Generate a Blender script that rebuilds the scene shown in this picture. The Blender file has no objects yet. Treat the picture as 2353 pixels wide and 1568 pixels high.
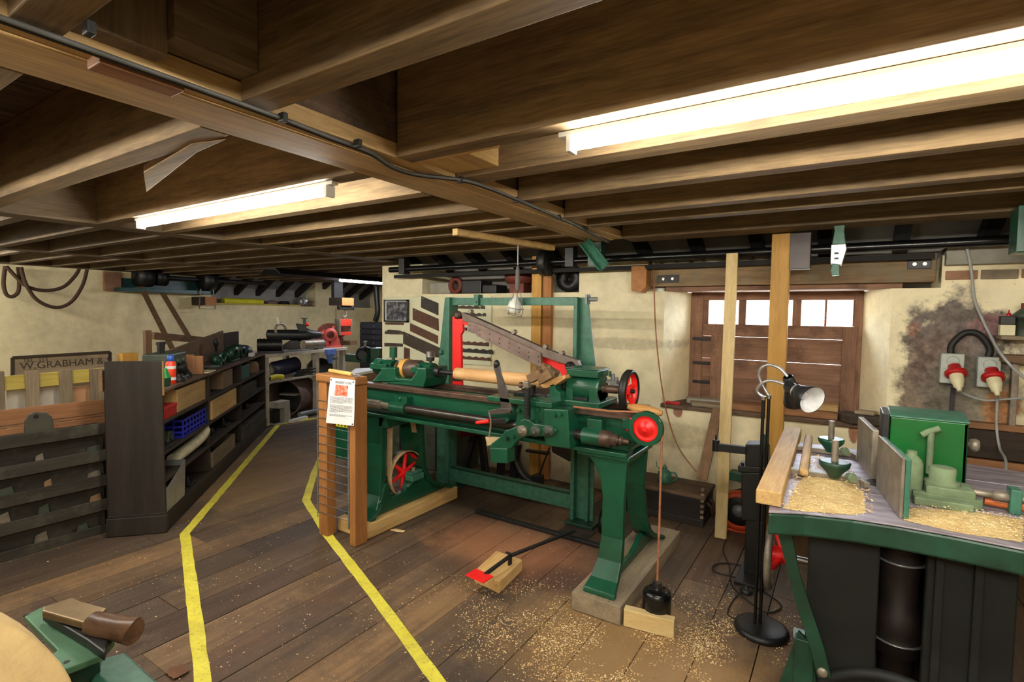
import bpy, bmesh, math, random
from mathutils import Vector, Matrix
random.seed(7)
scene = bpy.context.scene
C = scene.collection

# ------------------------------------------------------------------ camera
FPX, YAW, PIT, ROL, HCAM = 1194.3, 0.5697, -0.05139, 0.01359, 1.5
_f = Vector((-math.sin(YAW)*math.cos(PIT), math.cos(YAW)*math.cos(PIT), math.sin(PIT)))
_r = Vector((math.cos(YAW), math.sin(YAW), 0)); _u = _r.cross(_f)
_r2 = math.cos(ROL)*_r + math.sin(ROL)*_u
_u2 = -math.sin(ROL)*_r + math.cos(ROL)*_u
cd = bpy.data.cameras.new('camera'); cam = bpy.data.objects.new('camera', cd); C.objects.link(cam)
cd.sensor_width = 36; cd.lens = FPX/2353*36; cd.clip_start = .05; cd.clip_end = 200
cam.matrix_world = Matrix(((_r2.x, _u2.x, -_f.x, 0), (_r2.y, _u2.y, -_f.y, 0), (_r2.z, _u2.z, -_f.z, HCAM), (0, 0, 0, 1)))
scene.camera = cam

# ------------------------------------------------------------------ world, exposure
w = bpy.data.worlds.new('world'); scene.world = w; w.use_nodes = True
bg = w.node_tree.nodes['Background']; bg.inputs[0].default_value = (.80, .89, 1.0, 1); bg.inputs[1].default_value = 28.0
scene.view_settings.view_transform = 'Standard'; scene.view_settings.look = 'None'
scene.view_settings.gamma = 1; scene.view_settings.use_curve_mapping = False
scene.view_settings.exposure = 0.5
TUBE_POWER = 80.0

# ------------------------------------------------------------------ pixel -> point on a known plane
_O = Vector((0, 0, HCAM))
def ray(u, v): return _r2*((u-1176.5)/FPX) - _u2*((v-784)/FPX) + _f
def onz(u, v, z=0.0): d = ray(u, v); return _O + d*((z-HCAM)/d.z)
def ony(u, v, y): d = ray(u, v); return _O + d*(y/d.y)
def onx(u, v, x): d = ray(u, v); return _O + d*(x/d.x)

# ------------------------------------------------------------------ materials
def lin(c):
    def f(x):
        x /= 255.0
        return x/12.92 if x <= .04045 else ((x+.055)/1.055)**2.4
    return (f(c[0]), f(c[1]), f(c[2]), 1)
_mats = {}
class NT:
    def __init__(s, name):
        s.m = bpy.data.materials.new(name); s.m.use_nodes = True
        s.t = s.m.node_tree; s.b = s.t.nodes['Principled BSDF']; s.tc = None
    def n(s, typ, **kw):
        x = s.t.nodes.new(typ)
        for k, v in kw.items():
            if k in x.inputs: x.inputs[k].default_value = v
            else: setattr(x, k, v)
        return x
    def l(s, a, b): s.t.links.new(a, b)
    def coord(s, kind='Object'):
        if s.tc is None: s.tc = s.n('ShaderNodeTexCoord')
        return s.tc.outputs[kind]
    def noise(s, vec, scale, detail=3, rough=.55, map_scale=None, w_off=None):
        if map_scale is not None or w_off is not None:
            mp = s.n('ShaderNodeMapping')
            s.l(vec, mp.inputs['Vector'])
            if map_scale is not None: mp.inputs['Scale'].default_value = map_scale
            if w_off is not None: s.l(w_off, mp.inputs['Location'])
            vec = mp.outputs[0]
        x = s.n('ShaderNodeTexNoise'); x.inputs['Scale'].default_value = scale
        x.inputs['Detail'].default_value = detail; x.inputs['Roughness'].default_value = rough
        s.l(vec, x.inputs['Vector']); return x.outputs['Fac']
    def ramp(s, fac, stops):
        x = s.n('ShaderNodeValToRGB'); cr = x.color_ramp
        while len(cr.elements) > 1: cr.elements.remove(cr.elements[0])
        cr.elements[0].position = stops[0][0]; cr.elements[0].color = stops[0][1]
        for p, c in stops[1:]:
            e = cr.elements.new(p); e.color = c
        s.l(fac, x.inputs[0]); return x.outputs[0]
    def mix(s, fac, a, b, blend='MIX'):
        x = s.n('ShaderNodeMix', data_type='RGBA', blend_type=blend)
        if isinstance(fac, (int, float)): x.inputs[0].default_value = fac
        else: s.l(fac, x.inputs[0])
        for i, v in ((6, a), (7, b)):
            if isinstance(v, tuple): x.inputs[i].default_value = v
            else: s.l(v, x.inputs[i])
        return x.outputs[2]
    def math(s, op, a, b=None, clamp=False):
        x = s.n('ShaderNodeMath', operation=op); x.use_clamp = clamp
        for i, v in ((0, a), (1, b)):
            if v is None: continue
            if isinstance(v, (int, float)): x.inputs[i].default_value = v
            else: s.l(v, x.inputs[i])
        return x.outputs[0]
    def bump(s, h, strength=.2, dist=.01):
        x = s.n('ShaderNodeBump'); x.inputs['Strength'].default_value = strength; x.inputs['Distance'].default_value = dist
        s.l(h, x.inputs['Height']); s.l(x.outputs[0], s.b.inputs['Normal'])
    def rand(s): return s.n('ShaderNodeObjectInfo').outputs['Random']

def paint(name, rgb, rough=.4, metal=0.0, var=.25, vscale=14, bump=.06, bscale=120, spec=.5):
    """plain painted / cast surface with slight unevenness and dirt"""
    if name in _mats: return _mats[name]
    n = NT(name); c = lin(rgb); v = n.coord()
    f = n.noise(v, vscale, 4)
    d = tuple(x*(1-var) for x in c[:3])+(1,); e = tuple(min(1, x*(1+var)) for x in c[:3])+(1,)
    n.l(n.ramp(f, [(.3, d), (.7, e)]), n.b.inputs['Base Color'])
    n.b.inputs['Roughness'].default_value = rough; n.b.inputs['Metallic'].default_value = metal
    n.b.inputs['Specular IOR Level'].default_value = spec
    if bump: n.bump(n.noise(v, bscale, 2), bump, .004)
    _mats[name] = n.m; return n.m

def wood(name, dark, light, axis=1, rough=.65, ring=22, var=.35, stretch=.07, bump=.12, dirt=None):
    """grain stretched along one axis, tone varied from object to object"""
    key = '%s_%d' % (name, axis)
    if key in _mats: return _mats[key]
    n = NT(key); v = n.coord(); sc = [1, 1, 1]; sc[axis] = stretch
    off = n.n('ShaderNodeCombineXYZ'); r = n.rand()
    for i in range(3): n.l(n.math('MULTIPLY', r, 7.3*(i+1)), off.inputs[i])
    g = n.noise(v, ring, 6, .65, tuple(sc), off.outputs[0])
    fine = n.noise(v, ring*6, 3, .6, tuple(sc), off.outputs[0])
    blot = n.noise(v, 2.2, 3, .6, (1, 1, 1), off.outputs[0])
    mid = n.math('ADD', n.math('MULTIPLY', g, .62), n.math('MULTIPLY', fine, .38))
    col = n.ramp(mid, [(.36, lin(dark)), (.64, lin(light))])
    tone = n.math('ADD', n.math('MULTIPLY', n.math('SUBTRACT', r, .5), var), n.math('MULTIPLY', n.math('SUBTRACT', blot, .5), .7))
    tone = n.math('ADD', tone, 1.0)
    mul = n.n('ShaderNodeCombineXYZ')
    for i in range(3): n.l(tone, mul.inputs[i])
    col = n.mix(1.0, col, mul.outputs[0], 'MULTIPLY')
    if dirt:
        dn = n.noise(v, 5, 5, .7, (1, 1, 1), off.outputs[0])
        col = n.mix(n.ramp(dn, [(.5, (0, 0, 0, 1)), (.68, (.8, .8, .8, 1))]), col, lin(dirt))
    n.l(col, n.b.inputs['Base Color']); n.b.inputs['Roughness'].default_value = rough
    n.b.inputs['Specular IOR Level'].default_value = .3
    n.bump(mid, bump, .004)
    _mats[key] = n.m; return n.m

def emit(name, rgb, strength):
    if name in _mats: return _mats[name]
    n = NT(name); n.b.inputs['Emission Color'].default_value = lin(rgb); n.b.inputs['Emission Strength'].default_value = strength
    n.b.inputs['Base Color'].default_value = (1, 1, 1, 1)
    _mats[name] = n.m; return n.m

GREEN = paint('green_enamel', (17, 72, 50), .30, 0, .22, 9, .10, 70)
GREEN2 = paint('grey_green_enamel', (52, 102, 82), .45, 0, .3, 25, .12, 60)
DKGREEN = paint('dark_green_enamel', (24, 60, 44), .4, 0, .4, 10, .12, 60)
HOODG = paint('bright_green_enamel', (8, 88, 34), .32, 0, .12, 5, .03, 60)
RED = paint('red_enamel', (232, 30, 28), .4, 0, .08, 6, .04)
DKRED = paint('maroon_enamel', (92, 14, 20), .4, 0, .2)
SALMON = paint('salmon_primer', (190, 78, 70), .5, 0, .18, 8)
RUSTRED = paint('red_oxide', (112, 50, 36), .6, 0, .25, 6)
BLACK = paint('black_iron', (20, 20, 22), .45, 0, .35, 9, .1)
BLACKG = paint('black_gloss', (14, 14, 15), .25, 0, .3, 9, .05)
STEEL = paint('bright_steel', (150, 146, 140), .32, .9, .3, 18, .06)
OLDSTEEL = paint('dull_steel', (134, 124, 110), .45, .4, .35, 16, .1)
BROWNST = paint('browned_steel', (88, 68, 58), .42, .4, .35, 14, .1)
DARKST = paint('dark_steel', (44, 42, 42), .45, .5, .4, 14, .12)
GREYM = paint('grey_metal', (118, 120, 122), .5, .4, .25, 12)
ALU = paint('aluminium', (190, 192, 194), .38, .8, .15, 10)
WHITEP = paint('white_plastic', (226, 226, 220), .4, 0, .05, 8, 0)
GREYP = paint('grey_plastic', (176, 182, 174), .45, 0, .08, 8, .02)
CREAMP = paint('cream_plastic', (214, 206, 168), .45, 0, .08, 8, .02)
REDP = paint('red_plastic', (176, 22, 26), .4, 0, .1, 8, .02)
BLUEP = paint('blue_plastic', (38, 44, 170), .4, 0, .12, 8, .03)
ORANGEP = paint('orange_red_label', (232, 62, 34), .35, 0, .1, 8, 0)
ORANGE = paint('orange_paint', (200, 74, 34), .45, 0, .15, 8)
YELLOWP = paint('yellow_plastic', (214, 204, 40), .45, 0, .12, 8, .02)
TEAL = paint('teal_paint', (40, 92, 96), .45, 0, .25, 12)
BLUEM = paint('pale_blue_enamel', (98, 128, 202), .4, 0, .15, 8)
NAVY = paint('navy_enamel', (32, 35, 62), .45, 0, .3, 10)
GREYGREEN = paint('grey_green_cast', (60, 68, 56), .5, 0, .35, 14, .15)
RUBBER = paint('black_rubber', (22, 21, 20), .6, 0, .2, 20, .05)
BROWNROPE = paint('brown_rope', (70, 48, 34), .85, 0, .3, 60, .3, 160)
CORDM = paint('rusty_cord', (150, 96, 66), .75, 0, .25, 60, .2, 200)
GREYCABLE = paint('grey_cable', (158, 160, 158), .5, 0, .1, 20, 0)
BELTM = paint('pale_canvas_belt', (182, 156, 116), .8, 0, .15, 30, .15, 160)
BELTD = paint('brown_leather_belt', (98, 72, 44), .7, 0, .3, 20, .15, 120)
PAPER = paint('white_paper', (236, 236, 238), .7, 0, .03, 4, 0)
STONE = paint('sandstone', (196, 168, 116), .9, 0, .14, 20, .3, 150)
CONCR = paint('concrete', (150, 146, 134), .9, 0, .2, 8, .25, 60)
DUSTG = paint('sawdust_dulled_green', (106, 122, 92), .85, 0, .28, 16, .2, 90)
MATTDARK = paint('matt_dark', (24, 22, 22), .8, 0, .3, 6, .1)

PINE = ('pine', (168, 128, 76), (206, 170, 112))
def wd(kind, axis):
    K = {'pine': ((176, 138, 84), (214, 180, 122), .6, 20),
         'palepine': ((206, 176, 118), (232, 208, 154), .55, 22),
         'post': ((142, 92, 48), (170, 116, 66), .55, 26),
         'gold': ((172, 124, 52), (196, 150, 74), .5, 26),
         'joist': ((90, 73, 54), (140, 115, 81), .7, 24),
         'beam': ((150, 122, 82), (192, 160, 112), .7, 30),
         'oldjoist': ((96, 82, 66), (132, 114, 92), .8, 20),
         'board': ((78, 62, 50), (114, 92, 74), .8, 16),
         'dark': ((40, 32, 26), (62, 50, 40), .7, 16),
         'blackwood': ((34, 30, 28), (50, 44, 40), .5, 18),
         'brown': ((100, 76, 56), (140, 108, 80), .7, 18),
         'redbrown': ((122, 82, 54), (158, 112, 76), .6, 18),
         'grey': ((112, 98, 80), (150, 134, 110), .8, 20),
         'lintel': ((110, 90, 68), (156, 130, 98), .8, 16),
         'shutter': ((108, 78, 62), (146, 110, 88), .75, 16),
         'beech': ((196, 148, 98), (222, 178, 124), .45, 30),
         'tray': ((38, 35, 30), (64, 58, 49), .7, 14),
         'yellow': ((170, 150, 70), (200, 182, 96), .75, 14),
         'handle': ((160, 110, 58), (196, 148, 86), .4, 30),
         'bench': ((160, 150, 136), (196, 186, 172), .7, 18)}[kind]
    dirt = {'bench': (120, 108, 110), 'tray': (82, 78, 68), 'shutter': (84, 62, 52), 'lintel': (120, 112, 92), 'board': (54, 44, 38)}.get(kind)
    return wood(kind, K[0], K[1], axis, K[2], K[3], dirt=dirt)

# ------------------------------------------------------------------ geometry builder
class G:
    def __init__(s): s.bm = bmesh.new()
    def _add(s, vs, fs, smooth=False):
        b = [s.bm.verts.new(v) for v in vs]
        for f in fs:
            try:
                q = s.bm.faces.new([b[i] for i in f]); q.smooth = smooth
            except ValueError: pass
        return s
    def box(s, x0, x1, y0, y1, z0, z1):
        vs = [(x, y, z) for z in (z0, z1) for y in (y0, y1) for x in (x0, x1)]
        return s._add(vs, [(0, 2, 3, 1), (4, 5, 7, 6), (0, 1, 5, 4), (2, 6, 7, 3), (0, 4, 6, 2), (1, 3, 7, 5)])
    def bar(s, p0, p1, w, h, up=(0, 0, 1)):
        p0, p1 = Vector(p0), Vector(p1); d = (p1-p0).normalized(); up = Vector(up)
        a = d.cross(up)
        if a.length < 1e-5: a = d.cross(Vector((1, 0, 0)))
        a.normalize(); b = a.cross(d).normalized()
        vs = []
        for p in (p0, p1):
            for sa, sb in ((-1, -1), (1, -1), (1, 1), (-1, 1)): vs.append(p+a*sa*w/2+b*sb*h/2)
        return s._add(vs, [(0, 1, 2, 3), (7, 6, 5, 4), (0, 4, 5, 1), (1, 5, 6, 2), (2, 6, 7, 3), (3, 7, 4, 0)])
    def prism(s, poly, vec):
        vec = Vector(vec); n = len(poly); p = [Vector(q) for q in poly]
        vs = p+[q+vec for q in p]
        fs = [tuple(range(n)), tuple(range(2*n-1, n-1, -1))]+[(i, i+n, (i+1) % n+n, (i+1) % n) for i in range(n)]
        return s._add(vs, fs)
    def revolve(s, prof, p0, axis, n=20, arc=1.0, cap=True, smooth=True):
        """prof: list of (distance along the axis, radius)"""
        p0 = Vector(p0); ax = Vector(axis).normalized()
        a = ax.cross(Vector((0, 0, 1)));
        if a.length < 1e-4: a = Vector((1, 0, 0))
        a.normalize(); b = ax.cross(a)
        closed = arc >= .999; m = n if closed else n+1
        vs = []; fs = []
        for t, r in prof:
            for i in range(m):
                an = 2*math.pi*arc*i/n; vs.append(p0+ax*t+a*(r*math.cos(an))+b*(r*math.sin(an)))
        for k in range(len(prof)-1):
            for i in range(n):
                j = (i+1) % m if closed else i+1
                fs.append((k*m+i, k*m+j, (k+1)*m+j, (k+1)*m+i))
        s._add(vs, fs, smooth)
        if cap and closed:
            for k in (0, len(prof)-1):
                if prof[k][1] > 1e-4:
                    t, r = prof[k]
                    s._add([p0+ax*t+a*(r*math.cos(2*math.pi*i/n))+b*(r*math.sin(2*math.pi*i/n)) for i in range(n)], [tuple(range(n)) if k else tuple(range(n-1, -1, -1))])
        return s
    def cyl(s, p0, p1, r0, r1=None, n=16):
        p0, p1 = Vector(p0), Vector(p1); d = p1-p0
        return s.revolve([(0, r0), (d.length, r0 if r1 is None else r1)], p0, d, n)
    def sphere(s, c, r, n=14, squash=(1, 1, 1)):
        c = Vector(c); k = n//2; vs = []; fs = []
        for i in range(k+1):
            th = math.pi*i/k
            for j in range(n):
                ph = 2*math.pi*j/n
                vs.append(c+Vector((r*squash[0]*math.sin(th)*math.cos(ph), r*squash[1]*math.sin(th)*math.sin(ph), r*squash[2]*math.cos(th))))
        for i in range(k):
            for j in range(n): fs.append((i*n+j, i*n+(j+1) % n, (i+1)*n+(j+1) % n, (i+1)*n+j))
        s._add(vs, fs, True); bmesh.ops.remove_doubles(s.bm, verts=s.bm.verts[:], dist=1e-6); return s
    def tube(s, pts, r, n=8, closed=False, radii=None):
        p = [Vector(q) for q in pts]; m = len(p); vs = []; fs = []
        t0 = (p[1]-p[0]).normalized(); a = t0.cross(Vector((0, 0, 1)))
        if a.length < .05: a = t0.cross(Vector((1, 0, 0)))
        a.normalize()
        for i in range(m):
            if closed: t = p[(i+1) % m]-p[i-1]
            else: t = p[min(i+1, m-1)]-p[max(i-1, 0)]
            if t.length < 1e-9: t = t0.copy()
            t.normalize(); a = a-t*a.dot(t)
            if a.length < 1e-5: a = t.orthogonal()
            a.normalize(); b = t.cross(a); rr = radii[i] if radii else r
            for j in range(n):
                an = 2*math.pi*j/n; vs.append(p[i]+a*(rr*math.cos(an))+b*(rr*math.sin(an)))
        for i in range(m if closed else m-1):
            i2 = (i+1) % m
            for j in range(n): fs.append((i*n+j, i*n+(j+1) % n, i2*n+(j+1) % n, i2*n+j))
        s._add(vs, fs, True)
        if not closed:
            s._add(vs[:n], [tuple(range(n-1, -1, -1))]); s._add(vs[-n:], [tuple(range(n))])
        return s
    def ring(s, c, axis, R, r, n=32, m=8):
        ax = Vector(axis).normalized(); a = ax.cross(Vector((0, 0, 1)))
        if a.length < 1e-4: a = Vector((1, 0, 0))
        a.normalize(); b = ax.cross(a); c = Vector(c)
        return s.tube([c+a*(R*math.cos(2*math.pi*i/n))+b*(R*math.sin(2*math.pi*i/n)) for i in range(n)], r, m, True)
    def sheet(s, pts, nu, nv, th=0.0, nrm=None):
        """grid of points (row major, nu x nv); with thickness when th>0"""
        fs = [(j*nu+i, j*nu+i+1, (j+1)*nu+i+1, (j+1)*nu+i) for j in range(nv-1) for i in range(nu-1)]
        s._add(pts, fs, True)
        if th:
            q = [Vector(p)-Vector(nrm)*th for p in pts]
            s._add(q, [tuple(reversed(f)) for f in fs], True)
        return s

def spline(pts, k=6):
    """Catmull-Rom through the points"""
    p = [Vector(q) for q in pts]; out = []
    for i in range(len(p)-1):
        a = p[max(i-1, 0)]; b = p[i]; c = p[i+1]; d = p[min(i+2, len(p)-1)]
        for j in range(k):
            t = j/k
            out.append(.5*((2*b)+(c-a)*t+(2*a-5*b+4*c-d)*t*t+(3*b-a-3*c+d)*t**3))
    out.append(p[-1]); return out

def _mesh(name, g, mat):
    me = bpy.data.meshes.new(name)
    bmesh.ops.recalc_face_normals(g.bm, faces=g.bm.faces[:])
    g.bm.to_mesh(me); g.bm.free()
    if mat: me.materials.append(mat)
    return me
def _bev(o, bev):
    if bev:
        m = o.modifiers.new('bevel', 'BEVEL'); m.width = bev; m.segments = 2; m.limit_method = 'ANGLE'; m.angle_limit = .7
def tags(o, label=None, cat=None, group=None, kind=None):
    if label: o['label'] = label
    if cat: o['category'] = cat
    if group: o['group'] = group
    if kind: o['kind'] = kind
    return o
_off = {}
def thing(name, label, cat, loc, rz=0.0, group=None, kind=None, local=False):
    o = bpy.data.objects.new(name, None); C.objects.link(o); o.empty_display_size = .1
    o.location = loc; o.rotation_euler = (0, 0, rz)
    tags(o, label, cat, group, kind)
    _off[o.name] = Vector((0, 0, 0)) if (local or rz) else Vector(loc)
    return o
def part(name, g, mat, parent, bev=0, label=None, kind=None):
    """a child mesh; g is in world coordinates, or in the thing's own frame when it is a local one"""
    off = _off[parent.name]
    if off.length: bmesh.ops.translate(g.bm, verts=g.bm.verts[:], vec=-off)
    o = bpy.data.objects.new(name, _mesh(name, g, mat)); C.objects.link(o)
    o.parent = parent; _bev(o, bev); _off[o.name] = off
    if label: o['label'] = label
    if kind: o['kind'] = kind
    return o
def single(name, g, mat, label, cat, group=None, bev=0, kind=None, bottom=True):
    vs = [v.co for v in g.bm.verts]
    lo = Vector([min(v[i] for v in vs) for i in range(3)]); hi = Vector([max(v[i] for v in vs) for i in range(3)])
    c = Vector(((lo.x+hi.x)/2, (lo.y+hi.y)/2, lo.z))
    bmesh.ops.translate(g.bm, verts=g.bm.verts[:], vec=-c)
    o = bpy.data.objects.new(name, _mesh(name, g, mat)); C.objects.link(o); o.location = c
    _bev(o, bev); _off[o.name] = c
    return tags(o, label, cat, group, kind)
def struct(name, g, mat, label=None, bev=0):
    o = bpy.data.objects.new(name, _mesh(name, g, mat)); C.objects.link(o)
    o['kind'] = 'structure'; _off[o.name] = Vector((0, 0, 0)); _bev(o, bev)
    if label: o['label'] = label
    return o
def copies(name, proto_mesh, parent, loc, scale=(1, 1, 1), rot=(0, 0, 0)):
    o = bpy.data.objects.new(name, proto_mesh); C.objects.link(o); o.parent = parent
    o.location = Vector(loc)-_off[parent.name]; o.scale = scale; o.rotation_euler = rot
    return o
def textobj(body, size, mat, parent, M, name='lettering', ext=.0006, font_scale=(1, 1), align='LEFT'):
    cu = bpy.data.curves.new('t', 'FONT'); cu.body = body; cu.size = size; cu.extrude = ext; cu.align_x = align
    ob = bpy.data.objects.new('t', cu); C.objects.link(ob)
    dg = bpy.context.evaluated_depsgraph_get(); me = bpy.data.meshes.new_from_object(ob.evaluated_get(dg))
    bpy.data.objects.remove(ob); me.materials.clear(); me.materials.append(mat)
    me.transform(Matrix.Diagonal((font_scale[0], font_scale[1], 1, 1)))
    me.transform(M); off = _off[parent.name]
    if off.length: me.transform(Matrix.Translation(-off))
    o = bpy.data.objects.new(name, me); C.objects.link(o); o.parent = parent; _off[o.name] = off
    return o
# ================================================================== STRUCTURE
ZS = 2.06           # soffit of beams and joists
ZC = 2.41           # underside of the boards above
YW = 4.15           # inner face of the window wall
XL = -9.2           # inner face of the left wall

def plaster(name, base, stains, grime=True):
    n = NT(name); v = n.coord()
    a = n.noise(v, 1.1, 5, .6); b = n.noise(v, 9, 5, .65)
    c = lin(base); d = tuple(x*.80 for x in c[:3])+(1,); e = tuple(min(1, x*1.08) for x in c[:3])+(1,)
    col = n.ramp(n.math('ADD', n.math('MULTIPLY', a, .6), n.math('MULTIPLY', b, .4)), [(.36, d), (.58, e)])
    sep = n.n('ShaderNodeSeparateXYZ'); n.l(v, sep.inputs[0])
    wob = n.noise(v, 6, 5, .7); wob2 = n.noise(v, 22, 4, .7)
    for (cx, cz, rx, rz, rgb, amt) in stains:
        dx = n.math('DIVIDE', n.math('SUBTRACT', sep.outputs[0], cx), rx)
        dz = n.math('DIVIDE', n.math('SUBTRACT', sep.outputs[2], cz), rz)
        r = n.math('SQRT', n.math('ADD', n.math('MULTIPLY', dx, dx), n.math('MULTIPLY', dz, dz)))
        r = n.math('ADD', r, n.math('MULTIPLY', n.math('SUBTRACT', wob, .5), 1.5))
        m = n.ramp(r, [(.72, (amt, amt, amt, 1)), (1.02, (0, 0, 0, 1))])
        tint = n.ramp(wob2, [(.35, tuple(x*.55 for x in lin(rgb)[:3])+(1,)), (.68, tuple(min(1, x*1.5) for x in lin(rgb)[:3])+(1,))])
        col = n.mix(m, col, tint)
    if grime:
        m = n.ramp(n.math('ADD', sep.outputs[2], n.math('MULTIPLY', n.math('SUBTRACT', wob, .5), .5)), [(.05, (.75, .75, .75, 1)), (.5, (0, 0, 0, 1))])
        col = n.mix(m, col, lin((112, 84, 62)))
        sp = n.ramp(n.noise(v, 60, 2), [(.68, (0, 0, 0, 1)), (.74, (.5, .5, .5, 1))])
        col = n.mix(sp, col, lin((104, 88, 66)))
    n.l(col, n.b.inputs['Base Color']); n.b.inputs['Roughness'].default_value = .9
    n.b.inputs['Specular IOR Level'].default_value = .2
    n.bump(n.math('ADD', n.math('MULTIPLY', a, .7), n.math('MULTIPLY', b, .3)), .5, .03)
    return n.m
def wp(u, v): p = ony(u, v, YW); return p.x, p.z
STAINS = [(.57, 1.34, .32, .34, (104, 94, 92), .95), (.48, 1.08, .22, .42, (118, 100, 90), .9), (.66, 1.02, .26, .32, (108, 102, 92), .85),
          (.80, .98, .10, .14, (168, 112, 66), .8), (.72, 1.46, .09, .10, (150, 108, 108), .7), (.36, 1.44, .05, .05, (160, 104, 86), .5),
          wp(1558, 945)+(.045, .05, (150, 92, 74), .9), wp(1962, 995)+(.035, .09, (150, 92, 70), .9),
          (-1.55, 1.27, .55, .055, (160, 150, 122), .45), (-1.1, .55, .4, .12, (170, 152, 120), .5)]
M_WALLW = plaster('limewashed_window_wall', (236, 224, 188), STAINS)
M_WALLL = plaster('limewashed_left_wall', (236, 222, 180), [], False)

# ---- floor: joined bed, separate planks in view, the rest joined
def floor_mat():
    n = NT('floor_board_wood'); v = n.coord(); r = n.rand()
    off = n.n('ShaderNodeCombineXYZ')
    for i in range(3): n.l(n.math('MULTIPLY', r, 9.1*(i+1)), off.inputs[i])
    g = n.noise(v, 26, 6, .65, (1, .06, 1), off.outputs[0]); blot = n.noise(v, 3.0, 5, .65, (1, .35, 1), off.outputs[0])
    base = n.ramp(r, [(0, lin((84, 70, 60))), (.15, lin((146, 116, 86))), (.3, lin((104, 82, 64))), (.45, lin((150, 118, 84))), (.58, lin((74, 64, 58))), (.7, lin((128, 96, 72))), (.82, lin((90, 76, 64))), (1, lin((136, 108, 80)))])
    dark = n.mix(1.0, base, (.42, .40, .40, 1), 'MULTIPLY')
    col = n.mix(n.ramp(n.math('ADD', n.math('MULTIPLY', g, .45), n.math('MULTIPLY', blot, .55)), [(.38, (0, 0, 0, 1)), (.62, (1, 1, 1, 1))]), dark, base)
    geo = n.n('ShaderNodeNewGeometry'); pos = geo.outputs['Position']; sep = n.n('ShaderNodeSeparateXYZ'); n.l(pos, sep.inputs[0])
    wob = n.math('ADD', n.math('MULTIPLY', n.noise(pos, 3.2, 5, .65), .72), n.math('MULTIPLY', n.noise(pos, 38, 4, .7), .28))
    wear = n.noise(pos, 2.1, 6, .68); grit = n.noise(pos, 16, 5, .7)
    col = n.mix(n.ramp(n.math('ADD', n.math('MULTIPLY', wear, .7), n.math('MULTIPLY', grit, .3)), [(.46, (0, 0, 0, 1)), (.60, (.62, .62, .62, 1))]), col, lin((70, 62, 56)))
    col = n.mix(n.ramp(n.noise(pos, 1.6, 6, .7, (1, 1, 1)), [(.30, (.45, .45, .45, 1)), (.44, (0, 0, 0, 1))]), col, lin((150, 122, 90)))
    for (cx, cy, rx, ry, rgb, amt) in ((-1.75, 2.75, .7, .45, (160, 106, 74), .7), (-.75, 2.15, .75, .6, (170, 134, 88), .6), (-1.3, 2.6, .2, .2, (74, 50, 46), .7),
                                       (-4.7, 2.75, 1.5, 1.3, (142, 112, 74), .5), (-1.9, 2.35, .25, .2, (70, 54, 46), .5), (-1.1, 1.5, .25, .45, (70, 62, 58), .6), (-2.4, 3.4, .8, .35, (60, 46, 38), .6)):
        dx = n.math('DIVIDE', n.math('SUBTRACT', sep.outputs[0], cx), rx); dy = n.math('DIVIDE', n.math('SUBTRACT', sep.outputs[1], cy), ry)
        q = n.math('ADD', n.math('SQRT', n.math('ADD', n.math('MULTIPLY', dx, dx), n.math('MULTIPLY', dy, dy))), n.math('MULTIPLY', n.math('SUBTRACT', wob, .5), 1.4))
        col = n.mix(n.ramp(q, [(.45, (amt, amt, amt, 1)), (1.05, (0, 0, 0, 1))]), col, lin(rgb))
    sp = n.noise(pos, 130, 2, .5); col = n.mix(n.ramp(sp, [(.68, (0, 0, 0, 1)), (.74, (.6, .6, .6, 1))]), col, lin((206, 184, 140)))
    dk = n.noise(pos, 50, 3, .6); col = n.mix(n.ramp(dk, [(.66, (0, 0, 0, 1)), (.76, (.5, .5, .5, 1))]), col, lin((40, 30, 26)))
    n.l(col, n.b.inputs['Base Color']); n.b.inputs['Roughness'].default_value = .62; n.b.inputs['Specular IOR Level'].default_value = .35
    n.bump(n.math('ADD', g, n.math('MULTIPLY', blot, .6)), .25, .006)
    return n.m
M_FLOOR = floor_mat()
g = G(); g.box(XL-.4, 3.2, -3.4, 9.0, -.12, -.034)
floor = struct('floor', g, MATTDARK, 'worn brown timber plank floor strewn with shavings')
PW = .225
g = G(); g.box(-PW/2+.0025, PW/2-.0025, 0, 1, -.03, 0); plank_mesh = _mesh('plank', g, M_FLOOR)
rest = G(); rng = random.Random(11)
ix = 0; x = XL-.3
while x < 3.1:
    xc = x+PW/2; y = -3.3+rng.random()*1.2-1.0
    while y < 8.9:
        ln = rng.choice((1.5, 1.9, 2.3, 2.8, 1.2)); y1 = min(y+ln, 9.0)
        vis = xc > -7.6 and xc < 1.3 and y1 > .35 and y < 5.4 and not (xc > -4.3 and y > 4.3)
        zz = -rng.random()*.0035
        if vis: copies('plank', plank_mesh, floor, (xc, y+.0015, zz), (1, y1-y-.003, 1))
        else: rest.box(x+.0025, x+PW-.0025, y, y1-.003, -.03, zz)
        y = y1
    x += PW
part('far_planks', rest, M_FLOOR, floor, kind='stuff')

# ---- window wall (openings left free), left wall, others
g = G()
g.box(-4.4, 3.0, YW, 4.62, -.05, .80)
zl, zt = .80, 1.70
g.prism([(-4.4, YW, zl), (-1.22, YW, zl), (-1.10, 4.5, zl), (-1.10, 4.62, zl), (-4.4, 4.62, zl)], (0, 0, zt-zl))
g.prism([(.245, YW, zl), (3.0, YW, zl), (3.0, 4.62, zl), (.105, 4.62, zl), (.105, 4.5, zl)], (0, 0, zt-zl))
g.box(-4.4, -3.80, YW, 4.62, zt, 2.02)
g.box(-1.97, -1.36, YW, 4.62, zt, 2.0)
g.box(.49, 3.0, YW+.012, 4.62, zt, 1.90)
wall_window = struct('wall_window', g, M_WALLW, 'stained cream plaster wall around the shuttered window')
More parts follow.
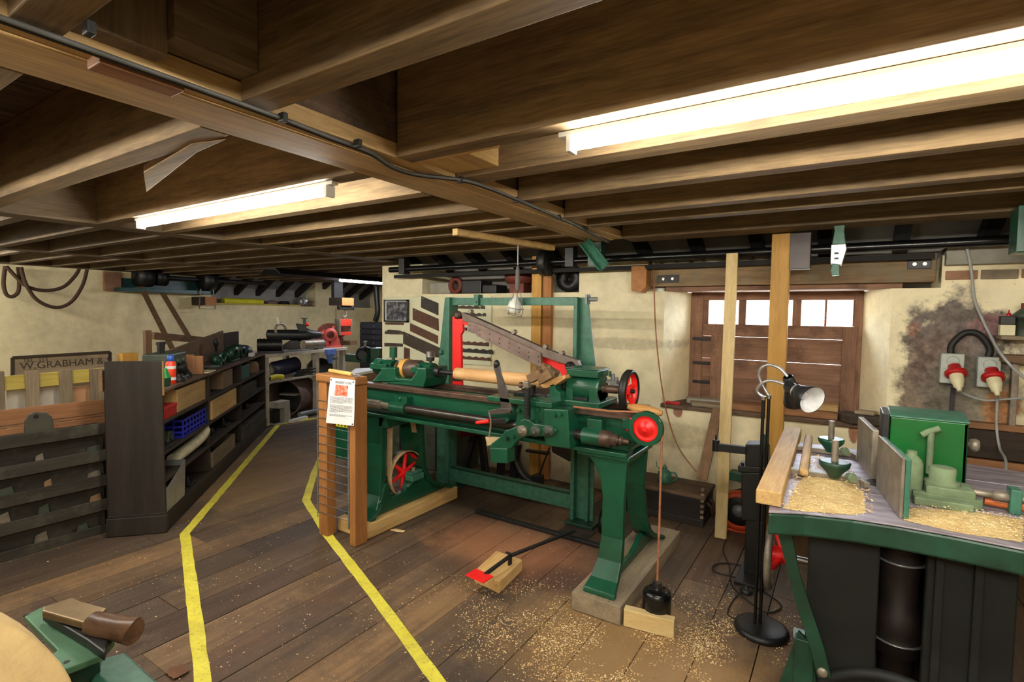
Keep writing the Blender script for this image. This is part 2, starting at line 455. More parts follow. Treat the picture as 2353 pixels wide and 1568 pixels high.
# end face of the wall seen at the opening to the far room
# exposed brick course to the right of the lintel
M_BRICK = paint('soft_red_brick', (146, 108, 86), .9, 0, .3, 9, .4, 60)
x = .50
for i in range(12):
    ln = .155+.05*rng.random(); h = .058
    g = G(); g.box(x+.008, x+ln-.008, YW-.006*rng.random()-.002, YW+.05, 1.745+.006*rng.random(), 1.745+h)
    part('brick', g, M_BRICK if rng.random() < .7 else paint('burnt_brick', (128, 114, 96), .9, 0, .3, 9, .4, 60), wall_window, .004); x += ln
g = G(); g.box(.50, 3.0, YW-.05, 4.6, 1.835, 1.95); part('padstone', g, CONCR, wall_window, .006, 'grey concrete pad above the brick course')
# lintel beam
g = G(); g.box(-1.33, .46, YW-.035, YW+.16, 1.735, 1.915); part('lintel', g, wd('lintel', 0), wall_window, .008)
g = G(); g.box(-1.22, .30, YW+.02, YW+.30, 1.70, 1.735); part('lintel_board', g, wd('shutter', 0), wall_window, .004)
g = G(); g.box(-1.30, .10, YW+.165, 4.6, 1.74, 1.93); part('rear_lintel', g, wd('lintel', 0), wall_window)
for u0, u1, v0 in ((1510, 1560, 642), (2085, 2140, 608)):
    a = ony(u0, v0, YW-.04); b = ony(u1, v0, YW-.04)
    g = G(); g.box(a.x, b.x, YW-.043, YW-.034, a.z-.03, a.z+.03)
    pl = part('strap_plate', g, DARKST, wall_window, .002)
    for t in (.3, .72):
        g = G(); g.cyl((a.x+(b.x-a.x)*t, YW-.043, a.z), (a.x+(b.x-a.x)*t, YW-.05, a.z), .011, n=10); part('bolt', g, STEEL, pl)
# broken plaster / rubble under the lintel top
for i in range(10):
    g = G(); x0 = -1.30+i*.11; g.sphere((x0, YW+.02, 1.93), .04+.02*rng.random(), 8, (1.4, 1, .5)); part('rubble_stone', g, CONCR, wall_window)
# window sill
g = G(); g.box(-1.22, .26, YW-.04, 4.5, .775, .805); part('sill_board', g, wd('board', 0), wall_window, .006)
g = G(); g.box(XL-.35, XL, -3.4, 9.0, -.05, 1.60); g.box(XL-.35, XL, -3.4, 4.75, 1.60, 2.5); g.box(XL-.35, XL, 6.85, 7.5, 1.60, 2.5)
wall_left = struct('wall_left', g, M_WALLL, 'cream limewashed wall behind the shelving')
g = G(); g.box(XL-.35, -4.0, 8.6, 9.0, -.05, 2.55); struct('wall_back', g, M_WALLL, 'cream wall at the end of the far room')
g = G(); g.box(-4.4, -4.05, 4.62, 8.6, -.05, 2.55); struct('wall_return', g, M_WALLL, 'cream return wall beside the far room')
g = G(); g.box(3.0, 3.35, -3.4, 4.62, -.05, 2.75); struct('wall_right', g, M_WALLL, 'cream limewashed right side wall')
g = G(); g.box(XL-.35, 3.35, -3.4, -3.05, -.05, 2.55); struct('wall_rear', g, M_WALLL, 'cream limewashed rear wall')

# ---- eaves: sloping roof lining with rafters above the window wall and the left wall
g = G(); g.prism([(-4.4, 3.55, 2.62), (-4.4, 4.70, 1.996), (-4.4, 4.70, 2.096), (-4.4, 3.55, 2.72)], (7.8, 0, 0)); g.box(-4.4, -1.2, 4.62, 4.7, 1.6, 2.08); g.box(.2, 3.4, 4.62, 4.7, 1.6, 2.08); g.box(-1.2, .2, 4.60, 4.66, 1.76, 2.08); g.box(-4.4, 3.4, 3.5, 3.6, 2.25, 2.75)
trim1 = struct('trim_1', g, paint('grey_sarking', (146, 142, 138), .9, 0, .2, 5), 'grey roof lining above the window wall')
for i in range(17):
    xx = -4.2+i*.45; g = G(); g.bar((xx, 3.6, 2.53), (xx, 4.58, 2.0), .085, .10, (0, .48, 1)); part('rafter', g, MATTDARK, trim1)
g = G(); g.prism([(XL+.45, 4.7, 2.40), (XL-.6, 4.7, 1.76), (XL-.6, 4.7, 1.86), (XL+.45, 4.7, 2.5)], (0, 3.95, 0)); g.box(XL-.42, XL-.33, 4.7, 8.65, 1.5, 2.0)
trim2 = struct('trim_2', g, paint('grey_sarking', (146, 142, 138), .9, 0, .2, 5), 'grey roof lining above the left wall recess')
for i in range(9):
    yy = 4.95+i*.42; g = G(); g.bar((XL+.4, yy, 2.25), (XL-.4, yy, 1.80), .08, .10); part('rafter', g, MATTDARK, trim2)

# ---- ceiling: boards, joists, beams
g = G(); g.box(XL-.3, 3.3, -3.4, 3.86, ZC+.02, ZC+.14); g.box(XL-.3, -4.1, 3.86, 9.0, ZC+.02, ZC+.14)
ceiling = struct('ceiling', g, wd('board', 1), 'dark timber ceiling of exposed joists and beams')
cb = {}
x = XL
while x < 2.2:
    wdt = .14+.05*rng.random(); y1 = 3.85 if x > -4.3 else 6.2
    g = G(); g.box(x+.002, x+wdt-.002, -.2, y1, ZC+rng.random()*.006, ZC+.02); part('ceiling_board', g, wd('board', 1), ceiling)
    x += wdt
# main beam: three plies with visible joints
for (a, b, dz) in ((-1.680, -1.601, 0), (-1.599, -1.466, -.004), (-1.464, -1.392, .002)):
    g = G(); g.box(a, b, -3.0, 3.66, ZS+dz, ZS+.055); part('soffit_plank', g, wd('beam', 1), ceiling, .004)
g = G(); g.box(-1.684, -1.40, -3.0, 3.66, ZS+.0555, ZC-.005); part('beam', g, wd('board', 1), ceiling, .004)  # core in darker wood, so the beam sides carry their shade as colour
for (a, b, ye) in ((-4.40, -4.21, 4.15), (-6.93, -6.76, 6.0), (-9.19, -9.05, 4.7)):
    g = G(); g.box(a, b, -2.5, ye, ZS, ZC-.005); part('beam', g, wd('oldjoist', 1), ceiling, .004)
def joist(x0, x1, y0, y1, kind='joist', z0=ZS, z1=ZC):
    g = G(); g.box(x0, x1, y0, y1, z0+.0, z1); return part('joist', g, wd(kind, 0), ceiling, .003)
for (y0, y1) in ((-.90, -.82), (-.48, -.40), (-.02, .06), (.34, .425), (.80, .888), (1.375, 1.455), (1.715, 1.825), (2.20, 2.284), (2.705, 2.79), (3.02, 3.10), (3.62, 3.85)):
    joist(-1.385, 2.95, y0, y1, 'joist')
for (y0, y1) in ((-.02, .06), (.36, .44), (.845, .935), (1.44, 1.53), (1.83, 1.905), (2.28, 2.36), (2.60, 2.67), (2.91, 2.99), (3.30, 3.38), (3.72, 3.86)):
    joist(-4.205, -1.685, y0, y1, 'joist')
for k in range(-5, 12):
    y0 = .65+k*.42; joist(-6.755, -4.405, y0, y0+.075, 'oldjoist')
for k in range(-5, 14):
    y0 = .9+k*.42; joist(-9.04, -6.935, y0, y0+.07, 'oldjoist')
# noggins and packers
def nog(x0, x1, y0, y1, z0, z1, kind='joist', ax=1): g = G(); g.box(x0, x1, y0, y1, z0, z1); return part('noggin', g, wd(kind, ax), ceiling, .003)
nog(-1.39, -1.33, .43, .60, ZS+.02, ZC, 'oldjoist', 2); nog(-1.39, -1.30, .60, .80, ZS+.055, ZC-.02, 'oldjoist')
nog(-1.462, -1.393, .49, .665, ZS-.022, ZS+.03, 'redbrown')
nog(-1.39, -1.17, 1.46, 1.713, ZS+.02, ZS+.10, 'pine'); nog(-1.39, -1.02, 1.44, 1.50, ZS+.01, ZS+.05, 'pine', 0)
for y in (1.83, 2.30, 2.80, 3.12): nog(-1.392, -1.33-.02*rng.random(), y, y+.10, ZS+.03, ZC-.02, 'bench')
g = G(); p = [onz(u, v, ZS-.003) for u, v in ((330, 398), (440, 332), (520, 322), (452, 352), (336, 443))]
g.prism([(q.x, q.y, ZS-.002) for q in p], (0, 0, .03)); part('gusset_board', g, wd('joist', 0), ceiling, .003)

# ---- window: shutter boards, bars, glass, light outside
win = thing('window_1', None, None, (-.5, 4.5, .8), kind='structure'); win['label'] = 'brown boarded shutter window with four small glazed lights'
YF = 4.50
def wz(u, v): return ony(u, v, YF)
xl, xr = -1.10, .105
a = wz(1630, 688); b = wz(1965, 750); ztop = wz(1800, 690).z; zbot = wz(1800, 748).z; zhead = 1.74; zsill = .80
g = G(); g.box(xl, xl+.10, YF, YF+.06, zsill, zhead); part('stile', g, wd('shutter', 2), win, .004)
g = G(); g.box(xr-.055, xr, YF, YF+.06, zsill, zhead); part('stile', g, wd('shutter', 2), win, .004)
g = G(); g.box(xl+.10, xr-.055, YF, YF+.05, ztop, zhead-.012); part('head_rail', g, wd('shutter', 0), win, .004)
bars = [(xl+.10, wz(1628, 720).x), (wz(1697, 720).x, wz(1714, 720).x), (wz(1821, 720).x, wz(1841, 720).x), (wz(1897, 720).x-.006, wz(1897, 720).x+.008), (wz(1960, 720).x, xr-.055)]
for i, (p, q) in enumerate(bars):
    g = G(); g.box(p, q, YF+.002, YF+.045, zbot, ztop); part('glazing_bar', g, wd('shutter', 2), win, .003)
ng = NT('window_glass'); tr = ng.n('ShaderNodeBsdfTransparent'); gl = ng.n('ShaderNodeBsdfGlossy', Roughness=.05); mx = ng.n('ShaderNodeMixShader'); mx.inputs[0].default_value = .06
ng.l(tr.outputs[0], mx.inputs[1]); ng.l(gl.outputs[0], mx.inputs[2]); ng.l(mx.outputs[0], ng.t.nodes['Material Output'].inputs[0])
for i in range(4):
    g = G(); g.box(bars[i][1], bars[i+1][0], YF+.022, YF+.025, zbot, ztop); part('pane', g, ng.m, win)
zs = [zbot, wz(1800, 778).z, wz(1800, 833).z, wz(1800, 879).z, wz(1800, 925).z, zsill]
for i in range(5):
    gap = (.0016, .0022, .0016, .0008, .0)[i]
    g = G(); g.box(xl+.10, xr-.055, YF+.004, YF+.03, zs[i+1]+(gap if i < 4 else 0), zs[i]-.0); part('shutter_board', g, wd('shutter', 0), win, .003)
for (p, q) in ((wz(1635, 800).x, wz(1662, 800).x), (wz(1935, 800).x, wz(1968, 800).x)):
    g = G(); g.box(p, q, YF-.022, YF+.004, zsill, zbot+.0); part('ledge_batten', g, wd('shutter', 2), win, .003)
for v in (778, 833, 876):
    p = wz(1592, v); g = G(); g.box(p.x, p.x+.14, YF-.012, YF+.0, p.z-.012, p.z+.012); part('hinge', g, DARKST, win, .002)

# ---- outside: ground and brick outbuilding seen through the lights
g = G(); g.box(-4.0, 9, 4.7, 16, -.3, .55); struct('yard_ground', g, paint('pale_yard', (190, 186, 176), .9, 0, .15, 3), 'pale yard outside the window')
ob = thing('brick_outbuilding', 'low red brick outbuilding with white rendered base outside the window', 'building', (-1.5, 11.4, .55))
nb = NT('outside_brick'); bt = nb.n('ShaderNodeTexBrick'); bt.inputs['Color1'].default_value = lin((150, 74, 56)); bt.inputs['Color2'].default_value = lin((168, 92, 70)); bt.inputs['Mortar'].default_value = lin((200, 190, 176)); bt.inputs['Scale'].default_value = 4.0
mp = nb.n('ShaderNodeMapping'); mp.inputs['Rotation'].default_value = (math.pi/2, 0, 0); nb.l(nb.coord(), mp.inputs[0]); nb.l(mp.outputs[0], bt.inputs[0]); nb.l(bt.outputs[0], nb.b.inputs['Base Color'])
g = G(); g.box(-3.9, 6, 11.0, 13, 1.35, 1.95); part('brick_wall', g, nb.m, ob)
g = G(); g.box(-3.9, 6, 10.95, 13, .55, 1.35); part('rendered_base', g, paint('white_render', (226, 222, 214), .9, 0, .06, 2), ob)
g = G(); g.prism([(-4.0, 10.8, 1.95), (-4.0, 12, 2.3), (-4.0, 13.2, 1.95)], (10, 0, 0)); part('slate_roof', g, paint('pale_slate', (170, 172, 176), .8, 0, .1, 3), ob)
g = G(); g.box(-3.1, -2.2, 10.93, 11.0, .6, 1.7); part('door', g, paint('outside_door', (150, 100, 84), .8), ob)
# ================================================================== LAMPS AND CABLE AT THE CEILING
TUBE = emit('fluorescent_tube', (255, 250, 236), TUBE_POWER)
def batten_light(label, x0, x1, y, z, side=1, along='x', shade=False, mat=TUBE):
    o = thing('fluorescent_light', label, 'ceiling light', ((x0+x1)/2, y, z) if along == 'x' else (x0, (y+x1)/2, z))
    if along == 'x':
        g = G(); g.box(x0-.03, x1+.03, y-.018, y+.018, z+.0225, 2.0595); part('batten', g, WHITEP, o, .003)
        g = G(); g.cyl((x0+.015, y, z), (x1-.015, y, z), .019, n=14); part('tube', g, mat, o)
        for e, d in ((x0, 1), (x1, -1)):
            g = G(); g.box(min(e, e+.016*d), max(e, e+.016*d), y-.024, y+.024, z-.026, z+.022); part('lamp_holder', g, WHITEP, o, .003)
    return o
batten_light('white fluorescent tube between joists above the lathe tailstock', -.735, 1.09, 1.458, 2.021, 0)
a = ony(325, 515, 1.77); b = ony(742, 432, 1.77)
batten_light('white fluorescent tube between joists in the middle bay', -3.69, -1.89, 1.485, 2.021, 0)
# lamps of the same room outside the view
batten_light('white fluorescent tube behind the viewpoint on the window side', -.6, 1.2, -.44, 2.021, 0)
batten_light('white fluorescent tube far behind the viewpoint on the window side', -.6, 1.2, -.86, 2.021, 0)
batten_light('white fluorescent tube behind the viewpoint near the main beam', -3.6, -1.8, .02, 2.021, 0)
batten_light('white fluorescent tube over the left side of the workshop', -6.5, -4.7, .27, 2.021, 0)
batten_light('white fluorescent tube close to the left wall of the workshop', -8.9, -7.1, .935, 2.021, 0)
# far room: tube under a dark reflector
o = thing('hooded_light', 'fluorescent tube under a wide dark reflector in the far room', 'ceiling light', (-6.4, 5.9, 1.9))
p = onx(775, 645, -6.4); q = onx(905, 652, -6.4)
g = G(); g.cyl((-6.4, p.y+.05, 1.975), (-6.4, q.y-.03, 1.975), .019, n=12); part('tube', g, emit('far_tube', (240, 244, 255), TUBE_POWER*1.3), o)
y0, y1 = p.y-1.1, q.y+.06
g = G(); g.prism([(-6.62, y0, 1.985), (-6.5, y0, 2.06), (-6.25, y0, 2.06), (-6.13, y0, 1.985), (-6.14, y0, 1.98), (-6.26, y0, 2.05), (-6.49, y0, 2.05), (-6.61, y0, 1.98)], (0, y1-y0, 0)); part('reflector', g, BLACK, o)
g = G(); g.box(-6.62, -6.13, y1, y1+.12, 1.86, 2.06); part('end_bracket', g, BLACK, o, .02)

# black flex clipped along the main beam
FLEXSHEEN = paint('dark_grey_flex', (84, 84, 84), .5)
P = [(0, 22), (160, 84), (320, 150), (480, 212), (640, 272), (760, 318), (850, 352), (900, 384), (960, 402), (1060, 414), (1120, 432), (1185, 458), (1240, 482), (1290, 503), (1340, 527), (1395, 556)]
cab = thing('ceiling_flex', 'black electric flex clipped along the edge of the main beam', 'cable', (-1.4, 1.8, 2.03))
pts = [onz(u, v, 2.048) for u, v in P]
pts = [Vector((max(-1.43, min(-1.375, q.x)) if i < 7 else q.x, q.y, 2.048)) for i, q in enumerate(pts)]
g = G(); g.tube(spline(pts, 4), .009, 8); part('flex', g, RUBBER, cab)
g = G(); g.tube([q+Vector((.012, 0, -.002)) for q in spline(pts, 4)], .006, 8); part('flex', g, FLEXSHEEN, cab)  # grey strand beside the black flex, its reflected sheen put in as colour
for u, v in ((205, 62), (650, 268), (822, 328), (1057, 412), (1185, 458), (1283, 498), (1345, 524)):
    q = onz(u, v, 2.05); g = G(); g.box(q.x-.014, q.x+.014, q.y-.008, q.y+.008, 2.034, 2.06); part('clip', g, RUBBER, cab, .003)
# ================================================================== THE LATHE
def Q(u, v, y): return ony(u, v, y)
def px_poly(P, y): return [ony(u, v, y) for u, v in P]
def loft(g, st, t, yaxis=True):
    """stations (y, z, xl, xr): a strip in front view with thickness t backwards"""
    vs = []; fs = []
    for (y, z, a, b) in st: vs += [(a, y, z), (b, y, z), (b, y+t, z), (a, y+t, z)]
    m = len(st)
    for i in range(m-1):
        for j in range(4): fs.append((i*4+j, i*4+(j+1) % 4, (i+1)*4+(j+1) % 4, (i+1)*4+j))
    fs += [(3, 2, 1, 0), tuple((m-1)*4+j for j in range(4))]
    return g._add(vs, fs)
AY, AZ = 2.71, 1.10
lathe = thing('copying_lathe', 'long green cast iron lathe with red wheels and an overhead gantry behind', 'lathe', (-1.9, 2.7, .09))
BX0, BX1 = -2.93, -.905
g = G(); g.box(BX0, BX1, 2.535, 2.60, .968, 1.0); g.box(BX0, BX1, 2.80, 2.87, .968, 1.0); part('bed_slide', g, BROWNST, lathe, .003)
g = G(); g.box(BX0, BX1+.0, 2.56, 2.59, .80, .967); g.box(BX0, BX1, 2.81, 2.86, .80, .967)
for x in (-2.92, -2.3, -1.7, -.93): g.box(x, x+.022, 2.592, 2.808, .80, .96)
part('bed', g, GREEN, lathe, .003)
g = G(); g.box(BX0, BX1, 2.50, 2.60, .777, .80); g.box(BX0, BX1, 2.80, 2.90, .777, .80); part('bed_flange', g, GREEN, lathe, .004)
# headstock
P = [(851, 893), (853, 880), (862, 868), (874, 853), (874, 845), (908, 845), (909, 869), (944, 872), (957, 853), (957, 845), (978, 846), (978, 870), (972, 898)]
q = px_poly(P, 2.60); q = [Vector((p.x, 2.60, max(1.0, p.z))) for p in q]
g = G(); g.prism(q, (0, .235, 0)); part('headstock', g, GREEN, lathe, .012)
for u0, u1 in ((868, 909), (967, 1008)):
    x0 = Q(u0, 848, AY+(.0 if u0 < 900 else .03)).x; x1 = Q(u1, 848, AY+(.0 if u0 < 900 else .05)).x
    g = G(); g.cyl((x0, AY, AZ), (x1, AY, AZ), .058, n=24); g.box(x0+.01, x1-.01, AY-.085, AY+.085, AZ-.012, AZ+.03); cap = part('bearing_cap', g, GREEN, lathe, .004)
    for dy in (-.07, .07):
        g = G(); g.cyl(((x0+x1)/2, AY+dy, AZ+.028), ((x0+x1)/2, AY+dy, AZ+.05), .013, n=6); part('nut', g, GREEN, cap, .002)
xo = Q(904, 830, AY).x; g = G(); g.cyl((xo, AY, AZ+.055), (xo, AY, AZ+.075), .012); g.revolve([(0, .028), (.075, .028)], (xo, AY, AZ+.075), (0, 0, 1), 18); part('oil_cup', g, GREEN, lathe, .003)
xo = Q(989, 830, AY).x; g = G(); g.revolve([(0, .01), (.02, .012), (.022, .028), (.045, .03), (.048, .033), (.052, .033), (.054, .03), (.085, .03), (.088, .024)], (xo, AY, AZ+.05), (0, 0, 1), 18); part('oil_cup', g, STEEL, lathe)
x0 = Q(853, 838, AY).x; x1 = Q(868, 838, AY).x
g = G(); g.revolve([(0, .015), (.01, .022), (.03, .022), (.035, .03), (x1-x0+.01, .03)], (x0, AY, AZ), (1, 0, 0), 16); part('spindle_nut', g, GREEN, lathe)
# step pulley between the bearings
x0 = Q(917, 848, AY).x; x1 = Q(968, 848, AY).x; L = x1-x0
g = G(); g.revolve([(0, .055), (L*.18, .058), (L*.2, .066), (L*.95, .070), (L, .06)], (x0, AY, AZ), (1, 0, 0), 28); pul = part('step_pulley', g, BROWNST, lathe)
g = G(); g.revolve([(L*.24, .072), (L*.46, .0725)], (x0, AY, AZ), (1, 0, 0), 28); part('belt_band', g, paint('tan_band', (188, 142, 62), .6), pul)
g = G(); g.cyl((Q(996, 850, AY).x, AY, AZ), (Q(1052, 850, AY).x, AY, AZ), .013, .017); part('spindle', g, DARKST, lathe)
g = G(); g.cyl((Q(1000, 850, AY).x, AY, AZ), (Q(1012, 850, AY).x, AY, AZ), .040, .03); part('spindle_collar', g, DARKST, lathe)
# leadscrew
x0 = Q(932, 930, 2.48).x; x1 = Q(1345, 985, 2.48).x; SZ = .868
prof = []; N = 95
for i in range(N):
    t = (x1-x0)*i/N; d = (x1-x0)/N; prof += [(t, .0235), (t+d*.5, .0295)]
g = G(); g.revolve(prof, (x0, 2.49, SZ), (1, 0, 0), 12); part('leadscrew', g, paint('oily_screw_steel', (70, 66, 62), .3, .7, .3, 14, .05), lathe)
xa = Q(868, 925, 2.48).x; xb = Q(898, 925, 2.48).x
g = G(); g.cyl((BX0, 2.49, SZ), (xa+.02, 2.49, SZ), .030); g.cyl((xa, 2.49, SZ), (xb, 2.49, SZ), .022); part('screw_collar', g, OLDSTEEL, lathe)
xa = Q(897, 925, 2.48).x; xb = Q(932, 925, 2.48).x
g = G(); g.cyl((xa, 2.49, SZ), (xb, 2.49, SZ), .036, n=20); g.box(xa+.01, xb-.01, 2.50, 2.57, SZ-.03, SZ+.075); bk = part('screw_bracket', g, GREEN, lathe, .004)
g = G(); g.sphere(((xa+xb)/2, 2.50, SZ+.06), .014, 10); part('bolt', g, GREEN, bk)
xa = Q(1340, 985, 2.48).x; xb = Q(1381, 985, 2.48).x
g = G(); g.cyl((xa, 2.49, SZ), (xb, 2.49, SZ), .044, n=24); g.box(xa+.01, xb-.005, 2.50, 2.58, SZ, SZ+.09); bk = part('screw_bracket', g, GREEN, lathe, .004)
g = G(); g.cyl((xb-.05, 2.565, SZ+.072), (xb-.05, 2.548, SZ+.072), .014, n=6); part('bolt', g, GREEN, bk)
g = G(); L0 = xb; g.revolve([(0, .043), (.05, .043), (.052, .032), (.085, .030), (.087, .018), (.10, .018), (.102, .024), (.112, .024), (.114, .014), (.15, .013)], (L0, 2.49, SZ), (1, 0, 0), 20); part('screw_end', g, BROWNST, lathe)
# legs
g = G(); loft(g, [(2.37, .095, -2.88, -2.62), (2.375, .115, -2.88, -2.62), (2.45, .15, -2.87, -2.65), (2.505, .22, -2.86, -2.68), (2.525, .34, -2.855, -2.69), (2.53, .70, -2.86, -2.69), (2.53, .777, -2.86, -2.66)], .05)
loft(g, [(3.20, .095, -2.88, -2.62), (3.19, .115, -2.88, -2.62), (3.06, .15, -2.87, -2.63), (2.96, .22, -2.86, -2.64), (2.90, .34, -2.855, -2.645), (2.86, .777, -2.86, -2.64)], .045)
g.prism([(-2.66, y, z) for y, z in ((2.40, .10), (3.18, .10), (3.0, .22), (2.93, .33), (2.80, .30), (2.73, .20), (2.60, .19), (2.57, .30), (2.54, .3), (2.50, .2))], (-.05, 0, 0))
g.box(-2.72, -2.64, 2.53, 2.90, .70, .777)
part('leg', g, GREEN, lathe, .006)
g = G(); loft(g, [(2.375, .095, -1.075, -.905), (2.38, .118, -1.072, -.907), (2.44, .155, -1.06, -.915), (2.50, .23, -1.05, -.92), (2.53, .34, -1.045, -.925), (2.535, .55, -1.045, -.925), (2.535, .64, -1.06, -.92), (2.535, .72, -1.10, -.915), (2.535, .777, -1.16, -.905)], .04)
loft(g, [(3.22, .095, -1.06, -.905), (3.20, .118, -1.06, -.91), (3.08, .155, -1.05, -.915), (2.97, .23, -1.04, -.92), (2.90, .34, -1.035, -.925), (2.84, .55, -1.03, -.925), (2.82, .777, -1.06, -.905)], .04)
g.prism([(-1.0, y, z) for y, z in ((2.46, .10), (3.22, .10), (3.0, .20), (2.82, .14), (2.62, .14), (2.53, .21))], (.03, 0, 0))
g.box(-1.05, -.92, 2.54, 2.86, .72, .777)
rleg = part('leg', g, GREEN, lathe, .006)
g = G(); g.box(-1.19, -.895, 2.515, 2.90, .755, .778); part('leg_cap', g, GREEN, lathe, .006)
# red wheel inside the left leg with its belt
c = onx(927, 1086, -2.72); WY, WZ, WR = c.y, c.z, .155
g = G(); g.ring((-2.72, WY, WZ), (1, 0, 0), WR, .012, 36, 8); g.revolve([(-.03, WR-.006), (.03, WR-.006), (.03, WR+.006), (-.03, WR+.006), (-.03, WR-.006)], (-2.72, WY, WZ), (1, 0, 0), 36, cap=False)
wh = part('belt_wheel', g, DARKST, lathe)
g = G(); g.cyl((-2.75, WY, WZ), (-2.66, WY, WZ), .03)
for k in range(6):
    an = math.pi/3*k+.35; g.tube([(-2.72, WY+.02*math.cos(an), WZ+.02*math.sin(an)), (-2.72, WY+(WR-.01)*math.cos(an), WZ+(WR-.01)*math.sin(an))], .014, 8, radii=[.017, .011])
g.revolve([(-.026, WR-.012), (.026, WR-.012), (.026, WR-.007), (-.026, WR-.007), (-.026, WR-.012)], (-2.72, WY, WZ), (1, 0, 0), 36, cap=False)
part('spokes', g, RED, wh)
g = G(); g.box(-2.655, -2.58, WY-.05, WY+.07, WZ-.035, WZ+.01); g.box(-2.65, -2.59, WY-.045, WY+.065, WZ+.012, WZ+.03); g.prism([(-2.65, WY+.02, WZ-.03), (-2.65, WY+.06, WZ-.03), (-2.65, WY+.02, .28), (-2.65, WY-.06, .24)], (.04, 0, 0)); bb = part('wheel_bearing', g, GREEN2, lathe, .004)
g = G(); g.cyl((-2.62, WY, WZ+.03), (-2.62, WY, WZ+.055), .014, n=8); part('nut', g, OLDSTEEL, bb)
g = G()
for s in (-1, 1):
    a = Vector((-2.72, AY+s*.064, AZ)); b = Vector((-2.70, WY+s*(WR+.008), WZ)); g.bar(a, b, .05, .006, (0, 1, 0))
g.revolve([(-.025, WR+.006), (.025, WR+.006), (.025, WR+.012), (-.025, WR+.012), (-.025, WR+.006)], (-2.70, WY, WZ), (1, 0, 0), 32, cap=False)
part('drive_belt', g, BELTM, lathe)
# carriage and apron
Y1 = 2.45
g = G(); g.prism([Vector((p.x, Y1, p.z)) for p in px_poly([(1188, 930), (1196, 921), (1226, 921), (1226, 914), (1272, 927), (1272, 960), (1276, 1000), (1190, 985), (1183, 975), (1188, 952)], Y1)], (0, .09, 0)); part('apron', g, GREEN, lathe, .006)
g = G(); g.prism([Vector((p.x, Y1-.035, p.z)) for p in px_poly([(1256, 938), (1312, 940), (1316, 1029), (1262, 1021), (1256, 1000)], Y1)], (0, .12, 0)); ap = part('apron_box', g, GREEN, lathe, .006)
a = Q(1240, 905, 2.5); b = Q(1320, 935, 2.5)
g = G(); g.box(-1.72, -1.30, 2.43, 2.60, 1.0, 1.03); g.box(-1.72, -1.36, 2.80, 2.90, 1.0, 1.03); g.box(-1.55, -1.36, 2.56, 2.85, 1.0, 1.035); part('saddle', g, GREEN, lathe, .005)
for (u, v) in ((1180, 940), (1193, 943), (1237, 941), (1282, 951), (1294, 950), (1168, 964), (1236, 968)):
    p = Q(u, v, Y1-.002); p.y = Y1-(.037 if u > 1256 else .002); g = G(); g.cyl(p, p+Vector((0, -.014, 0)), .012, n=8); part('bolt', g, GREEN, ap, .002)
BYY = 2.40
P = [(1196, 966), (1206, 963), (1218, 967), (1226, 974), (1270, 980), (1280, 990), (1272, 1001), (1240, 1004), (1215, 1002), (1196, 1008), (1184, 1018), (1176, 1030), (1168, 1034), (1128, 1033), (1124, 1026), (1130, 1019), (1150, 1003), (1160, 990), (1178, 984), (1190, 978)]
g = G(); g.prism([Vector((p.x, BYY, p.z)) for p in px_poly(P, BYY)], (0, .045, 0)); sw = part('gear_bracket', g, GREEN, lathe, .006)
for i, (u, v) in enumerate(((1201, 990), (1231, 991), (1261, 990))):
    p = Q(u, v, BYY); g = G(); g.revolve([(0, .030), (.012, .030), (.013, .020), (.016, .020), (.017, .012), (.024, .011)], p, (0, -1, 0), 20); part('gear_hub', g, OLDSTEEL if i == 0 else GREYGREEN, sw)
for u, v in ((1164, 1006), (1180, 1002)):
    p = Q(u, v, BYY); g = G(); g.cyl(p, p+Vector((0, -.02, 0)), .014, n=6); part('bolt', g, GREEN, sw, .002)
P = [(1125, 1030), (1166, 1031), (1166, 1066), (1127, 1064)]
g = G(); g.prism([Vector((p.x, BYY-.02, p.z)) for p in px_poly(P, BYY-.02)], (0, .08, 0)); part('counterweight', g, GREEN, sw, .005)
p = Q(1118, 1012, BYY); g = G(); g.prism([Vector((q.x, BYY+.01, q.z)) for q in px_poly([(1112, 1006), (1150, 1008), (1140, 1022), (1118, 1026)], BYY)], (0, .03, 0)); part('pawl', g, BELTM, sw, .003)
# dark hand lever
LY = 2.43
g = G(); g.prism([Vector((p.x, LY, p.z)) for p in px_poly([(1133, 843), (1146, 842), (1152, 868), (1165, 903), (1177, 942), (1170, 950), (1148, 946), (1150, 930), (1143, 888), (1140, 866)], LY)], (0, .018, 0)); g.prism([Vector((p.x, LY-.002, p.z)) for p in px_poly([(1121, 944), (1150, 938), (1174, 940), (1172, 950), (1130, 954), (1121, 950)], LY)], (0, .022, 0)); lv = part('hand_lever', g, paint('worn_lever_iron', (78, 70, 64), .45, .3, .3, 14), lathe, .003)
p = Q(1139, 838, LY); g = G(); g.sphere(p+Vector((0, .01, 0)), .021, 12, (.9, .9, 1.25)); part('knob', g, DARKST, lv)
p = Q(1124, 948, LY); q2 = Q(1122, 1022, LY); g = G(); g.tube(spline([p, Q(1128, 970, LY), Q(1125, 1000, LY), q2], 6), .006, 8); g.sphere(q2, .014, 8); part('link_rod', g, OLDSTEEL, lathe)
a = Q(1095, 972, LY); b = Q(1124, 968, LY); g = G(); g.cyl(a, b, .010, .012, 12); rh = part('red_handle', g, RED, lathe, 0, 'red plastic lever handle')
g = G(); g.prism([Vector((p.x, LY+.005, p.z)) for p in px_poly([(1122, 964), (1160, 962), (1168, 968), (1160, 975), (1122, 974)], LY)], (0, .02, 0)); part('handle_arm', g, DARKST, lathe, .003)
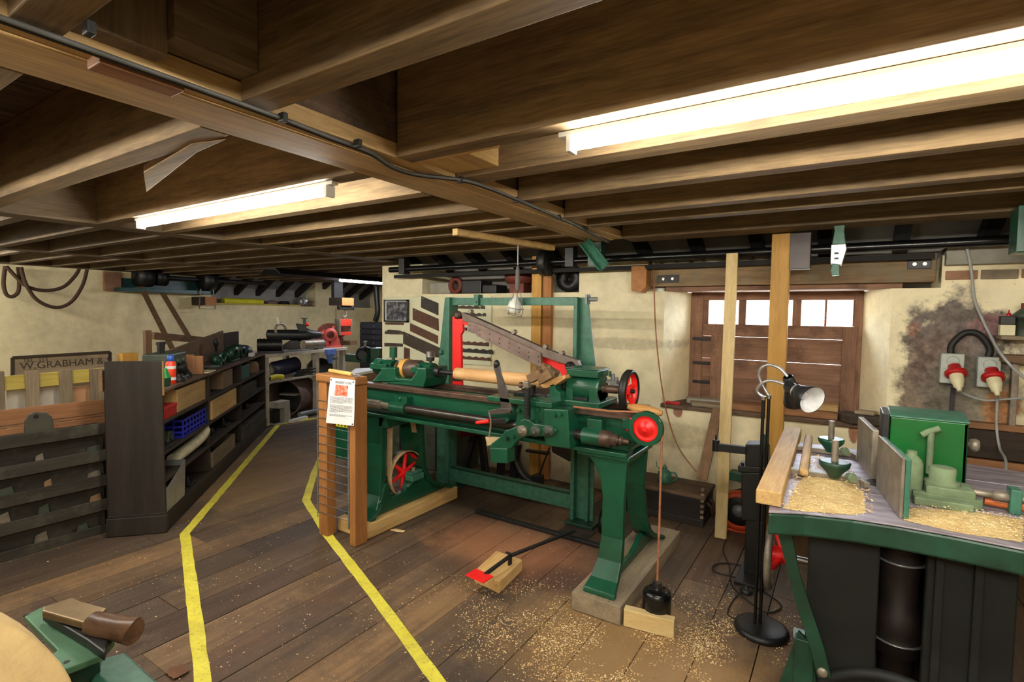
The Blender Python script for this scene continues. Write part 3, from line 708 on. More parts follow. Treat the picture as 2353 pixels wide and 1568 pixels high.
# spring column
p0 = Q(1212, 962, 2.40); p1 = Q(1212, 876, 2.40)
g = G(); g.cyl(p0, p1, .009, n=10); part('spring_rod', g, OLDSTEEL, lathe)
pts = []; turns = 26
for i in range(turns*8+1):
    t = i/(turns*8); an = 2*math.pi*turns*t; c = p0.lerp(Q(1212, 893, 2.40), t); pts.append(c+Vector((.0155*math.cos(an), .0155*math.sin(an), 0)))
g = G(); g.tube(pts, .0032, 5); part('spring', g, DARKST, lathe)
g = G(); p = Q(1211, 886, 2.40); g.box(p.x-.017, p.x+.017, 2.385, 2.418, p.z-.012, p.z+.022); part('spring_head', g, OLDSTEEL, lathe, .005)
p = Q(1194, 885, 2.39); g = G(); g.revolve([(0, .016), (.012, .018), (.016, .008), (.05, .007)], p, (1, .1, 0), 12); part('thumb_screw', g, BROWNST, lathe)
# tool post: clamped cutter blocks and their slide, dusted with fine chips
TP = paint('dusty_steel', (124, 96, 66), .7, .3, .3, 20, .15)
for (u0, v0, u1, v1, w_, h_, y) in ((1216, 872, 1246, 858, .045, .05, 2.52), (1240, 874, 1268, 858, .045, .05, 2.50), (1250, 846, 1278, 864, .07, .05, 2.62), (1236, 856, 1262, 848, .05, .04, 2.66)):
    g = G(); g.bar(Q(u0, v0, y), Q(u1, v1, y), w_, h_); part('tool_block', g, TP, lathe, .004)
for (u, v, y) in ((1232, 850, 2.60), (1247, 843, 2.62), (1262, 847, 2.60), (1256, 855, 2.56)):
    p = Q(u, v, y); g = G(); g.cyl(p-Vector((0, 0, .03)), p+Vector((0, 0, .02)), .012, n=8); part('clamp_bolt', g, TP, lathe)
g = G(); g.prism([Vector((p.x, 2.52, p.z)) for p in px_poly([(1240, 886), (1275, 868), (1298, 862), (1300, 870), (1272, 888), (1250, 893)], 2.52)], (0, .2, 0)); part('tool_slide', g, paint('chip_dust', (186, 142, 88), .95, 0, .3, 40, .3, 120), lathe, .004)
g = G(); g.box(-1.62, -1.40, 2.55, 2.80, 1.03, 1.05); g.cyl((-1.52, 2.6, 1.03), (-1.52, 2.6, 1.09), .022); g.cyl((-1.50, 2.52, .99), (-1.50, 2.52, 1.07), .012); part('tool_base', g, DARKST, lathe, .004)
# bracket and barrel nose in front of the tailstock
g = G(); g.prism([Vector((p.x, 2.52, p.z)) for p in px_poly([(1262, 884), (1275, 881), (1276, 895), (1287, 903), (1289, 925), (1262, 926)], 2.52)], (0, .12, 0)); part('steady_bracket', g, GREEN, lathe, .005)
c = Q(1285, 890, 2.60); g = G(); g.revolve([(0, .03), (.02, .034), (.035, .022), (.06, .02), (.062, .028), (.075, .028)], c-Vector((.03, 0, 0)), (1, 0, 0), 14); part('chuck', g, DARKST, lathe)
# tailstock
TY = 2.58
xA = Q(1303, 860, TY).x; xB = Q(1396, 860, TY+.13).x; zA = Q(1350, 848, TY).z; zB = Q(1350, 868, TY).z
g = G(); g.box(xA, xB, TY-.01, TY+.15, zB, zA-.006); tp = part('tailstock_top', g, GREEN, lathe, .005)
g = G(); g.box(xA-.005, xB+.005, TY-.014, TY+.16, zA-.006, zA); part('top_plate', g, GREEN, tp, .002)
zc = AZ-.03
xa = Q(1299, 900, TY).x; xb = Q(1397, 900, TY+.15).x
g = G(); g.revolve([(0, .074), (.012, .08), (xb-xa-.012, .08), (xb-xa, .074)], (xa, TY+.08, AZ), (1, 0, 0), 32); g.box(xa, xa+.045, TY-.0, TY+.16, 1.0, AZ); g.box(xb-.05, xb, TY-.0, TY+.16, 1.0, AZ); g.box(xa+.01, xb-.01, TY+.11, TY+.16, 1.0, AZ); g.box(xa-.03, xb+.02, TY-.03, TY+.25, 1.0, 1.035); part('tailstock', g, GREEN, lathe, .006)
g = G(); g.box(xa+.046, xb-.061, TY+.01, TY+.12, 1.036, AZ-.05); part('tailstock_slot', g, MATTDARK, lathe)  # solid block; the shade of the open slot is put into its colour
g = G(); L = Q(1441, 890, TY+.08).x-xb; g.revolve([(0, .024)]+[(.02+i*.006, .020+.004*(i % 2)) for i in range(10)]+[(.085, .02), (L, .02)], (xb, TY+.08, AZ), (1, 0, 0), 16); part('barrel_screw', g, BROWNST, lathe)
HX = xb+L+.012; HY = TY+.08; HR = .104
g = G(); g.revolve([(-.016, HR-.012), (.016, HR-.012), (.022, HR), (.012, HR+.010), (-.012, HR+.010), (-.022, HR), (-.016, HR-.012)], (HX, HY, AZ), (1, 0, 0), 40, cap=False); hw = part('handwheel', g, DARKST, lathe)
g = G(); g.revolve([(-.014, HR-.014), (.014, HR-.014), (.014, HR-.010), (-.014, HR-.010), (-.014, HR-.014)], (HX, HY, AZ), (1, 0, 0), 40, cap=False); g.cyl((HX-.05, HY, AZ), (HX+.01, HY, AZ), .025)
for k in range(5):
    an = 2*math.pi*k/5+.3; g.tube([(HX-.02, HY+.02*math.cos(an), AZ+.02*math.sin(an)), (HX, HY+(HR-.01)*math.cos(an), AZ+(HR-.01)*math.sin(an))], .011, 8)
part('wheel_web', g, RED, hw)
g = G(); g.cyl((HX+.01, HY, AZ), (HX+.03, HY, AZ), .012, n=6); part('wheel_nut', g, DARKST, hw)
hp = Vector((HX+.018, HY-.065, AZ-.072)); g = G(); g.revolve([(0, .013), (.012, .016), (.05, .024), (.11, .025), (.165, .019), (.18, .011)], hp, (1, .05, -.10), 16); part('crank_handle', g, wd('handle', 0), hw)
for u, v in ((1408, 872), (1416, 880)):
    p = Q(u, v, TY+.1); g = G(); g.cyl(p-Vector((0, 0, .02)), p+Vector((0, 0, .03)), .012, n=8); g.box(p.x-.03, p.x+.03, p.y-.02, p.y+.02, p.z-.022, p.z-.005); part('clamp_stud', g, GREYM, lathe)
for u in (1372, 1376, 1392):
    p = Q(u, 866, TY); g = G(); g.cyl((p.x, TY+.06, AZ+.07), (p.x, TY+.06, AZ+.10), .007, n=8); part('oiler', g, GREEN, tp)
# end bracket, grooved pulley and cord
c = Q(1485, 985, 2.46); PX_, PZ_ = c.x, c.z; PR = .083
g = G(); g.revolve([(0, PR), (.006, PR+.002), (.012, PR-.008), (.02, PR-.008), (.026, PR+.002), (.032, PR)], (PX_, 2.476, PZ_), (0, -1, 0), 40, cap=False); g.revolve([(0, PR-.022), (0, PR), ], (PX_, 2.476, PZ_), (0, -1, 0), 40, cap=False); g.revolve([(.032, PR), (.032, PR-.020)], (PX_, 2.476, PZ_), (0, -1, 0), 40, cap=False); pu = part('cord_pulley', g, GREEN, lathe)
g = G(); g.revolve([(0, .001), (0, PR-.018), (.026, PR-.019), (.018, PR-.03), (.018, .036), (.03, .032), (.03, .022), (.034, .020), (.034, .001)], (PX_, 2.476, PZ_), (0, -1, 0), 36, cap=False); part('pulley_web', g, RED, pu)
g = G(); g.cyl((PX_, 2.45, PZ_), (PX_, 2.436, PZ_), .013, n=6); part('nut', g, RED, pu)
g = G(); g.bar((BX1-.03, 2.53, .95), (PX_, 2.50, PZ_), .03, .05); g.bar((BX1-.02, 2.55, .83), (PX_, 2.50, PZ_), .025, .04); part('pulley_arm', g, GREEN, lathe, .004)
g = G(); g.bar((BX1-.03, 2.545, .93), (BX1+.055, 2.545, .985), .02, .05); part('red_arm', g, RED, lathe, .004)
wt_top = Vector((PX_+PR-.008, 2.46, .22))
pts = [Q(1318, 935, 2.46), Q(1400, 945, 2.46), Vector((PX_-.02, 2.46, PZ_+PR-.006))]
for k in range(1, 8):
    an = math.pi/2-math.pi/2*k/8; pts.append(Vector((PX_+(PR-.006)*math.cos(an), 2.46, PZ_+(PR-.006)*math.sin(an))))
pts += [Vector((PX_+PR-.006, 2.46, PZ_)), Vector((PX_+PR-.006, 2.46, .5)), wt_top]
g = G(); g.tube(pts, .0055, 8); part('cord', g, CORDM, lathe)

# workpiece
x0 = Q(1048, 858, AY).x; x1 = Q(1246, 870, AY).x; L = x1-x0
g = G(); g.revolve([(0, .030), (.004, .040), (.085, .0405), (.088, .037), (.092, .037), (.096, .041), (L*.6, .042), (L*.9, .043), (L, .043)], (x0, AY, AZ), (1, 0, 0), 32)
single('spindle_blank', g, wd('beech', 0), 'turned pale beech spindle blank held between the lathe centres', 'wood blank', bottom=False)
# hanging weight, feet blocks, pine offcut
wt = thing('lathe_weight', 'black cast weight hanging from the lathe cord beside the right leg', 'weight', (wt_top.x, 2.46, .005))
g = G(); g.revolve([(0, .062), (.008, .068), (.145, .068), (.162, .063), (.172, .050), (.174, .012), (.18, .012)], (wt_top.x, 2.46, .004), (0, 0, 1), 28); part('body', g, BLACKG, wt)
g = G(); g.box(wt_top.x-.022, wt_top.x-.012, 2.45, 2.47, .172, .21); g.box(wt_top.x+.010, wt_top.x+.020, 2.45, 2.47, .172, .21); g.cyl((wt_top.x-.03, 2.46, .195), (wt_top.x+.028, 2.46, .195), .006); part('shackle', g, DARKST, wt)
g = G(); g.box(-1.12, -.86, 2.345, 3.42, .001, .094); single('bearer_block', g, wd('grey', 1), 'long grey timber bearer under the right leg of the lathe', 'timber', bev=.004)
g = G(); g.box(-2.885, -2.60, 2.315, 3.27, .001, .094); single('bearer_block', g, wd('pine', 1), 'pale timber bearer under the left leg of the lathe', 'timber', bev=.004)
a = onz(1432, 1440, 0); b = onz(1548, 1470, 0)
g = G(); d = (b-a).normalized(); nrm = Vector((-d.y, d.x, 0)); g.prism([a+Vector((0, 0, .001)), b+Vector((0, 0, .001)), b+nrm*.045+Vector((0, 0, .001)), a+nrm*.045+Vector((0, 0, .001))], (0, 0, .085)); single('pine_offcut', g, wd('palepine', 0), 'short pale pine offcut on edge against the right bearer block', 'timber', bev=.003)

# foot treadle on its wooden block
a = onz(1112, 1336, 0); blk = [onz(1090, 1338, 0), onz(1147, 1366, 0), onz(1200, 1312, 0), onz(1140, 1290, 0)]
g = G(); g.prism([Vector((p.x, p.y, .001)) for p in blk], (0, 0, .065)); single('treadle_block', g, wd('pine', 1), 'worn wooden block under the red foot treadle', 'timber', bev=.004)
tr_ = thing('foot_treadle', 'black iron foot treadle bar with a red pad on a wooden block', 'foot pedal', (-1.62, 2.4, .07))
p0 = onz(1100, 1326, .10); p1 = onz(1172, 1278, .12); p2 = onz(1285, 1198, .06)
p2 = p1+(p1-p0)*2.6; p2.z = .05
g = G(); g.bar(p0+Vector((.02, .03, .005)), p1, .022, .012); g.bar(p1, p2, .024, .014); part('bar', g, BLACK, tr_, .002)
d = (p1-p0).normalized(); n_ = Vector((-d.y, d.x, 0)).normalized()
g = G(); g.prism([p0-n_*.065-d*.035, p0+n_*.065-d*.035, p0+n_*.065+d*.045, p0-n_*.065+d*.045], (0, 0, .006)); part('pad', g, RED, tr_, .002, 'red painted foot pad')
g = G(); g.bar(p1+Vector((0, 0, .012)), p1-Vector((0, 0, .052)), .03, .012); g.bar(p1-n_*.03+Vector((0, 0, .012)), p1+n_*.03+Vector((0, 0, .012)), .012, .01); part('pivot', g, BLACK, tr_, .002)
# ================================================================== GANTRY AND PIECES BEHIND THE LATHE
YG = 3.40
gn = thing('green_gantry', 'green steel gantry frame standing behind the lathe with red levers', 'machine frame', (-2.2, 3.42, 0))
def flat(P, y, t, mat, name, par, bev=.004, label=None):
    g = G(); g.prism([Vector((p.x, y, p.z)) for p in px_poly(P, y)], (0, t, 0)); return part(name, g, mat, par, bev, label)
# left upright: tapered web with a flange
zl = Q(1030, 684, YG).z
def upr(u_top, u_bot, name='upright'):
    a0 = Q(u_top[0], 684, YG); a1 = Q(u_top[1], 684, YG); b0 = Q(u_bot[0], 845, YG); b1 = Q(u_bot[1], 845, YG)
    k0 = (b0.x-a0.x)/(a0.z-b0.z); k1 = (b1.x-a1.x)/(a1.z-b1.z)
    zb = .02
    g = G(); g.prism([(a0.x, YG, a0.z), (a1.x, YG, a1.z), (b1.x, YG, b1.z), (b1.x+.01, YG, zb), (b0.x-.01, YG, zb), (b0.x, YG, b0.z)], (0, .02, 0))
    return g, a0, a1, b0, b1, zb
g, a0, a1, b0, b1, zb = upr((1022, 1041), (1006, 1041)); g.box(b1.x-.035, b1.x, YG-.055, YG+.06, zb, a1.z); part('upright', g, GREEN2, gn, .004)
g = G(); g.box(b0.x-.03, b1.x+.04, YG-.1, YG+.12, .001, .02); part('foot_plate', g, DKGREEN, gn, .003)
LX = b1.x
g, a0, a1, b0, b1, zb = upr((1321, 1350), (1322, 1367)); g.box(b0.x, b0.x+.03, YG-.05, YG+.06, zb, a1.z); g.box(b1.x-.04, b1.x-.02, YG-.03, YG+.04, zb, 1.1); part('upright', g, GREEN2, gn, .004)
g = G(); g.box(b0.x-.02, b1.x+.05, YG-.1, YG+.12, .001, .02); part('foot_plate', g, DKGREEN, gn, .003)
RX = b0.x
zt_ = Q(1180, 684, YG-.01).z; zb_ = Q(1180, 702, YG-.01).z
g = G(); g.box(LX-.02, RX+.02, YG-.02, YG+.0, zb_, zt_); part('crossbar', g, GREEN2, gn, .003)
p = Q(1096, 690, YG-.03); g = G(); g.box(p.x-.022, p.x+.022, YG-.045, YG+.02, zb_-.005, zt_+.025); cl = part('crossbar_clip', g, GREEN2, gn, .003)
g = G(); g.cyl((p.x, YG-.045, p.z-.015), (p.x, YG-.055, p.z-.015), .010, n=8); part('bolt', g, GREEN2, cl)
p = Q(1354, 688, YG); g = G(); g.cyl((RX+.08, YG+.02, p.z), (RX+.15, YG+.02, p.z), .016, n=10); g.box(RX+.07, RX+.085, YG-.01, YG+.05, p.z-.035, p.z+.035); part('adjuster', g, GREYM, gn)
z0 = Q(1185, 1128, YG).z
g = G(); g.box(LX-.02, RX+.02, YG-.025, YG-.01, .085, .20); g.box(LX-.02, RX+.02, YG-.025, YG+.05, .19, .20); part('lower_rail', g, GREEN2, gn, .003)
p = Q(1015, 810, YG); g = G(); g.sphere((p.x, YG-.01, p.z), .022, 10); part('boss', g, GREEN2, gn)
# red rocking lever and the slanted former arm
YR = 3.24
flat([(1039, 727), (1062, 727), (1063, 762), (1058, 770), (1060, 884), (1066, 893), (1070, 935), (1039, 935)], YR, .03, RED, 'red_lever', gn)
flat([(1040, 868), (1060, 868), (1061, 876), (1040, 876)], YR-.004, .004, BLACK, 'lever_band', gn, 0)
p = Q(1052, 724, YR); g = G(); g.revolve([(0, .032), (.02, .034), (.022, .02), (.03, .018)], (p.x, YR+.01, p.z), (0, -1, 0), 20); g.box(p.x-.03, p.x+.06, YR+.0, YR+.03, p.z-.03, p.z+.02); part('lever_pivot', g, BROWNST, gn)
A1 = [(1062, 718), (1080, 725), (1252, 802), (1326, 828), (1332, 846), (1310, 842), (1246, 820), (1076, 742), (1062, 738)]
ar = flat(A1, YR-.035, .05, paint('grey_brown_steel', (112, 98, 90), .5, .5, .2, 14, .06), 'former_arm', gn)
A2 = [(1075, 738), (1093, 742), (1242, 812), (1244, 842), (1240, 845), (1095, 772), (1093, 768), (1074, 762)]
pl = flat(A2, YR-.052, .016, paint('grey_brown_plate', (124, 104, 96), .5, .45, .2, 12, .05), 'former_plate', gn)
for i in range(8):
    for dv in (0, 11):
        u = 1080+i*22.5; v = 748+i*10.3+dv; p = Q(u, v, YR-.053); g = G(); g.cyl((p.x, YR-.0535, p.z), (p.x, YR-.050, p.z), .0055, n=8); part('screw_hole', g, BLACK, pl)
for u, v in ((1080, 716), (1180, 763), (1253, 797), (1290, 812)):
    p = Q(u, v, YR-.02); g = G(); g.cyl((p.x, YR-.03, p.z), (p.x, YR+.01, p.z), .016, n=12); part('arm_stud', g, OLDSTEEL, ar)
flat([(1063, 735), (1082, 742), (1080, 750), (1063, 746)], YR-.01, .02, RED, 'red_link', gn)
flat([(1246, 818), (1308, 842), (1326, 846), (1326, 856), (1306, 853), (1306, 868), (1294, 872), (1287, 856), (1246, 832)], YR+.02, .03, RED, 'red_link', gn)
p = Q(1312, 842, YR-.03); g = G(); g.revolve([(0, .034), (.02, .034), (.022, .018), (.035, .016)], (p.x, YR-.03, p.z), (0, -1, 0), 18); part('arm_joint', g, DARKST, gn)

# dark second machine standing behind, seen under the bed
mk = thing('black_treadle_stand', 'black cast iron treadle machine standing in the shadow behind the lathe', 'machine', (-2.3, 3.75, 0))
YB = 3.72
def seg(u0, v0, u1, v1, w_, y=YB, name='leg', mat=BLACK, t=.05):
    g = G(); g.bar(Q(u0, v0, y), Q(u1, v1, y), t, w_, (0, 0, 1) if abs(u1-u0) > abs(v1-v0) else (1, 0, 0)); return part(name, g, mat, mk, .006)
for (u0, u1) in ((1062, 1090), (1120, 1105), (1150, 1155), (1182, 1182)):
    a = Q(u1, 1000, YB); b = Q(u0, 1000, YB); b = Vector((b.x, YB, .01)); g = G(); g.bar(a, b, .05, .06, (1, 0, 0)); part('leg', g, BLACK, mk, .006)
a = Q(1190, 1020, YB); g = G(); g.tube(spline([a, Q(1186, 1060, YB), Q(1205, 1095, YB), Q(1228, 1108, YB)], 6), .04, 8); part('curved_arm', g, BLACK, mk)
seg(1060, 1104, 1125, 1100, .03, name='stretcher'); seg(1120, 1108, 1200, 1112, .03, name='stretcher'); seg(1210, 1035, 1262, 1043, .022, name='treadle_link')
p = Q(1262, 1030, YB-.1); q2 = Q(1236, 1100, YB-.1); g = G(); g.tube([p, q2], .007, 8); g.box(q2.x-.035, q2.x+.035, YB-.14, YB-.06, .03, q2.z+.03); part('treadle_rod', g, BLACK, mk)
a = Q(1040, 982, YB-.15); b = Q(1122, 1006, YB-.15); g = G(); g.prism([Vector((p.x, YB-.15, p.z)) for p in px_poly([(1040, 960), (1128, 975), (1120, 994), (1085, 1003), (1040, 1006)], YB-.15)], (0, .3, 0)); part('maroon_table', g, DKRED, mk, .006, 'maroon painted table')
g = G(); g.prism([Vector((p.x, YB-.2, p.z)) for p in px_poly([(1266, 1026), (1332, 1030), (1328, 1050), (1308, 1062), (1268, 1040)], YB-.2)], (0, .25, 0)); part('sump_tray', g, BLACK, mk, .006)
g = G(); g.box(-1.75, -1.35, YB+.05, YB+.12, .55, .62); g.box(-2.6, -1.35, YB, YB+.08, .70, .76); part('rear_rail', g, BLACK, mk, .004)
# long iron strip on the floor in front of the gantry
a = onz(1095, 1178, 0); b = onz(1390, 1262, 0)
g = G(); g.bar(a+Vector((0, 0, .012)), b+Vector((0, 0, .012)), .045, .02); single('floor_iron', g, BLACK, 'flat black iron bar lying on the floor under the lathe', 'iron bar', bev=.003)
a = onz(1385, 1245, 0); g = G(); g.revolve([(0, .001), (0, .085), (.05, .085), (.052, .03), (.07, .03), (.07, .001)], (a.x-.06, a.y+.12, .088), (1, .1, 0), 28, cap=False); single('black_disc_wheel', g, BLACK, 'black iron disc wheel on edge behind the right leg of the lathe', 'wheel')
# grey trunk in the shadow behind the left leg
tk = thing('lidded_chest', 'dusty grey lidded chest in the shadow behind the left leg of the lathe', 'chest', (-3.5, 3.85, 0))
a = Q(915, 1010, 3.72); b = Q(1032, 1000, 3.72); xa, xb = Q(900, 1000, 3.7).x, Q(1040, 1000, 3.7).x
g = G(); g.box(xa, xb, 3.7, 4.1, .01, .56); part('body', g, GREYGREEN, tk, .006)
g = G(); g.box(xa-.01, xb+.01, 3.69, 4.1, .565, .66); part('lid', g, GREYGREEN, tk, .008)
for x in (xa+.12, xb-.2):
    g = G(); g.box(x, x+.05, 3.685, 3.70, .02, .65); part('iron_band', g, DARKST, tk, .002)
# ================================================================== RIGHT SIDE: SPINDLE MOULDER, LAMP, POSTS, SOCKETS
ZT = .85
sm = thing('spindle_moulder', 'heavy green spindle moulder with a bright green hood and a sawdust covered table', 'woodworking machine', (.35, 2.5, 0))
near = [onz(u, v, ZT) for u, v in ((1766, 1176), (1850, 1180), (1960, 1192), (2060, 1207), (2200, 1232), (2353, 1262))]
near = [Vector((p.x, p.y, ZT)) for p in near]; near.append(Vector((.95, 2.12, ZT))); near.append(Vector((1.25, 2.30, ZT)))
far_l = onz(1795, 1014, ZT)
poly = near+[Vector((1.30, 2.75, ZT)), Vector((1.05, 2.98, ZT)), Vector((.70, 3.05, ZT)), Vector((.45, 3.09, ZT)), Vector((-.20, 3.09, ZT)), Vector((-.255, 3.05, ZT)), Vector((-.255, 2.9, ZT))]
# table top: three ground strips with joints, over a green rim casting
TS = NT('planed_table_steel'); v_ = TS.coord(); f_ = TS.noise(v_, 7, 5, .6, (1, 4, 1)); f2_ = TS.noise(v_, 40, 3)
TS.l(TS.ramp(f_, [(.3, lin((112, 100, 108))), (.6, lin((168, 160, 172)))]), TS.b.inputs['Base Color']); TS.b.inputs['Metallic'].default_value = .35; TS.b.inputs['Roughness'].default_value = .42; TS.bump(f2_, .1, .003)
g = G(); g.prism([p-Vector((0, 0, .006)) for p in poly], (0, 0, -.075)); part('table_rim', g, DKGREEN, sm, .008)
def clipy(poly, y0, y1):
    def cl(P, y, keep):
        out = []
        for i in range(len(P)):
            a, b = P[i], P[(i+1) % len(P)]; ia = (a.y >= y) == keep; ib = (b.y >= y) == keep
            if ia: out.append(a)
            if ia != ib: t = (y-a.y)/(b.y-a.y); out.append(a.lerp(b, t))
        return out
    return cl(cl(poly, y0, True), y1, False)
for (ya, yb) in ((1.8, 2.325), (2.33, 2.775), (2.78, 3.2)):
    q = clipy(poly, ya, yb)
    if len(q) > 2: g = G(); g.prism(q, (0, 0, -.0055)); part('table_strip', g, TS.m, sm, .0015)
# body: hollow cabinet open at the front, spindle housing inside
x0 = ony(1856, 1300, 2.22).x; x1 = ony(2342, 1350, 2.22).x
DK = paint('dark_green_black', (9, 13, 11), .7, 0, .4, 8, .1)
ba = ony(2022, 1300, 2.22).x; bb_ = ony(2130, 1300, 2.22).x
g = G(); g.box(x0, ba, 2.22, 2.26, .0, .77); part('front_panel', g, DK, sm, .006)
g = G(); g.box(bb_, x1, 2.22, 2.26, .0, .77); part('front_panel', g, DK, sm, .006)
g = G(); g.box(x0, x0+.03, 2.26, 2.95, .0, .77); part('side_panel', g, DK, sm, .006)
g = G(); g.box(x1-.03, x1, 2.26, 2.95, .0, .77); part('side_panel', g, DK, sm, .006)
g = G(); g.box(x0+.03, x0+.2, 2.92, 2.95, .0, .77); g.box(x1-.35, x1-.03, 2.92, 2.95, .0, .77); part('back_panel', g, DK, sm, .004)
xc = (ba+bb_)/2+.005
g = G(); g.revolve([(0, .055), (.12, .055), (.125, .075), (.28, .075), (.30, .06), (.42, .06), (.5, .075), (.52, .085), (.53, .085), (.54, .05), (.62, .05)], (xc, 2.38, .14), (0, 0, 1), 24); part('spindle_housing', g, paint('dark_brown_iron', (34, 25, 21), .6, .2, .3), sm)
for z in (.30, .60):
    g = G(); g.revolve([(0, .06), (.015, .088), (.018, .088), (.012, .055)], (xc, 2.38, z), (0, 0, 1), 24, cap=False); part('spindle_flange', g, ALU, sm)
for x in (ba+.15, bb_+.12, bb_+.26):
    g = G(); g.box(x, x+.025, 2.20, 2.222, .02, .76); part('stiffening_rib', g, DK, sm, .004)
g = G(); g.ring((x0+.28, 2.215, -.06), (0, 1, 0), .30, .022, 40, 8); part('curved_rib', g, DK, sm)
# fences
def fence(P, t, name):
    a = [onz(u, v, ZT) for u, v in P]; return a
fa = onz(2066, 1192, ZT); fb = onz(2012, 1118, ZT); d = (fb-fa).normalized(); n_ = Vector((-d.y, d.x, 0)); n_ = -n_ if n_.x < 0 else n_
g = G(); g.prism([fa-d*.0, fb, fb+n_*.010, fa+n_*.010], (0, 0, .20)); bmesh.ops.translate(g.bm, verts=g.bm.verts[:], vec=(0, 0, .001)); part('fence_plate', g, OLDSTEEL, sm, .003)
g = G(); g.prism([fa+n_*.0105, fb+n_*.0105, fb+n_*.026, fa+n_*.026], (0, 0, .198)); part('fence_backing', g, GREEN2, sm, .003)
fc = fb+d*.10; fd = fb+d*.42
g = G(); g.prism([fc, fd, fd+n_*.022, fc+n_*.022], (0, 0, .20)); bmesh.ops.translate(g.bm, verts=g.bm.verts[:], vec=(0, 0, .001)); part('fence_plate', g, OLDSTEEL, sm, .003)
p = fb+d*.05+n_*.01; g = G(); g.cyl((p.x+.03, p.y, ZT-.0), (p.x+.03, p.y, ZT+.0015), .065, n=28); part('spindle_hole', g, BLACK, sm); g = G(); g.cyl((p.x+.03, p.y, ZT), (p.x+.03, p.y, ZT+.12), .025, n=16); part('cutter_spindle', g, DARKST, sm)
# hood
hl = onz(2040, 1108, ZT); hr = onz(2193, 1112, ZT); hz = ony(2040, 958, hl.y).z
hy = hl.y+.01; X0, X1 = hl.x, hr.x+.015
P = [(X0, hy, ZT+.03), (X1, hy, ZT+.03), (X1, hy, hz-.015), (X0, hy, hz)]
g = G(); g.box(X0, X1, hy, hy+.015, ZT+.03, hz); g.box(X1-.015, X1, hy, hy+.18, ZT+.03, hz); g.box(X0, X1, hy+.165, hy+.18, ZT+.03, hz); part('hood', g, HOODG, sm, .004)
g = G(); g.prism([(X0-.004, hy-.004, hz), (X1+.004, hy-.004, hz), (X1+.004, hy+.08, hz+.012), (X1+.004, hy+.18, hz+.014), (X0-.004, hy+.18, hz+.014), (X0-.004, hy+.08, hz+.012)], (0, 0, .006))
part('hood_lid', g, GREEN2, sm, .003)
g = G(); g.box(X0-.028, X0-.002, hy+.0, hy+.175, ZT+.10, hz+.012); part('hood_liner', g, BLACK, sm, .004)
g = G(); g.tube([ony(u, v, hy-.02) for u, v in ((2118, 1000), (2135, 992), (2160, 985))], .012, 10); kn = part('hood_handle', g, DUSTG, sm)
p = ony(2140, 990, hy-.02); g = G(); g.cyl((p.x, hy-.02, p.z-.005), (p.x, hy-.02, ZT+.06), .011, n=10); part('adjusting_rod', g, DUSTG, sm)
p = Vector((X1+.0, hy+.08, ZT+.17)); g = G(); g.revolve([(0, .010), (.015, .010), (.017, .022), (.035, .026), (.045, .020), (.047, .01)], p, (1, 0, 0), 16); part('knob', g, OLDSTEEL, sm)
# hydraulic-looking green post and the fence adjuster in front of the hood
p = onz(2078, 1135, ZT); pz = ony(2078, 1033, p.y).z
g = G(); g.revolve([(0, .038), (pz-ZT-.045, .036), (pz-ZT-.03, .030), (pz-ZT-.016, .018), (pz-ZT-.015, .016), (pz-ZT, .016)], (p.x+.015, p.y-.01, ZT), (0, 0, 1), 12); part('fence_post', g, DUSTG, sm)
ca = onz(2100, 1160, ZT); cb_ = onz(2230, 1170, ZT); cy = ca.y
g = G(); g.box(ca.x, cb_.x, cy, cy+.035, ZT+.001, ZT+.028); g.box(ca.x, cb_.x+.03, cy+.05, cy+.085, ZT+.001, ZT+.035); part('slide_rail', g, DUSTG, sm, .004)
p = onz(2150, 1128, ZT); g = G(); g.box(p.x-.05, p.x+.085, cy+.05, cy+.17, ZT+.03, ZT+.062); part('slide_block', g, DUSTG, sm, .005)
g = G(); g.revolve([(0, .05), (.012, .05), (.014, .038), (.055, .040), (.06, .036)], (p.x, cy+.11, ZT+.062), (0, 0, 1), 24); part('clamp_nut', g, DUSTG, sm)
g = G(); yv = cy+.10; g.revolve([(0, .012), (.05, .012), (.052, .018), (.10, .018), (.102, .012), (.14, .012), (.142, .024), (.155, .028), (.185, .028), (.195, .02)], (p.x+.085, yv, ZT+.05), (1, 0, 0), 16); part('adjusting_screw', g, OLDSTEEL, sm)
g = G(); g.box(p.x+.175, p.x+.205, yv-.03, yv+.03, ZT+.001, ZT+.085); part('screw_bracket', g, GREEN2, sm, .004)
# hold-down clamps: bar, boss and stud
for (u, v, k) in ((1908, 1047, 0), (1916, 1107, 1)):
    p = onz(u, v, ZT); z = ZT+.001
    g = G(); g.bar(Vector((p.x-.16, p.y+.02, z+.012)), Vector((p.x+.09, p.y+.03, z+.012)), .035, .022); g.bar(Vector((p.x+.085, p.y+.03, z+.012)), Vector((p.x+.11, p.y-.03, z+.012)), .02, .022); part('clamp_bar', g, OLDSTEEL, sm, .003)
    g = G(); g.revolve([(0, .018), (.02, .03), (.045, .052), (.062, .056), (.066, .050)], (p.x, p.y, z+.016), (0, 0, 1), 18); part('clamp_boss', g, DKGREEN if k else GREEN, sm)
    g = G(); g.cyl((p.x, p.y, z+.08), (p.x, p.y, z+.165), .0125, n=12); part('clamp_stud', g, OLDSTEEL, sm)
    g = G(); q2 = Vector((p.x+.045, p.y-.045, z+.04)); g.revolve([(0, .014), (.02, .014), (.022, .02), (.03, .016)], q2, (.6, -.8, 0), 10); part('wing_screw', g, DUSTG, sm)
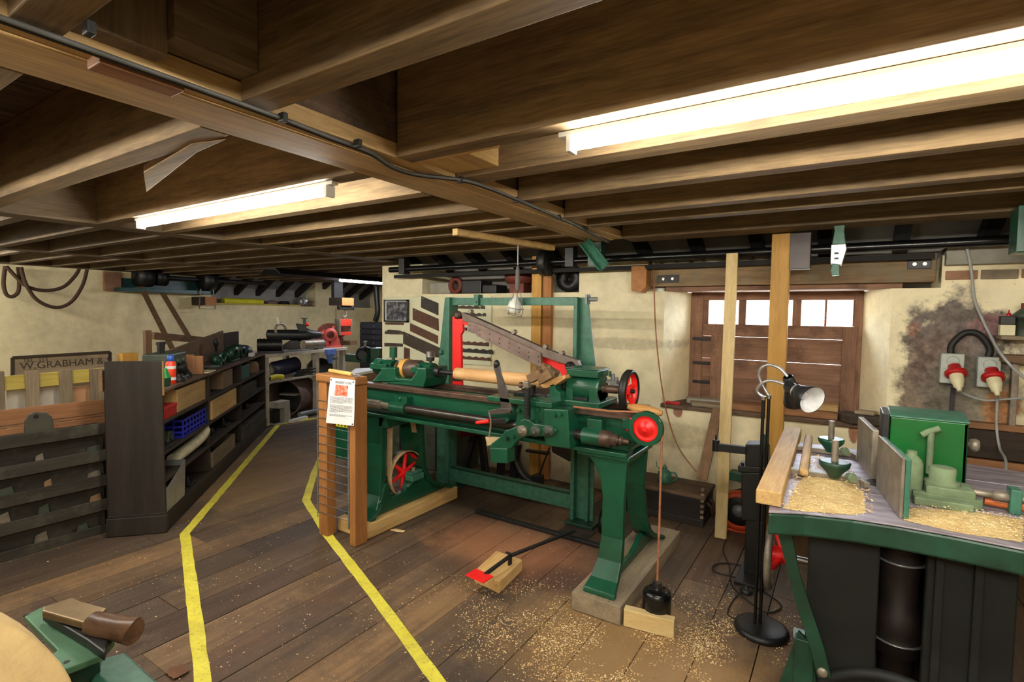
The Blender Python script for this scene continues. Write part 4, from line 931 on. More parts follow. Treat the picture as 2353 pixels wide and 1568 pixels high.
# handwheel on the left and the long lever in front
c = Vector((-.215, 2.50, .40))
c = onx(1772, 1272, -.265); HR = .155
g = G(); g.ring(c, (1, 0, 0), HR, .017, 40, 10); hw = part('handwheel', g, OLDSTEEL, sm)
g = G(); g.revolve([(-.012, .045), (.05, .04), (.08, .03)], c, (1, 0, 0), 18)
for k in range(3):
    an = 2*math.pi*k/3+1.2; g.tube([c+Vector((.05, .02*math.cos(an), .02*math.sin(an))), c+Vector((0, (HR-.01)*math.cos(an), (HR-.01)*math.sin(an)))], .014, 8)
part('wheel_web', g, RED, hw)
g = G(); g.cyl(c+Vector((.07, 0, 0)), Vector((x0+.02, c.y, c.z)), .017); part('wheel_shaft', g, STEEL, sm)
yl = 2.16
g = G(); P = [(1783, 1212), (1798, 1200), (1816, 1212), (1838, 1320), (1862, 1395), (1896, 1500), (1910, 1560), (1878, 1560), (1864, 1500), (1832, 1400), (1806, 1300)]
g.prism([Vector((p.x, yl, p.z)) for p in px_poly(P, yl)], (0, .014, 0)); lv = part('stop_lever', g, DKGREEN, sm, .003)
p = ony(1890, 1545, yl); g = G(); g.sphere((p.x, yl-.004, p.z), .018, 12, (1, .6, 1)); part('rivet', g, OLDSTEEL, lv)
g = G(); g.box(x0-.03, x0+.035, yl+.016, 2.22, .0, .30); g.prism([(x0-.1, 2.19, 0), (x0+.06, 2.19, 0), (x0+.03, 2.19, .28), (x0-.02, 2.19, .32)], (0, .02, 0)); part('lever_bracket', g, DKGREEN, sm, .004)
g = G(); g.cyl((x0-.05, 2.45, .17), (x0+.0, 2.45, .17), .022, n=12); part('pale_end_cap', g, paint('pale_blue_plastic', (168, 190, 196), .5), sm, .004)

# timber and stick lying on the table
def lying(u0, v0, u1, v1, w_, h_, z, mat, name, label, lift=0.0):
    a = onz(u0, v0, z); b = onz(u1, v1, z); a = Vector((a.x, a.y, z+h_/2)); b = Vector((b.x, b.y, z+h_/2+lift)); g = G(); g.bar(a, b, w_, h_); return single(name, g, mat, label, 'timber', bev=.004)
lying(1765, 1162, 1822, 1003, .080, .05, ZT+.003, wd('pine', 1), 'timber_offcut', 'rough pale timber offcut overhanging the left end of the moulder table')
a = onz(1846, 1100, ZT); b = onz(1858, 1015, ZT)
g = G(); g.bar(Vector((a.x, a.y, ZT+.023)), Vector((b.x, b.y, ZT+.023)), .036, .032); single('push_stick', g, wd('pine', 1), 'rounded dusty push stick beside the timber offcut on the table', 'stick', bev=.012)
a = onz(2260, 1165, ZT); b = onz(2353, 1180, ZT); b = a+(b-a)*2.2
g = G(); g.revolve([(0, .014), (.03, .017), ((b-a).length, .022)], Vector((a.x, a.y, ZT+.024)), Vector((b.x-a.x, b.y-a.y, 0)), 14); single('turning_gouge', g, wood('orange_handle', (166, 84, 38), (196, 108, 54), 0, .4, 26), 'orange wooden turning gouge handle lying at the right of the table', 'gouge')
g = G(); a = onz(2175, 1130, ZT); g.box(.62, 1.0, 2.62, 2.66, ZT+.001, ZT+.012); single('guide_strip', g, DKGREEN, 'flat dark green guide strip behind the adjusting screw on the table', 'guide', bev=.002)

# sawdust and chips on the table
def chips(region, n, seed, z, size=(.004, .013), name='wood_shavings', mat=None, label='', weight=None, parent=None):
    r = random.Random(seed); vs = []; fs = []
    for i in range(n):
        x, y, dz = region(r)
        s = r.uniform(*size); w_ = s*r.uniform(.3, .6); an = r.random()*6.283; c, sn = math.cos(an), math.sin(an); curl = s*r.uniform(.1, .6); k = len(vs); tl = r.uniform(-.3, .3)*s
        for (t, lf) in ((-1, 0), (0, 1), (1, 0)):
            for e in (-1, 1):
                vs.append((x+c*t*s-sn*e*w_, y+sn*t*s+c*e*w_, z+dz+.001+lf*curl+e*tl+(abs(tl))))
        fs += [(k, k+1, k+3, k+2), (k+2, k+3, k+5, k+4)]
    g = G(); g._add(vs, fs); return g
SHAV = NT('shavings'); r_ = SHAV.noise(SHAV.coord(), 30, 2); SHAV.l(SHAV.ramp(r_, [(.3, lin((198, 158, 98))), (.55, lin((232, 204, 150))), (.75, lin((246, 230, 190)))]), SHAV.b.inputs['Base Color']); SHAV.b.inputs['Roughness'].default_value = .8
def inpoly(x, y, P):
    c = False; j = len(P)-1
    for i in range(len(P)):
        if (P[i].y > y) != (P[j].y > y) and x < (P[j].x-P[i].x)*(y-P[i].y)/(P[j].y-P[i].y)+P[i].x: c = not c
        j = i
    return c
heap1 = [onz(u, v, ZT) for u, v in ((1800, 1172), (1830, 1115), (1860, 1080), (1930, 1090), (1985, 1130), (1992, 1180), (1960, 1186), (1850, 1178))]
heap2 = [onz(u, v, ZT) for u, v in ((2072, 1196), (2090, 1168), (2200, 1172), (2260, 1180), (2353, 1195), (2353, 1248), (2200, 1226))]
heap1b = [onz(u, v, ZT) for u, v in ((1785, 1172), (1822, 1100), (1862, 1040), (1945, 1075), (2000, 1125), (2010, 1184), (1960, 1188), (1850, 1179))]
def heap(P, seed, hmax):
    r = random.Random(seed); xs = [p.x for p in P]; ys = [p.y for p in P]; N = 56; g = G(); vs = []; idx = {}
    from mathutils import noise as mn
    for j in range(N+1):
        for i in range(N+1):
            x = min(xs)+(max(xs)-min(xs))*i/N; y = min(ys)+(max(ys)-min(ys))*j/N
            if not inpoly(x, y, P): continue
            dmin = min((Vector((x, y, 0))-(Vector((a.x, a.y, 0))+(Vector((b.x-a.x, b.y-a.y, 0)))*max(0, min(1, ((x-a.x)*(b.x-a.x)+(y-a.y)*(b.y-a.y))/max(1e-9, (b.x-a.x)**2+(b.y-a.y)**2))))).length for a, b in zip(P, P[1:]+P[:1]))
            h = hmax*min(1, (dmin/.07)**1.5)*(.55+.9*abs(mn.noise((x*14, y*14, seed)))+.5*mn.noise((x*45, y*45, seed)))
            idx[(i, j)] = len(vs); vs.append((x, y, ZT+.0008+max(0, h)))
    fs = [(idx[(i, j)], idx[(i+1, j)], idx[(i+1, j+1)], idx[(i, j+1)]) for (i, j) in idx if all(k in idx for k in ((i+1, j), (i+1, j+1), (i, j+1)))]
    g._add(vs, fs, True); return g
DUST = NT('sawdust'); dn = DUST.noise(DUST.coord(), 120, 4, .7); d2 = DUST.noise(DUST.coord(), 22, 4)
DUST.l(DUST.mix(.5, DUST.ramp(dn, [(.3, lin((196, 156, 92))), (.65, lin((246, 224, 168)))]), DUST.ramp(d2, [(.35, lin((220, 180, 112))), (.65, lin((242, 218, 160)))])), DUST.b.inputs['Base Color']); DUST.b.inputs['Roughness'].default_value = .95; DUST.bump(dn, .9, .012)
for P, sd, hm, lab in ((heap1, 3, .010, 'drift of yellow sawdust on the left half of the moulder table'), (heap2, 5, .016, 'drift of yellow sawdust at the front right of the moulder table')):
    single('sawdust', heap(P, sd, hm), DUST.m, lab, 'sawdust', kind='stuff')
def reg_poly(P, lift=.012):
    xs = [p.x for p in P]; ys = [p.y for p in P]
    def f(r):
        while True:
            x, y = r.uniform(min(xs), max(xs)), r.uniform(min(ys), max(ys))
            if inpoly(x, y, P): return x, y, r.random()*lift
    return f
g = chips(reg_poly(heap1b, .010), 1500, 1, ZT, (.0015, .005)); single('wood_shavings', g, SHAV.m, 'curled pale shavings on the left half of the moulder table', 'shavings', kind='stuff')
g = chips(reg_poly(heap2, .016), 900, 2, ZT, (.0015, .004)); single('wood_shavings', g, SHAV.m, 'fine pale shavings at the front right of the moulder table', 'shavings', kind='stuff')

# ---- twin reading lamp on a round base
base = onz(1749, 1452, 0); LXc, LYc = base.x, base.y
fl = thing('floor_lamp', 'black twin-headed floor lamp with cone shades on a round base', 'floor lamp', (LXc, LYc, 0))
g = G(); g.revolve([(0, .118), (.012, .122), (.024, .116), (.03, .10), (.032, .02)], (LXc, LYc, .002), (0, 0, 1), 40); part('base', g, BLACK, fl)
tA = ony(1740, 922, LYc); tB = ony(1752, 912, LYc)
for (u, top, elbow) in ((1740, 912, ((1740, 900), (1746, 886), (1762, 876), (1784, 877), (1808, 886))), (1751, 910, ((1745, 870), (1748, 848), (1766, 839), (1790, 846), (1810, 866)))):
    dx = ony(u, 1300, LYc).x
    p0 = Vector((dx, LYc+(.012 if u > 1745 else -.008), .03)); pt = ony(u, top, LYc); pt.y = p0.y; pt.x = p0.x
    g = G(); g.cyl(p0, pt, .0075, n=12); part('pole', g, BLACKG, fl)
    g = G(); g.cyl(pt-Vector((0, 0, .012)), pt+Vector((0, 0, .006)), .011, n=12); part('pole_joint', g, STEEL, fl)
    pts = [pt]+[ony(a, b, p0.y-.015*i) for i, (a, b) in enumerate(elbow)]
    g = G(); g.tube(spline(pts, 8), .0065, 10); part('gooseneck', g, ALU, fl)
    e = pts[-1]; e2 = pts[-2]; far = u > 1745
    d = Vector((.42, -.62, -.42)) if not far else Vector((.1, -.1, -.6))
    if not far:
        d = (ony(1864, 918, e.y-.10)-e).normalized()
    else:
        d = Vector((.25, .55, -.8)).normalized()
    sh = G(); L = .155 if not far else .145
    sh.revolve([(0, .018), (.008, .024), (.055, .025), (.058, .030), (.062, .030), (.064, .027), (L*.55, .036), (L, .060), (L+.001, .0592), (L*.55, .0345), (.07, .024), (.062, .001)], e, d, 28, cap=False)
    s_ = part('shade', sh, paint('satin_black', (34, 34, 36), .35), fl)
    g = G(); g.revolve([(.075, .026), (L*.55+.001, .0338), (L-.0005, .0585)], e, d, 28, cap=False); part('shade_lining', g, paint('grey_white_lining', (206, 206, 208), .5), s_)
    g = G(); g.revolve([(.058, .0305), (.066, .0305)], e, d, 28, cap=False); part('collar', g, ALU, s_)
    g = G(); c = e+d*(L*.62); g.sphere(c, .022, 14); part('bulb', g, paint('clear_bulb', (206, 206, 208), .08, .3, .02, 4, 0), s_)
# its flex and foot switch on the floor
P = [(1690, 1425), (1672, 1410), (1685, 1380), (1712, 1355), (1726, 1345), (1700, 1330), (1645, 1315), (1640, 1300), (1668, 1295), (1715, 1305), (1745, 1350), (1790, 1385), (1792, 1400), (1760, 1408), (1715, 1378), (1682, 1345), (1676, 1300), (1662, 1265), (1668, 1240), (1672, 1222)]
pts = [onz(u, v, .006) for u, v in P]
lc = thing('lamp_flex', 'thin black flex looping over the floor behind the floor lamp', 'cable', (-.45, 2.9, 0))
g = G(); g.tube([Vector((p.x, p.y, .006)) for p in spline(pts, 6)], .0042, 7); part('flex', g, RUBBER, lc)
p = onz(1715, 1362, 0); g = G(); g.revolve([(0, .034), (.015, .034), (.022, .028), (.023, .016), (.034, .014)], (p.x, p.y, .001), (0, 0, 1), 20); part('foot_switch', g, BLACK, lc)

# ---- posts and battens by the window
a = ony(1768, 700, 3.86); b = ony(1811, 700, 3.86)
g = G(); g.box(a.x, b.x, 3.86, 3.93, .001, 2.055); single('timber_post', g, wd('gold', 2), 'broad golden timber post from floor to ceiling in front of the window', 'post', bev=.004)
a = ony(1812, 575, 3.84); b = ony(1863, 575, 3.84); zt2 = 2.05; zb2 = ony(1840, 618, 3.84).z
g = G(); g.box(a.x+.006, b.x, 3.84, 3.93, zb2, 2.05); single('duct_box', g, paint('dark_brown_metal', (48, 38, 36), .35, .4), 'dark brown metal duct box beside the top of the timber post', 'duct', bev=.003)
# leaning pale batten: foot on floor, top against the ceiling joist
fa = onz(1656, 1238, 0); tb = ony(1683, 583, 3.91)
g = G(); d = tb-fa; g.bar(fa+Vector((0, 0, .003)), tb, .075, .028, (0, 1, 0)); single('pine_batten', g, wd('palepine', 2), 'long pale pine batten leaning upright against the window lintel', 'timber', bev=.002)
# brown plank leaning against the sill behind the batten
fa = Vector((-.92, 3.98, .42)); a = ony(1612, 1100, 4.0); b = ony(1650, 940, 4.10)
a = ony(1612, 1103, 3.95)
g = G(); g.bar(a, b, .02, .075, (1, 0, 0)); single('leaning_plank', g, wd('brown', 2), 'brown plank leaning from the chest against the window sill', 'timber', bev=.003)
# two boards against the wall left of the window
for (u0, u1, v, kind, lab, top) in ((1221, 1243, 588, 'gold', 'golden upright board against the wall behind the gantry', 2.03), (1247, 1266, 620, 'post', 'brown upright board against the wall behind the gantry', 1.93)):
    a = ony(u0, 700, 4.10); b = ony(u1, 700, 4.10)
    g = G(); g.box(a.x, b.x, 4.10, 4.145, .001, top); single('wall_board', g, wd(kind, 2), lab, 'timber', bev=.003)

# ---- chest with oil can
ch = thing('tool_chest', 'old dark wooden tool chest with a brown lid against the wall below the window', 'chest', (-1.1, 3.95, 0))
fr = 3.80; xA = onz(1470, 1180, 0); xB = -.755
ca_, cb_ = -1.46, -.80; chz = ony(1625, 1142, fr).z
g = G(); g.box(ca_, cb_, fr, 4.13, .012, chz-.03); part('body', g, wd('blackwood', 0), ch, .006)
g = G(); g.box(ca_-.012, cb_+.012, fr-.012, 4.135, chz-.028, chz); part('lid', g, wd('board', 0), ch, .006)
g = G(); g.box(ca_-.006, cb_+.006, fr-.006, 4.13, .002, .05); part('plinth', g, wd('blackwood', 0), ch, .004)
g = G(); pz = chz*.52; g.tube(spline([(cb_+.002, fr+.10, pz+.03), (cb_+.03, fr+.11, pz+.0), (cb_+.035, fr+.15, pz-.06), (cb_+.03, fr+.19, pz), (cb_+.002, fr+.20, pz+.03)], 6), .010, 8); part('rope_handle', g, BROWNROPE, ch)
for k in range(6):
    g = G(); z = .06+k*.04; g.box(cb_-.02, cb_+.0015, fr-.0015, fr+.02, z, z+.02); part('dovetail', g, wd('grey', 2), ch)
oc = thing('oil_can', 'small green oil can with a curved handle on the dark tool chest', 'oil can', (-1.05, 3.95, chz))
p = ony(1527, 1095, 3.95); cx = p.x
g = G(); g.revolve([(0, .048), (.005, .052), (.075, .050), (.095, .03), (.10, .016), (.112, .016), (.114, .02), (.122, .012), (.135, .006)], (cx, 3.95, chz+.001), (0, 0, 1), 24); part('body', g, GREEN2, oc)
g = G(); g.tube(spline([(cx+.048, 3.95, chz+.085), (cx+.085, 3.95, chz+.08), (cx+.088, 3.95, chz+.04), (cx+.05, 3.95, chz+.012)], 6), .007, 8); part('handle', g, GREEN2, oc)
g = G(); g.tube(spline([(cx-.02, 3.95, chz+.09), (cx-.06, 3.95, chz+.11), (cx-.065, 3.95, chz+.15)], 6), .0035, 7); part('spout', g, GREEN2, oc)

# ---- black vice machine on a column and orange-cased fan motor
vm = thing('black_mortiser', 'black iron column machine with a horizontal bar left of the moulder', 'machine', (-.42, 3.25, 0))
p = ony(1722, 1100, 3.2)
yv = 3.20
def vb(P, name, t, y=yv, mat=BLACK): g = G(); g.prism([Vector((p.x, y, p.z)) for p in px_poly(P, y)], (0, t, 0)); return part(name, g, mat, vm, .005)
vb([(1712, 1022), (1756, 1022), (1764, 1034), (1764, 1082), (1712, 1078)], 'head', .12)
vb([(1695, 1071), (1764, 1076), (1764, 1088), (1696, 1086)], 'ledge', .14, yv-.01)
vb([(1703, 1086), (1762, 1088), (1758, 1200), (1704, 1196)], 'column', .13)
g = G(); a = ony(1704, 1196, yv); b = ony(1758, 1196, yv); g.box(a.x+.02, b.x-.01, yv+.01, yv+.12, .02, a.z+.01); part('pedestal', g, BLACK, vm, .005)
g = G(); g.box(a.x-.01, b.x+.02, yv-.12, yv+.16, .001, .022); part('foot_plate', g, DARKST, vm, .003)
a = ony(1650, 1028, yv-.02); b = ony(1714, 1035, yv-.02); g = G(); g.bar(a, b, .03, .045); br = part('slide_bar', g, BLACK, vm, .003)
p = ony(1645, 1025, yv-.02); g = G(); g.cyl(p-Vector((0, 0, .03)), p+Vector((0, 0, .035)), .020, n=14); g.cyl(p+Vector((0, 0, .035)), p+Vector((0, 0, .065)), .006, n=8); part('bar_collar', g, BLACK, br)
p = ony(1757, 1010, yv); g = G(); g.cyl(p-Vector((0, 0, .05)), p+Vector((0, 0, .03)), .010, n=10); part('lever_peg', g, DKGREEN, vm)
for u in (1705, 1722, 1740, 1752):
    p = ony(u, 1070, yv); g = G(); g.cyl((p.x, yv+.02, p.z-.01), (p.x, yv+.02, p.z+.012), .009, n=6); part('bolt', g, DARKST, vm)
om = thing('orange_fan_motor', 'black motor with an orange ring casing on the floor beside the batten', 'motor', (-.62, 3.95, 0))
c = ony(1690, 1160, 3.9); c = Vector((c.x+.03, 3.86, .15))
g = G(); g.revolve([(0, .05), (0, .135), (.06, .135), (.10, .11), (.22, .10)], c, (0, 1, 0), 28); part('casing', g, BLACK, om)
g = G(); g.revolve([(-.012, .10), (-.012, .138), (.03, .139), (.03, .132), (-.008, .10), (-.012, .10)], c, (0, 1, 0), 32, cap=False); part('orange_ring', g, ORANGE, om)
g = G(); g.revolve([(-.02, .001), (-.02, .03), (0, .045)], c, (0, 1, 0), 18, cap=False); part('hub', g, GREYM, om)
g = G(); g.box(c.x-.11, c.x+.11, 3.85, 4.06, .001, .02); part('foot', g, ORANGE, om, .004)
g = G(); g.box(c.x-.10, c.x+.24, 4.02, 4.12, .31, .37); g.box(c.x+.16, c.x+.18, 4.09, 4.12, .01, .31); single('low_shelf', g, DKGREEN, 'low dark green shelf bracket against the wall behind the orange motor', 'shelf', bev=.004)

# ---- wall things right of the window
def socket(u0, u1, v0, v1, label, hang):
    y = YW-.075; a = ony(u0, v0, y); b = ony(u1, v1, y); cx, cz = (a.x+b.x)/2, (a.z+b.z)/2; w_, h_ = abs(b.x-a.x), abs(a.z-b.z)
    o = thing('power_socket', label, 'socket', (cx, YW, cz-h_/2))
    g = G(); g.box(a.x, b.x, y, YW-.003, b.z, a.z); bx = part('housing', g, GREYP, o, .006)
    g = G(); g.box(a.x+.004, b.x-.004, y-.003, y, cz-.001, a.z-.004); part('upper_plate', g, GREYP, bx, .002)
    g = G(); k = cz+h_*.25; g.revolve([(0, h_*.17), (.006, h_*.17), (.008, h_*.15)], (cx, y-.003, k), (0, -1, 0), 24); g.box(cx-h_*.15, cx+h_*.15, y-.022, y-.009, k-.006, k+.006); part('rotary_switch', g, GREYP, o)
    m = Vector((cx+.012, y-.035, cz-h_*.12)); d = Vector((.06, -.35, .28)).normalized()
    g = G(); g.revolve([(-.05, .030), (-.012, .034), (-.011, .050), (-.006, .053), (.012, .053), (.016, .050), (.017, .036)], m, (.10, -.55, -.80), 28); part('red_cap', g, REDP, o)
    d2 = Vector((.10, -.55, -.80)).normalized(); s0 = m+d2*.017
    g = G(); g.revolve([(0, .034), (.03, .034), (.05, .030), (.055, .026), (.075, .024), (.085, .014), (.105, .010)], s0, d2, 20); part('plug', g, CREAMP, o)
    return s0+d2*.10, (cx, a.z)
e1, t1 = socket(2163, 2214, 812, 884, 'grey industrial socket with red plug nearest the window on the stained wall', 0)
e2, t2 = socket(2248, 2298, 820, 893, 'grey industrial socket with red plug nearest the shelf on the stained wall', 1)
g = G(); p0 = Vector((t1[0]-.005, YW-.03, t1[1])); p1 = Vector((t2[0]+.0, YW-.03, t2[1]))
g.tube(spline([p0, p0+Vector((.002, 0, .05)), p0.lerp(p1, .25)+Vector((0, 0, .115)), p0.lerp(p1, .5)+Vector((0, 0, .138)), p0.lerp(p1, .78)+Vector((0, 0, .12)), p1+Vector((.005, 0, .05)), p1], 8), .018, 12)
single('flexible_conduit', g, RUBBER, 'thick black flexible conduit arching between the two sockets', 'conduit', bottom=False)
g = G(); g.tube(spline([e1, ony(2215, 905, 4.02), ony(2260, 920, 4.05), ony(2310, 918, 4.08), ony(2353, 914, 4.08), ony(2420, 905, 4.08)], 6), .007, 8); single('grey_lead', g, GREYCABLE, 'grey lead sagging from the first socket along the wall', 'cable')
g = G(); g.tube(spline([e2, ony(2292, 920, 4.05), ony(2290, 980, 4.05), ony(2297, 1030, 4.0), ony(2312, 1075, 3.7), Vector((.62, 3.2, .5)), Vector((.60, 3.1, .2))], 6), .007, 8); single('grey_lead', g, GREYCABLE, 'grey lead dropping from the second socket behind the moulder', 'cable')
g = G(); g.tube(spline([ony(2220, 560, 4.06), ony(2232, 620, 4.08), ony(2240, 690, 4.10), ony(2270, 760, 4.11), ony(2305, 820, 3.93), ony(2353, 868, 3.92), ony(2400, 900, 3.95)], 6), .008, 8); single('grey_lead', g, GREYCABLE, 'long grey lead crossing the wall diagonally from ceiling to shelf', 'cable')
a = ony(2188, 890, YW-.012); g = G(); g.box(a.x-.006, a.x+.014, YW-.022, YW-.003, .80, a.z); single('wall_conduit', g, BLACK, 'straight dark conduit below the first socket', 'conduit')
# ledge planks below the sockets
for (v0, v1, kind, lab, yy) in ((972, 986, 'redbrown', 'red-brown ledge board along the wall below the sockets', 4.07), (988, 1052, 'dark', 'wide dark board leaning on the wall behind the moulder', 4.06), (1056, 1080, 'redbrown', 'narrow red-brown board behind the moulder table', 4.05)):
    za = ony(2250, v0, yy).z; zb = ony(2250, v1, yy).z
    g = G(); g.box(ony(2192, 1000, yy).x, 1.5, yy, 4.14, zb, za); single('wall_plank', g, wd(kind, 0), lab, 'timber', bev=.003)
a = ony(2180, 960, 3.98); b = ony(2204, 960, 3.98); g = G(); g.box(a.x, b.x, 3.95, 4.04, .001, ony(2190, 958, 3.98).z); single('dark_upright', g, wd('dark', 2), 'dark upright timber behind the right side of the green hood', 'timber', bev=.003)
# shelf with cans at the right edge
sh = thing('wall_shelf', 'small plank wall shelf at the right of the sockets', 'shelf', (1.0, 4.05, 1.3))
za = ony(2320, 772, 4.0).z; xa = ony(2298, 772, 3.98).x
g = G(); g.box(xa, 1.6, 3.95, 4.145, za-.022, za); part('plank', g, wd('grey', 0), sh, .003)
g = G(); g.prism([(xa+.02, 4.0, za-.11), (xa+.02, 4.0, za-.15), (1.6, 4.0, za-.20), (1.6, 4.0, za-.11)], (0, .14, 0)); part('lower_plank', g, wd('brown', 0), sh, .003)
g = G(); g.box(xa+.08, xa+.11, 4.08, 4.13, .85, za-.13); part('pipe_bracket', g, OLDSTEEL, sh, .004)
def can(u, v, wpx, hpx, name, label, cat, mats, y=4.03):
    p = ony(u, v, y); k = (p-_O).dot(_f)/FPX; r = wpx*k/2; h = hpx*k; o = thing(name, label, cat, (p.x, y, za+.001)); return o, p.x, r, h
o, cx, r, h = can(2312, 770, 26, 58, 'glue_bottle', 'small black and cream glue bottle with a red spout on the wall shelf', 'bottle', 0)
g = G(); g.box(cx-r, cx+r, 4.0, 4.05, za+.001, za+.001+h*.42); part('label', g, CREAMP, o, .003)
g = G(); g.box(cx-r, cx+r, 4.0, 4.05, za+.002+h*.42, za+h*.78); part('bottle_body', g, BLACK, o, .004)
g = G(); g.revolve([(0, .012), (.01, .012), (.018, .004), (.035, .002)], (cx+.005, 4.025, za+h*.78), (0, 0, 1), 12); part('spout', g, REDP, o)
o, cx, r, h = can(2345, 770, 46, 72, 'oil_tin', 'dark dusty oil tin with a conical top on the wall shelf', 'tin', 0)
g = G(); g.revolve([(0, r*.8), (h*.55, r*.8), (h*.56, r), (h*.68, r), (h*.86, r*.45)], (cx+.02, 4.04, za+.001), (0, 0, 1), 20); part('tin_body', g, GREYGREEN, o)
g = G(); g.cyl((cx+.02, 4.04, za+h*.86), (cx+.02, 4.04, za+h*1.05), r*.42, n=14); part('cap', g, RUSTRED, o)
# ---- line shaft, hangers and green steel pieces above the window wall
ls = thing('line_shaft', 'black overhead line shaft running along the window wall', 'shaft', (-.5, 3.98, 1.95))
zs_ = ony(1800, 577, 3.98).z
g = G(); g.cyl((-4.1, 3.98, zs_), (2.9, 3.98, zs_), .030, n=14); part('shaft', g, BLACKG, ls)
g = G(); g.box(-4.1, .44, 4.03, 4.06, zs_-.085, zs_-.05); part('backing_angle', g, MATTDARK, ls, .003)
for x in (-3.9, -1.97, 2.4):
    g = G(); g.box(x-.04, x+.04, 3.94, 4.03, zs_-.05, zs_+.22); part('hanger', g, BLACK, ls, .004)
# green hanger bracket with a bright cast face
hb = thing('green_hanger', 'green and bright cast shaft hanger bracket in front of the window lintel', 'bracket', (-.13, 3.7, 1.8))
y = 3.72
def hp(P, name, t, mat, yy=y): g = G(); g.prism([Vector((p.x, yy, p.z)) for p in px_poly(P, yy)], (0, t, 0)); return part(name, g, mat, hb, .004)
hp([(1916, 516), (1942, 516), (1940, 530), (1944, 562), (1912, 562), (1918, 530)], 'arm', .06, GREEN2)
hp([(1910, 562), (1944, 560), (1946, 572), (1934, 610), (1908, 606)], 'cast_face', .05, ALU, y-.012)
hp([(1912, 606), (1930, 608), (1930, 632), (1912, 634), (1908, 622)], 'lower_lug', .05, GREEN2)
for v in (582, 594):
    p = ony(1922, v, y-.02); g = G(); g.box(p.x-.011, p.x+.011, y-.016, y-.010, p.z-.006, p.z+.006); part('slot', g, BLACK, hb)
gc = thing('green_channel', 'green steel channel bracket under the end of the main beam', 'bracket', (-1.5, 3.7, 1.9))
a = onz(1340, 556, 2.05); b = ony(1400, 612, 3.62)
A = ony(1345, 556, 3.55); B = ony(1390, 615, 3.45); 
g = G(); dd = (B-A).normalized(); g.bar(A, B, .085, .012, (0, -1, .2)); ch_ = part('web', g, GREEN2, gc, .002)
for s in (-1, 1):
    n2 = dd.cross(Vector((0, -1, .2))).normalized(); g = G(); g.bar(A+n2*.038*s+Vector((0, -.02, .004)), B+n2*.038*s+Vector((0, -.02, .004)), .01, .045, (0, -1, .2)); part('flange', g, GREEN2, gc, .002)
g = G(); p = ony(1370, 595, 3.75); g.box(p.x-.05, p.x+.06, 3.70, 3.78, p.z-.06, 2.06); part('hanger_leg', g, DKGREEN, gc, .003)
a = ony(2332, 520, 3.5); b = ony(2353, 582, 3.5); g = G(); g.box(a.x, a.x+.3, 3.45, 3.6, b.z, 2.06); single('green_box', g, GREEN, 'green steel box fixed under the joists at the right', 'box', bev=.005)
# red-rimmed pulley on the line shaft
g = G(); p = ony(1255, 600, 3.98); g.revolve([(-.04, .03), (-.04, .11), (-.035, .12), (.035, .12), (.04, .11), (.04, .03)], (p.x, 3.98, zs_), (1, 0, 0), 28); rp = part('shaft_pulley', g, DARKST, ls)
g = G(); g.revolve([(-.043, .07), (-.043, .105)], (p.x, 3.98, zs_), (1, 0, 0), 28, cap=False); part('red_rim', g, RED, rp)
# sawn beam end beside the lintel
be = thing('beam_end', 'sawn timber beam end projecting from the wall left of the lintel', 'beam end', (-1.4, 4.1, 1.75))
g = G(); g.prism([Vector((p.x, 4.02, p.z)) for p in px_poly([(1450, 612), (1480, 610), (1486, 622), (1484, 660), (1472, 672), (1450, 668)], 4.02)], (0, .13, 0)); part('block', g, wd('post', 1), be, .006)
# copper wire hanging down the wall
g = G(); g.tube(spline([ony(1502, 590, 4.08), ony(1503, 660, 4.08), ony(1507, 760, 4.08), ony(1518, 870, 4.06), ony(1535, 960, 4.06), ony(1560, 1030, 4.05), ony(1600, 1085, 4.0)], 6), .005, 7); single('brown_flex', g, CORDM, 'thin brown flex hanging down the wall left of the window', 'cable')
# things stored on the wall head
def lump(u, v, y, r, sq, mat, name, label, cat, extra=None):
    p = ony(u, v, y); g = G(); g.sphere((p.x, y, p.z), r, 12, sq); return single(name, g, mat, label, cat)
def stored(u0, v0, u1, v1, y, t, mat, name, label, cat, bev=.008):
    a = ony(u0, v0, y); b = ony(u1, v1, y); z0 = 1.702; g = G(); g.box(a.x, b.x, y, y+t, z0, max(a.z, z0+.03)); return single(name, g, mat, label, cat, bev=bev)
y = 4.22
a = ony(1049, 640, y); g = G(); g.revolve([(0, .05), (0, .085), (.05, .085), (.05, .05), (0, .05)], (a.x, y+.02, 1.79), (0, -1, 0), 20, cap=False); single('iron_ring', g, RUSTRED, 'rusty iron ring among parts stored on the wall head', 'iron part')
stored(985, 650, 1033, 680, 4.19, .25, CONCR, 'rubble_block', 'broken pale stone block on the wall head', 'stone', .02)
stored(1060, 645, 1105, 680, 4.2, .2, BLACK, 'iron_casting', 'square black iron casting stored on the wall head', 'iron part')
stored(1108, 655, 1140, 680, 4.2, .2, DARKST, 'gear_case', 'dark steel gear case stored on the wall head', 'iron part')
a = ony(1145, 630, 4.2); b = ony(1215, 655, 4.2); g = G(); g.revolve([(0, .001), (0, .13), (.05, .15), (.09, .15), (.09, .001)], ((a.x+b.x)/2, 4.32, 1.80), (0, 0, 1), 24, cap=False); g.box((a.x+b.x)/2-.08, (a.x+b.x)/2+.08, 4.26, 4.4, 1.702, 1.80); single('pan_weight', g, RUSTRED, 'rusty round pan on a block on the wall head', 'iron part')
a = ony(1308, 640, 4.2); g = G(); g.revolve([(0, .03), (0, .12), (.06, .12), (.06, .03), (0, .03)], (a.x, 4.24, 1.826), (0, -1, 0), 24, cap=False); single('motor_disc', g, BLACK, 'black motor end disc on the wall head by the boards', 'iron part')
stored(1272, 622, 1300, 680, 4.25, .2, CONCR, 'stone_block', 'pale stone block behind the black disc on the wall head', 'stone', .02)
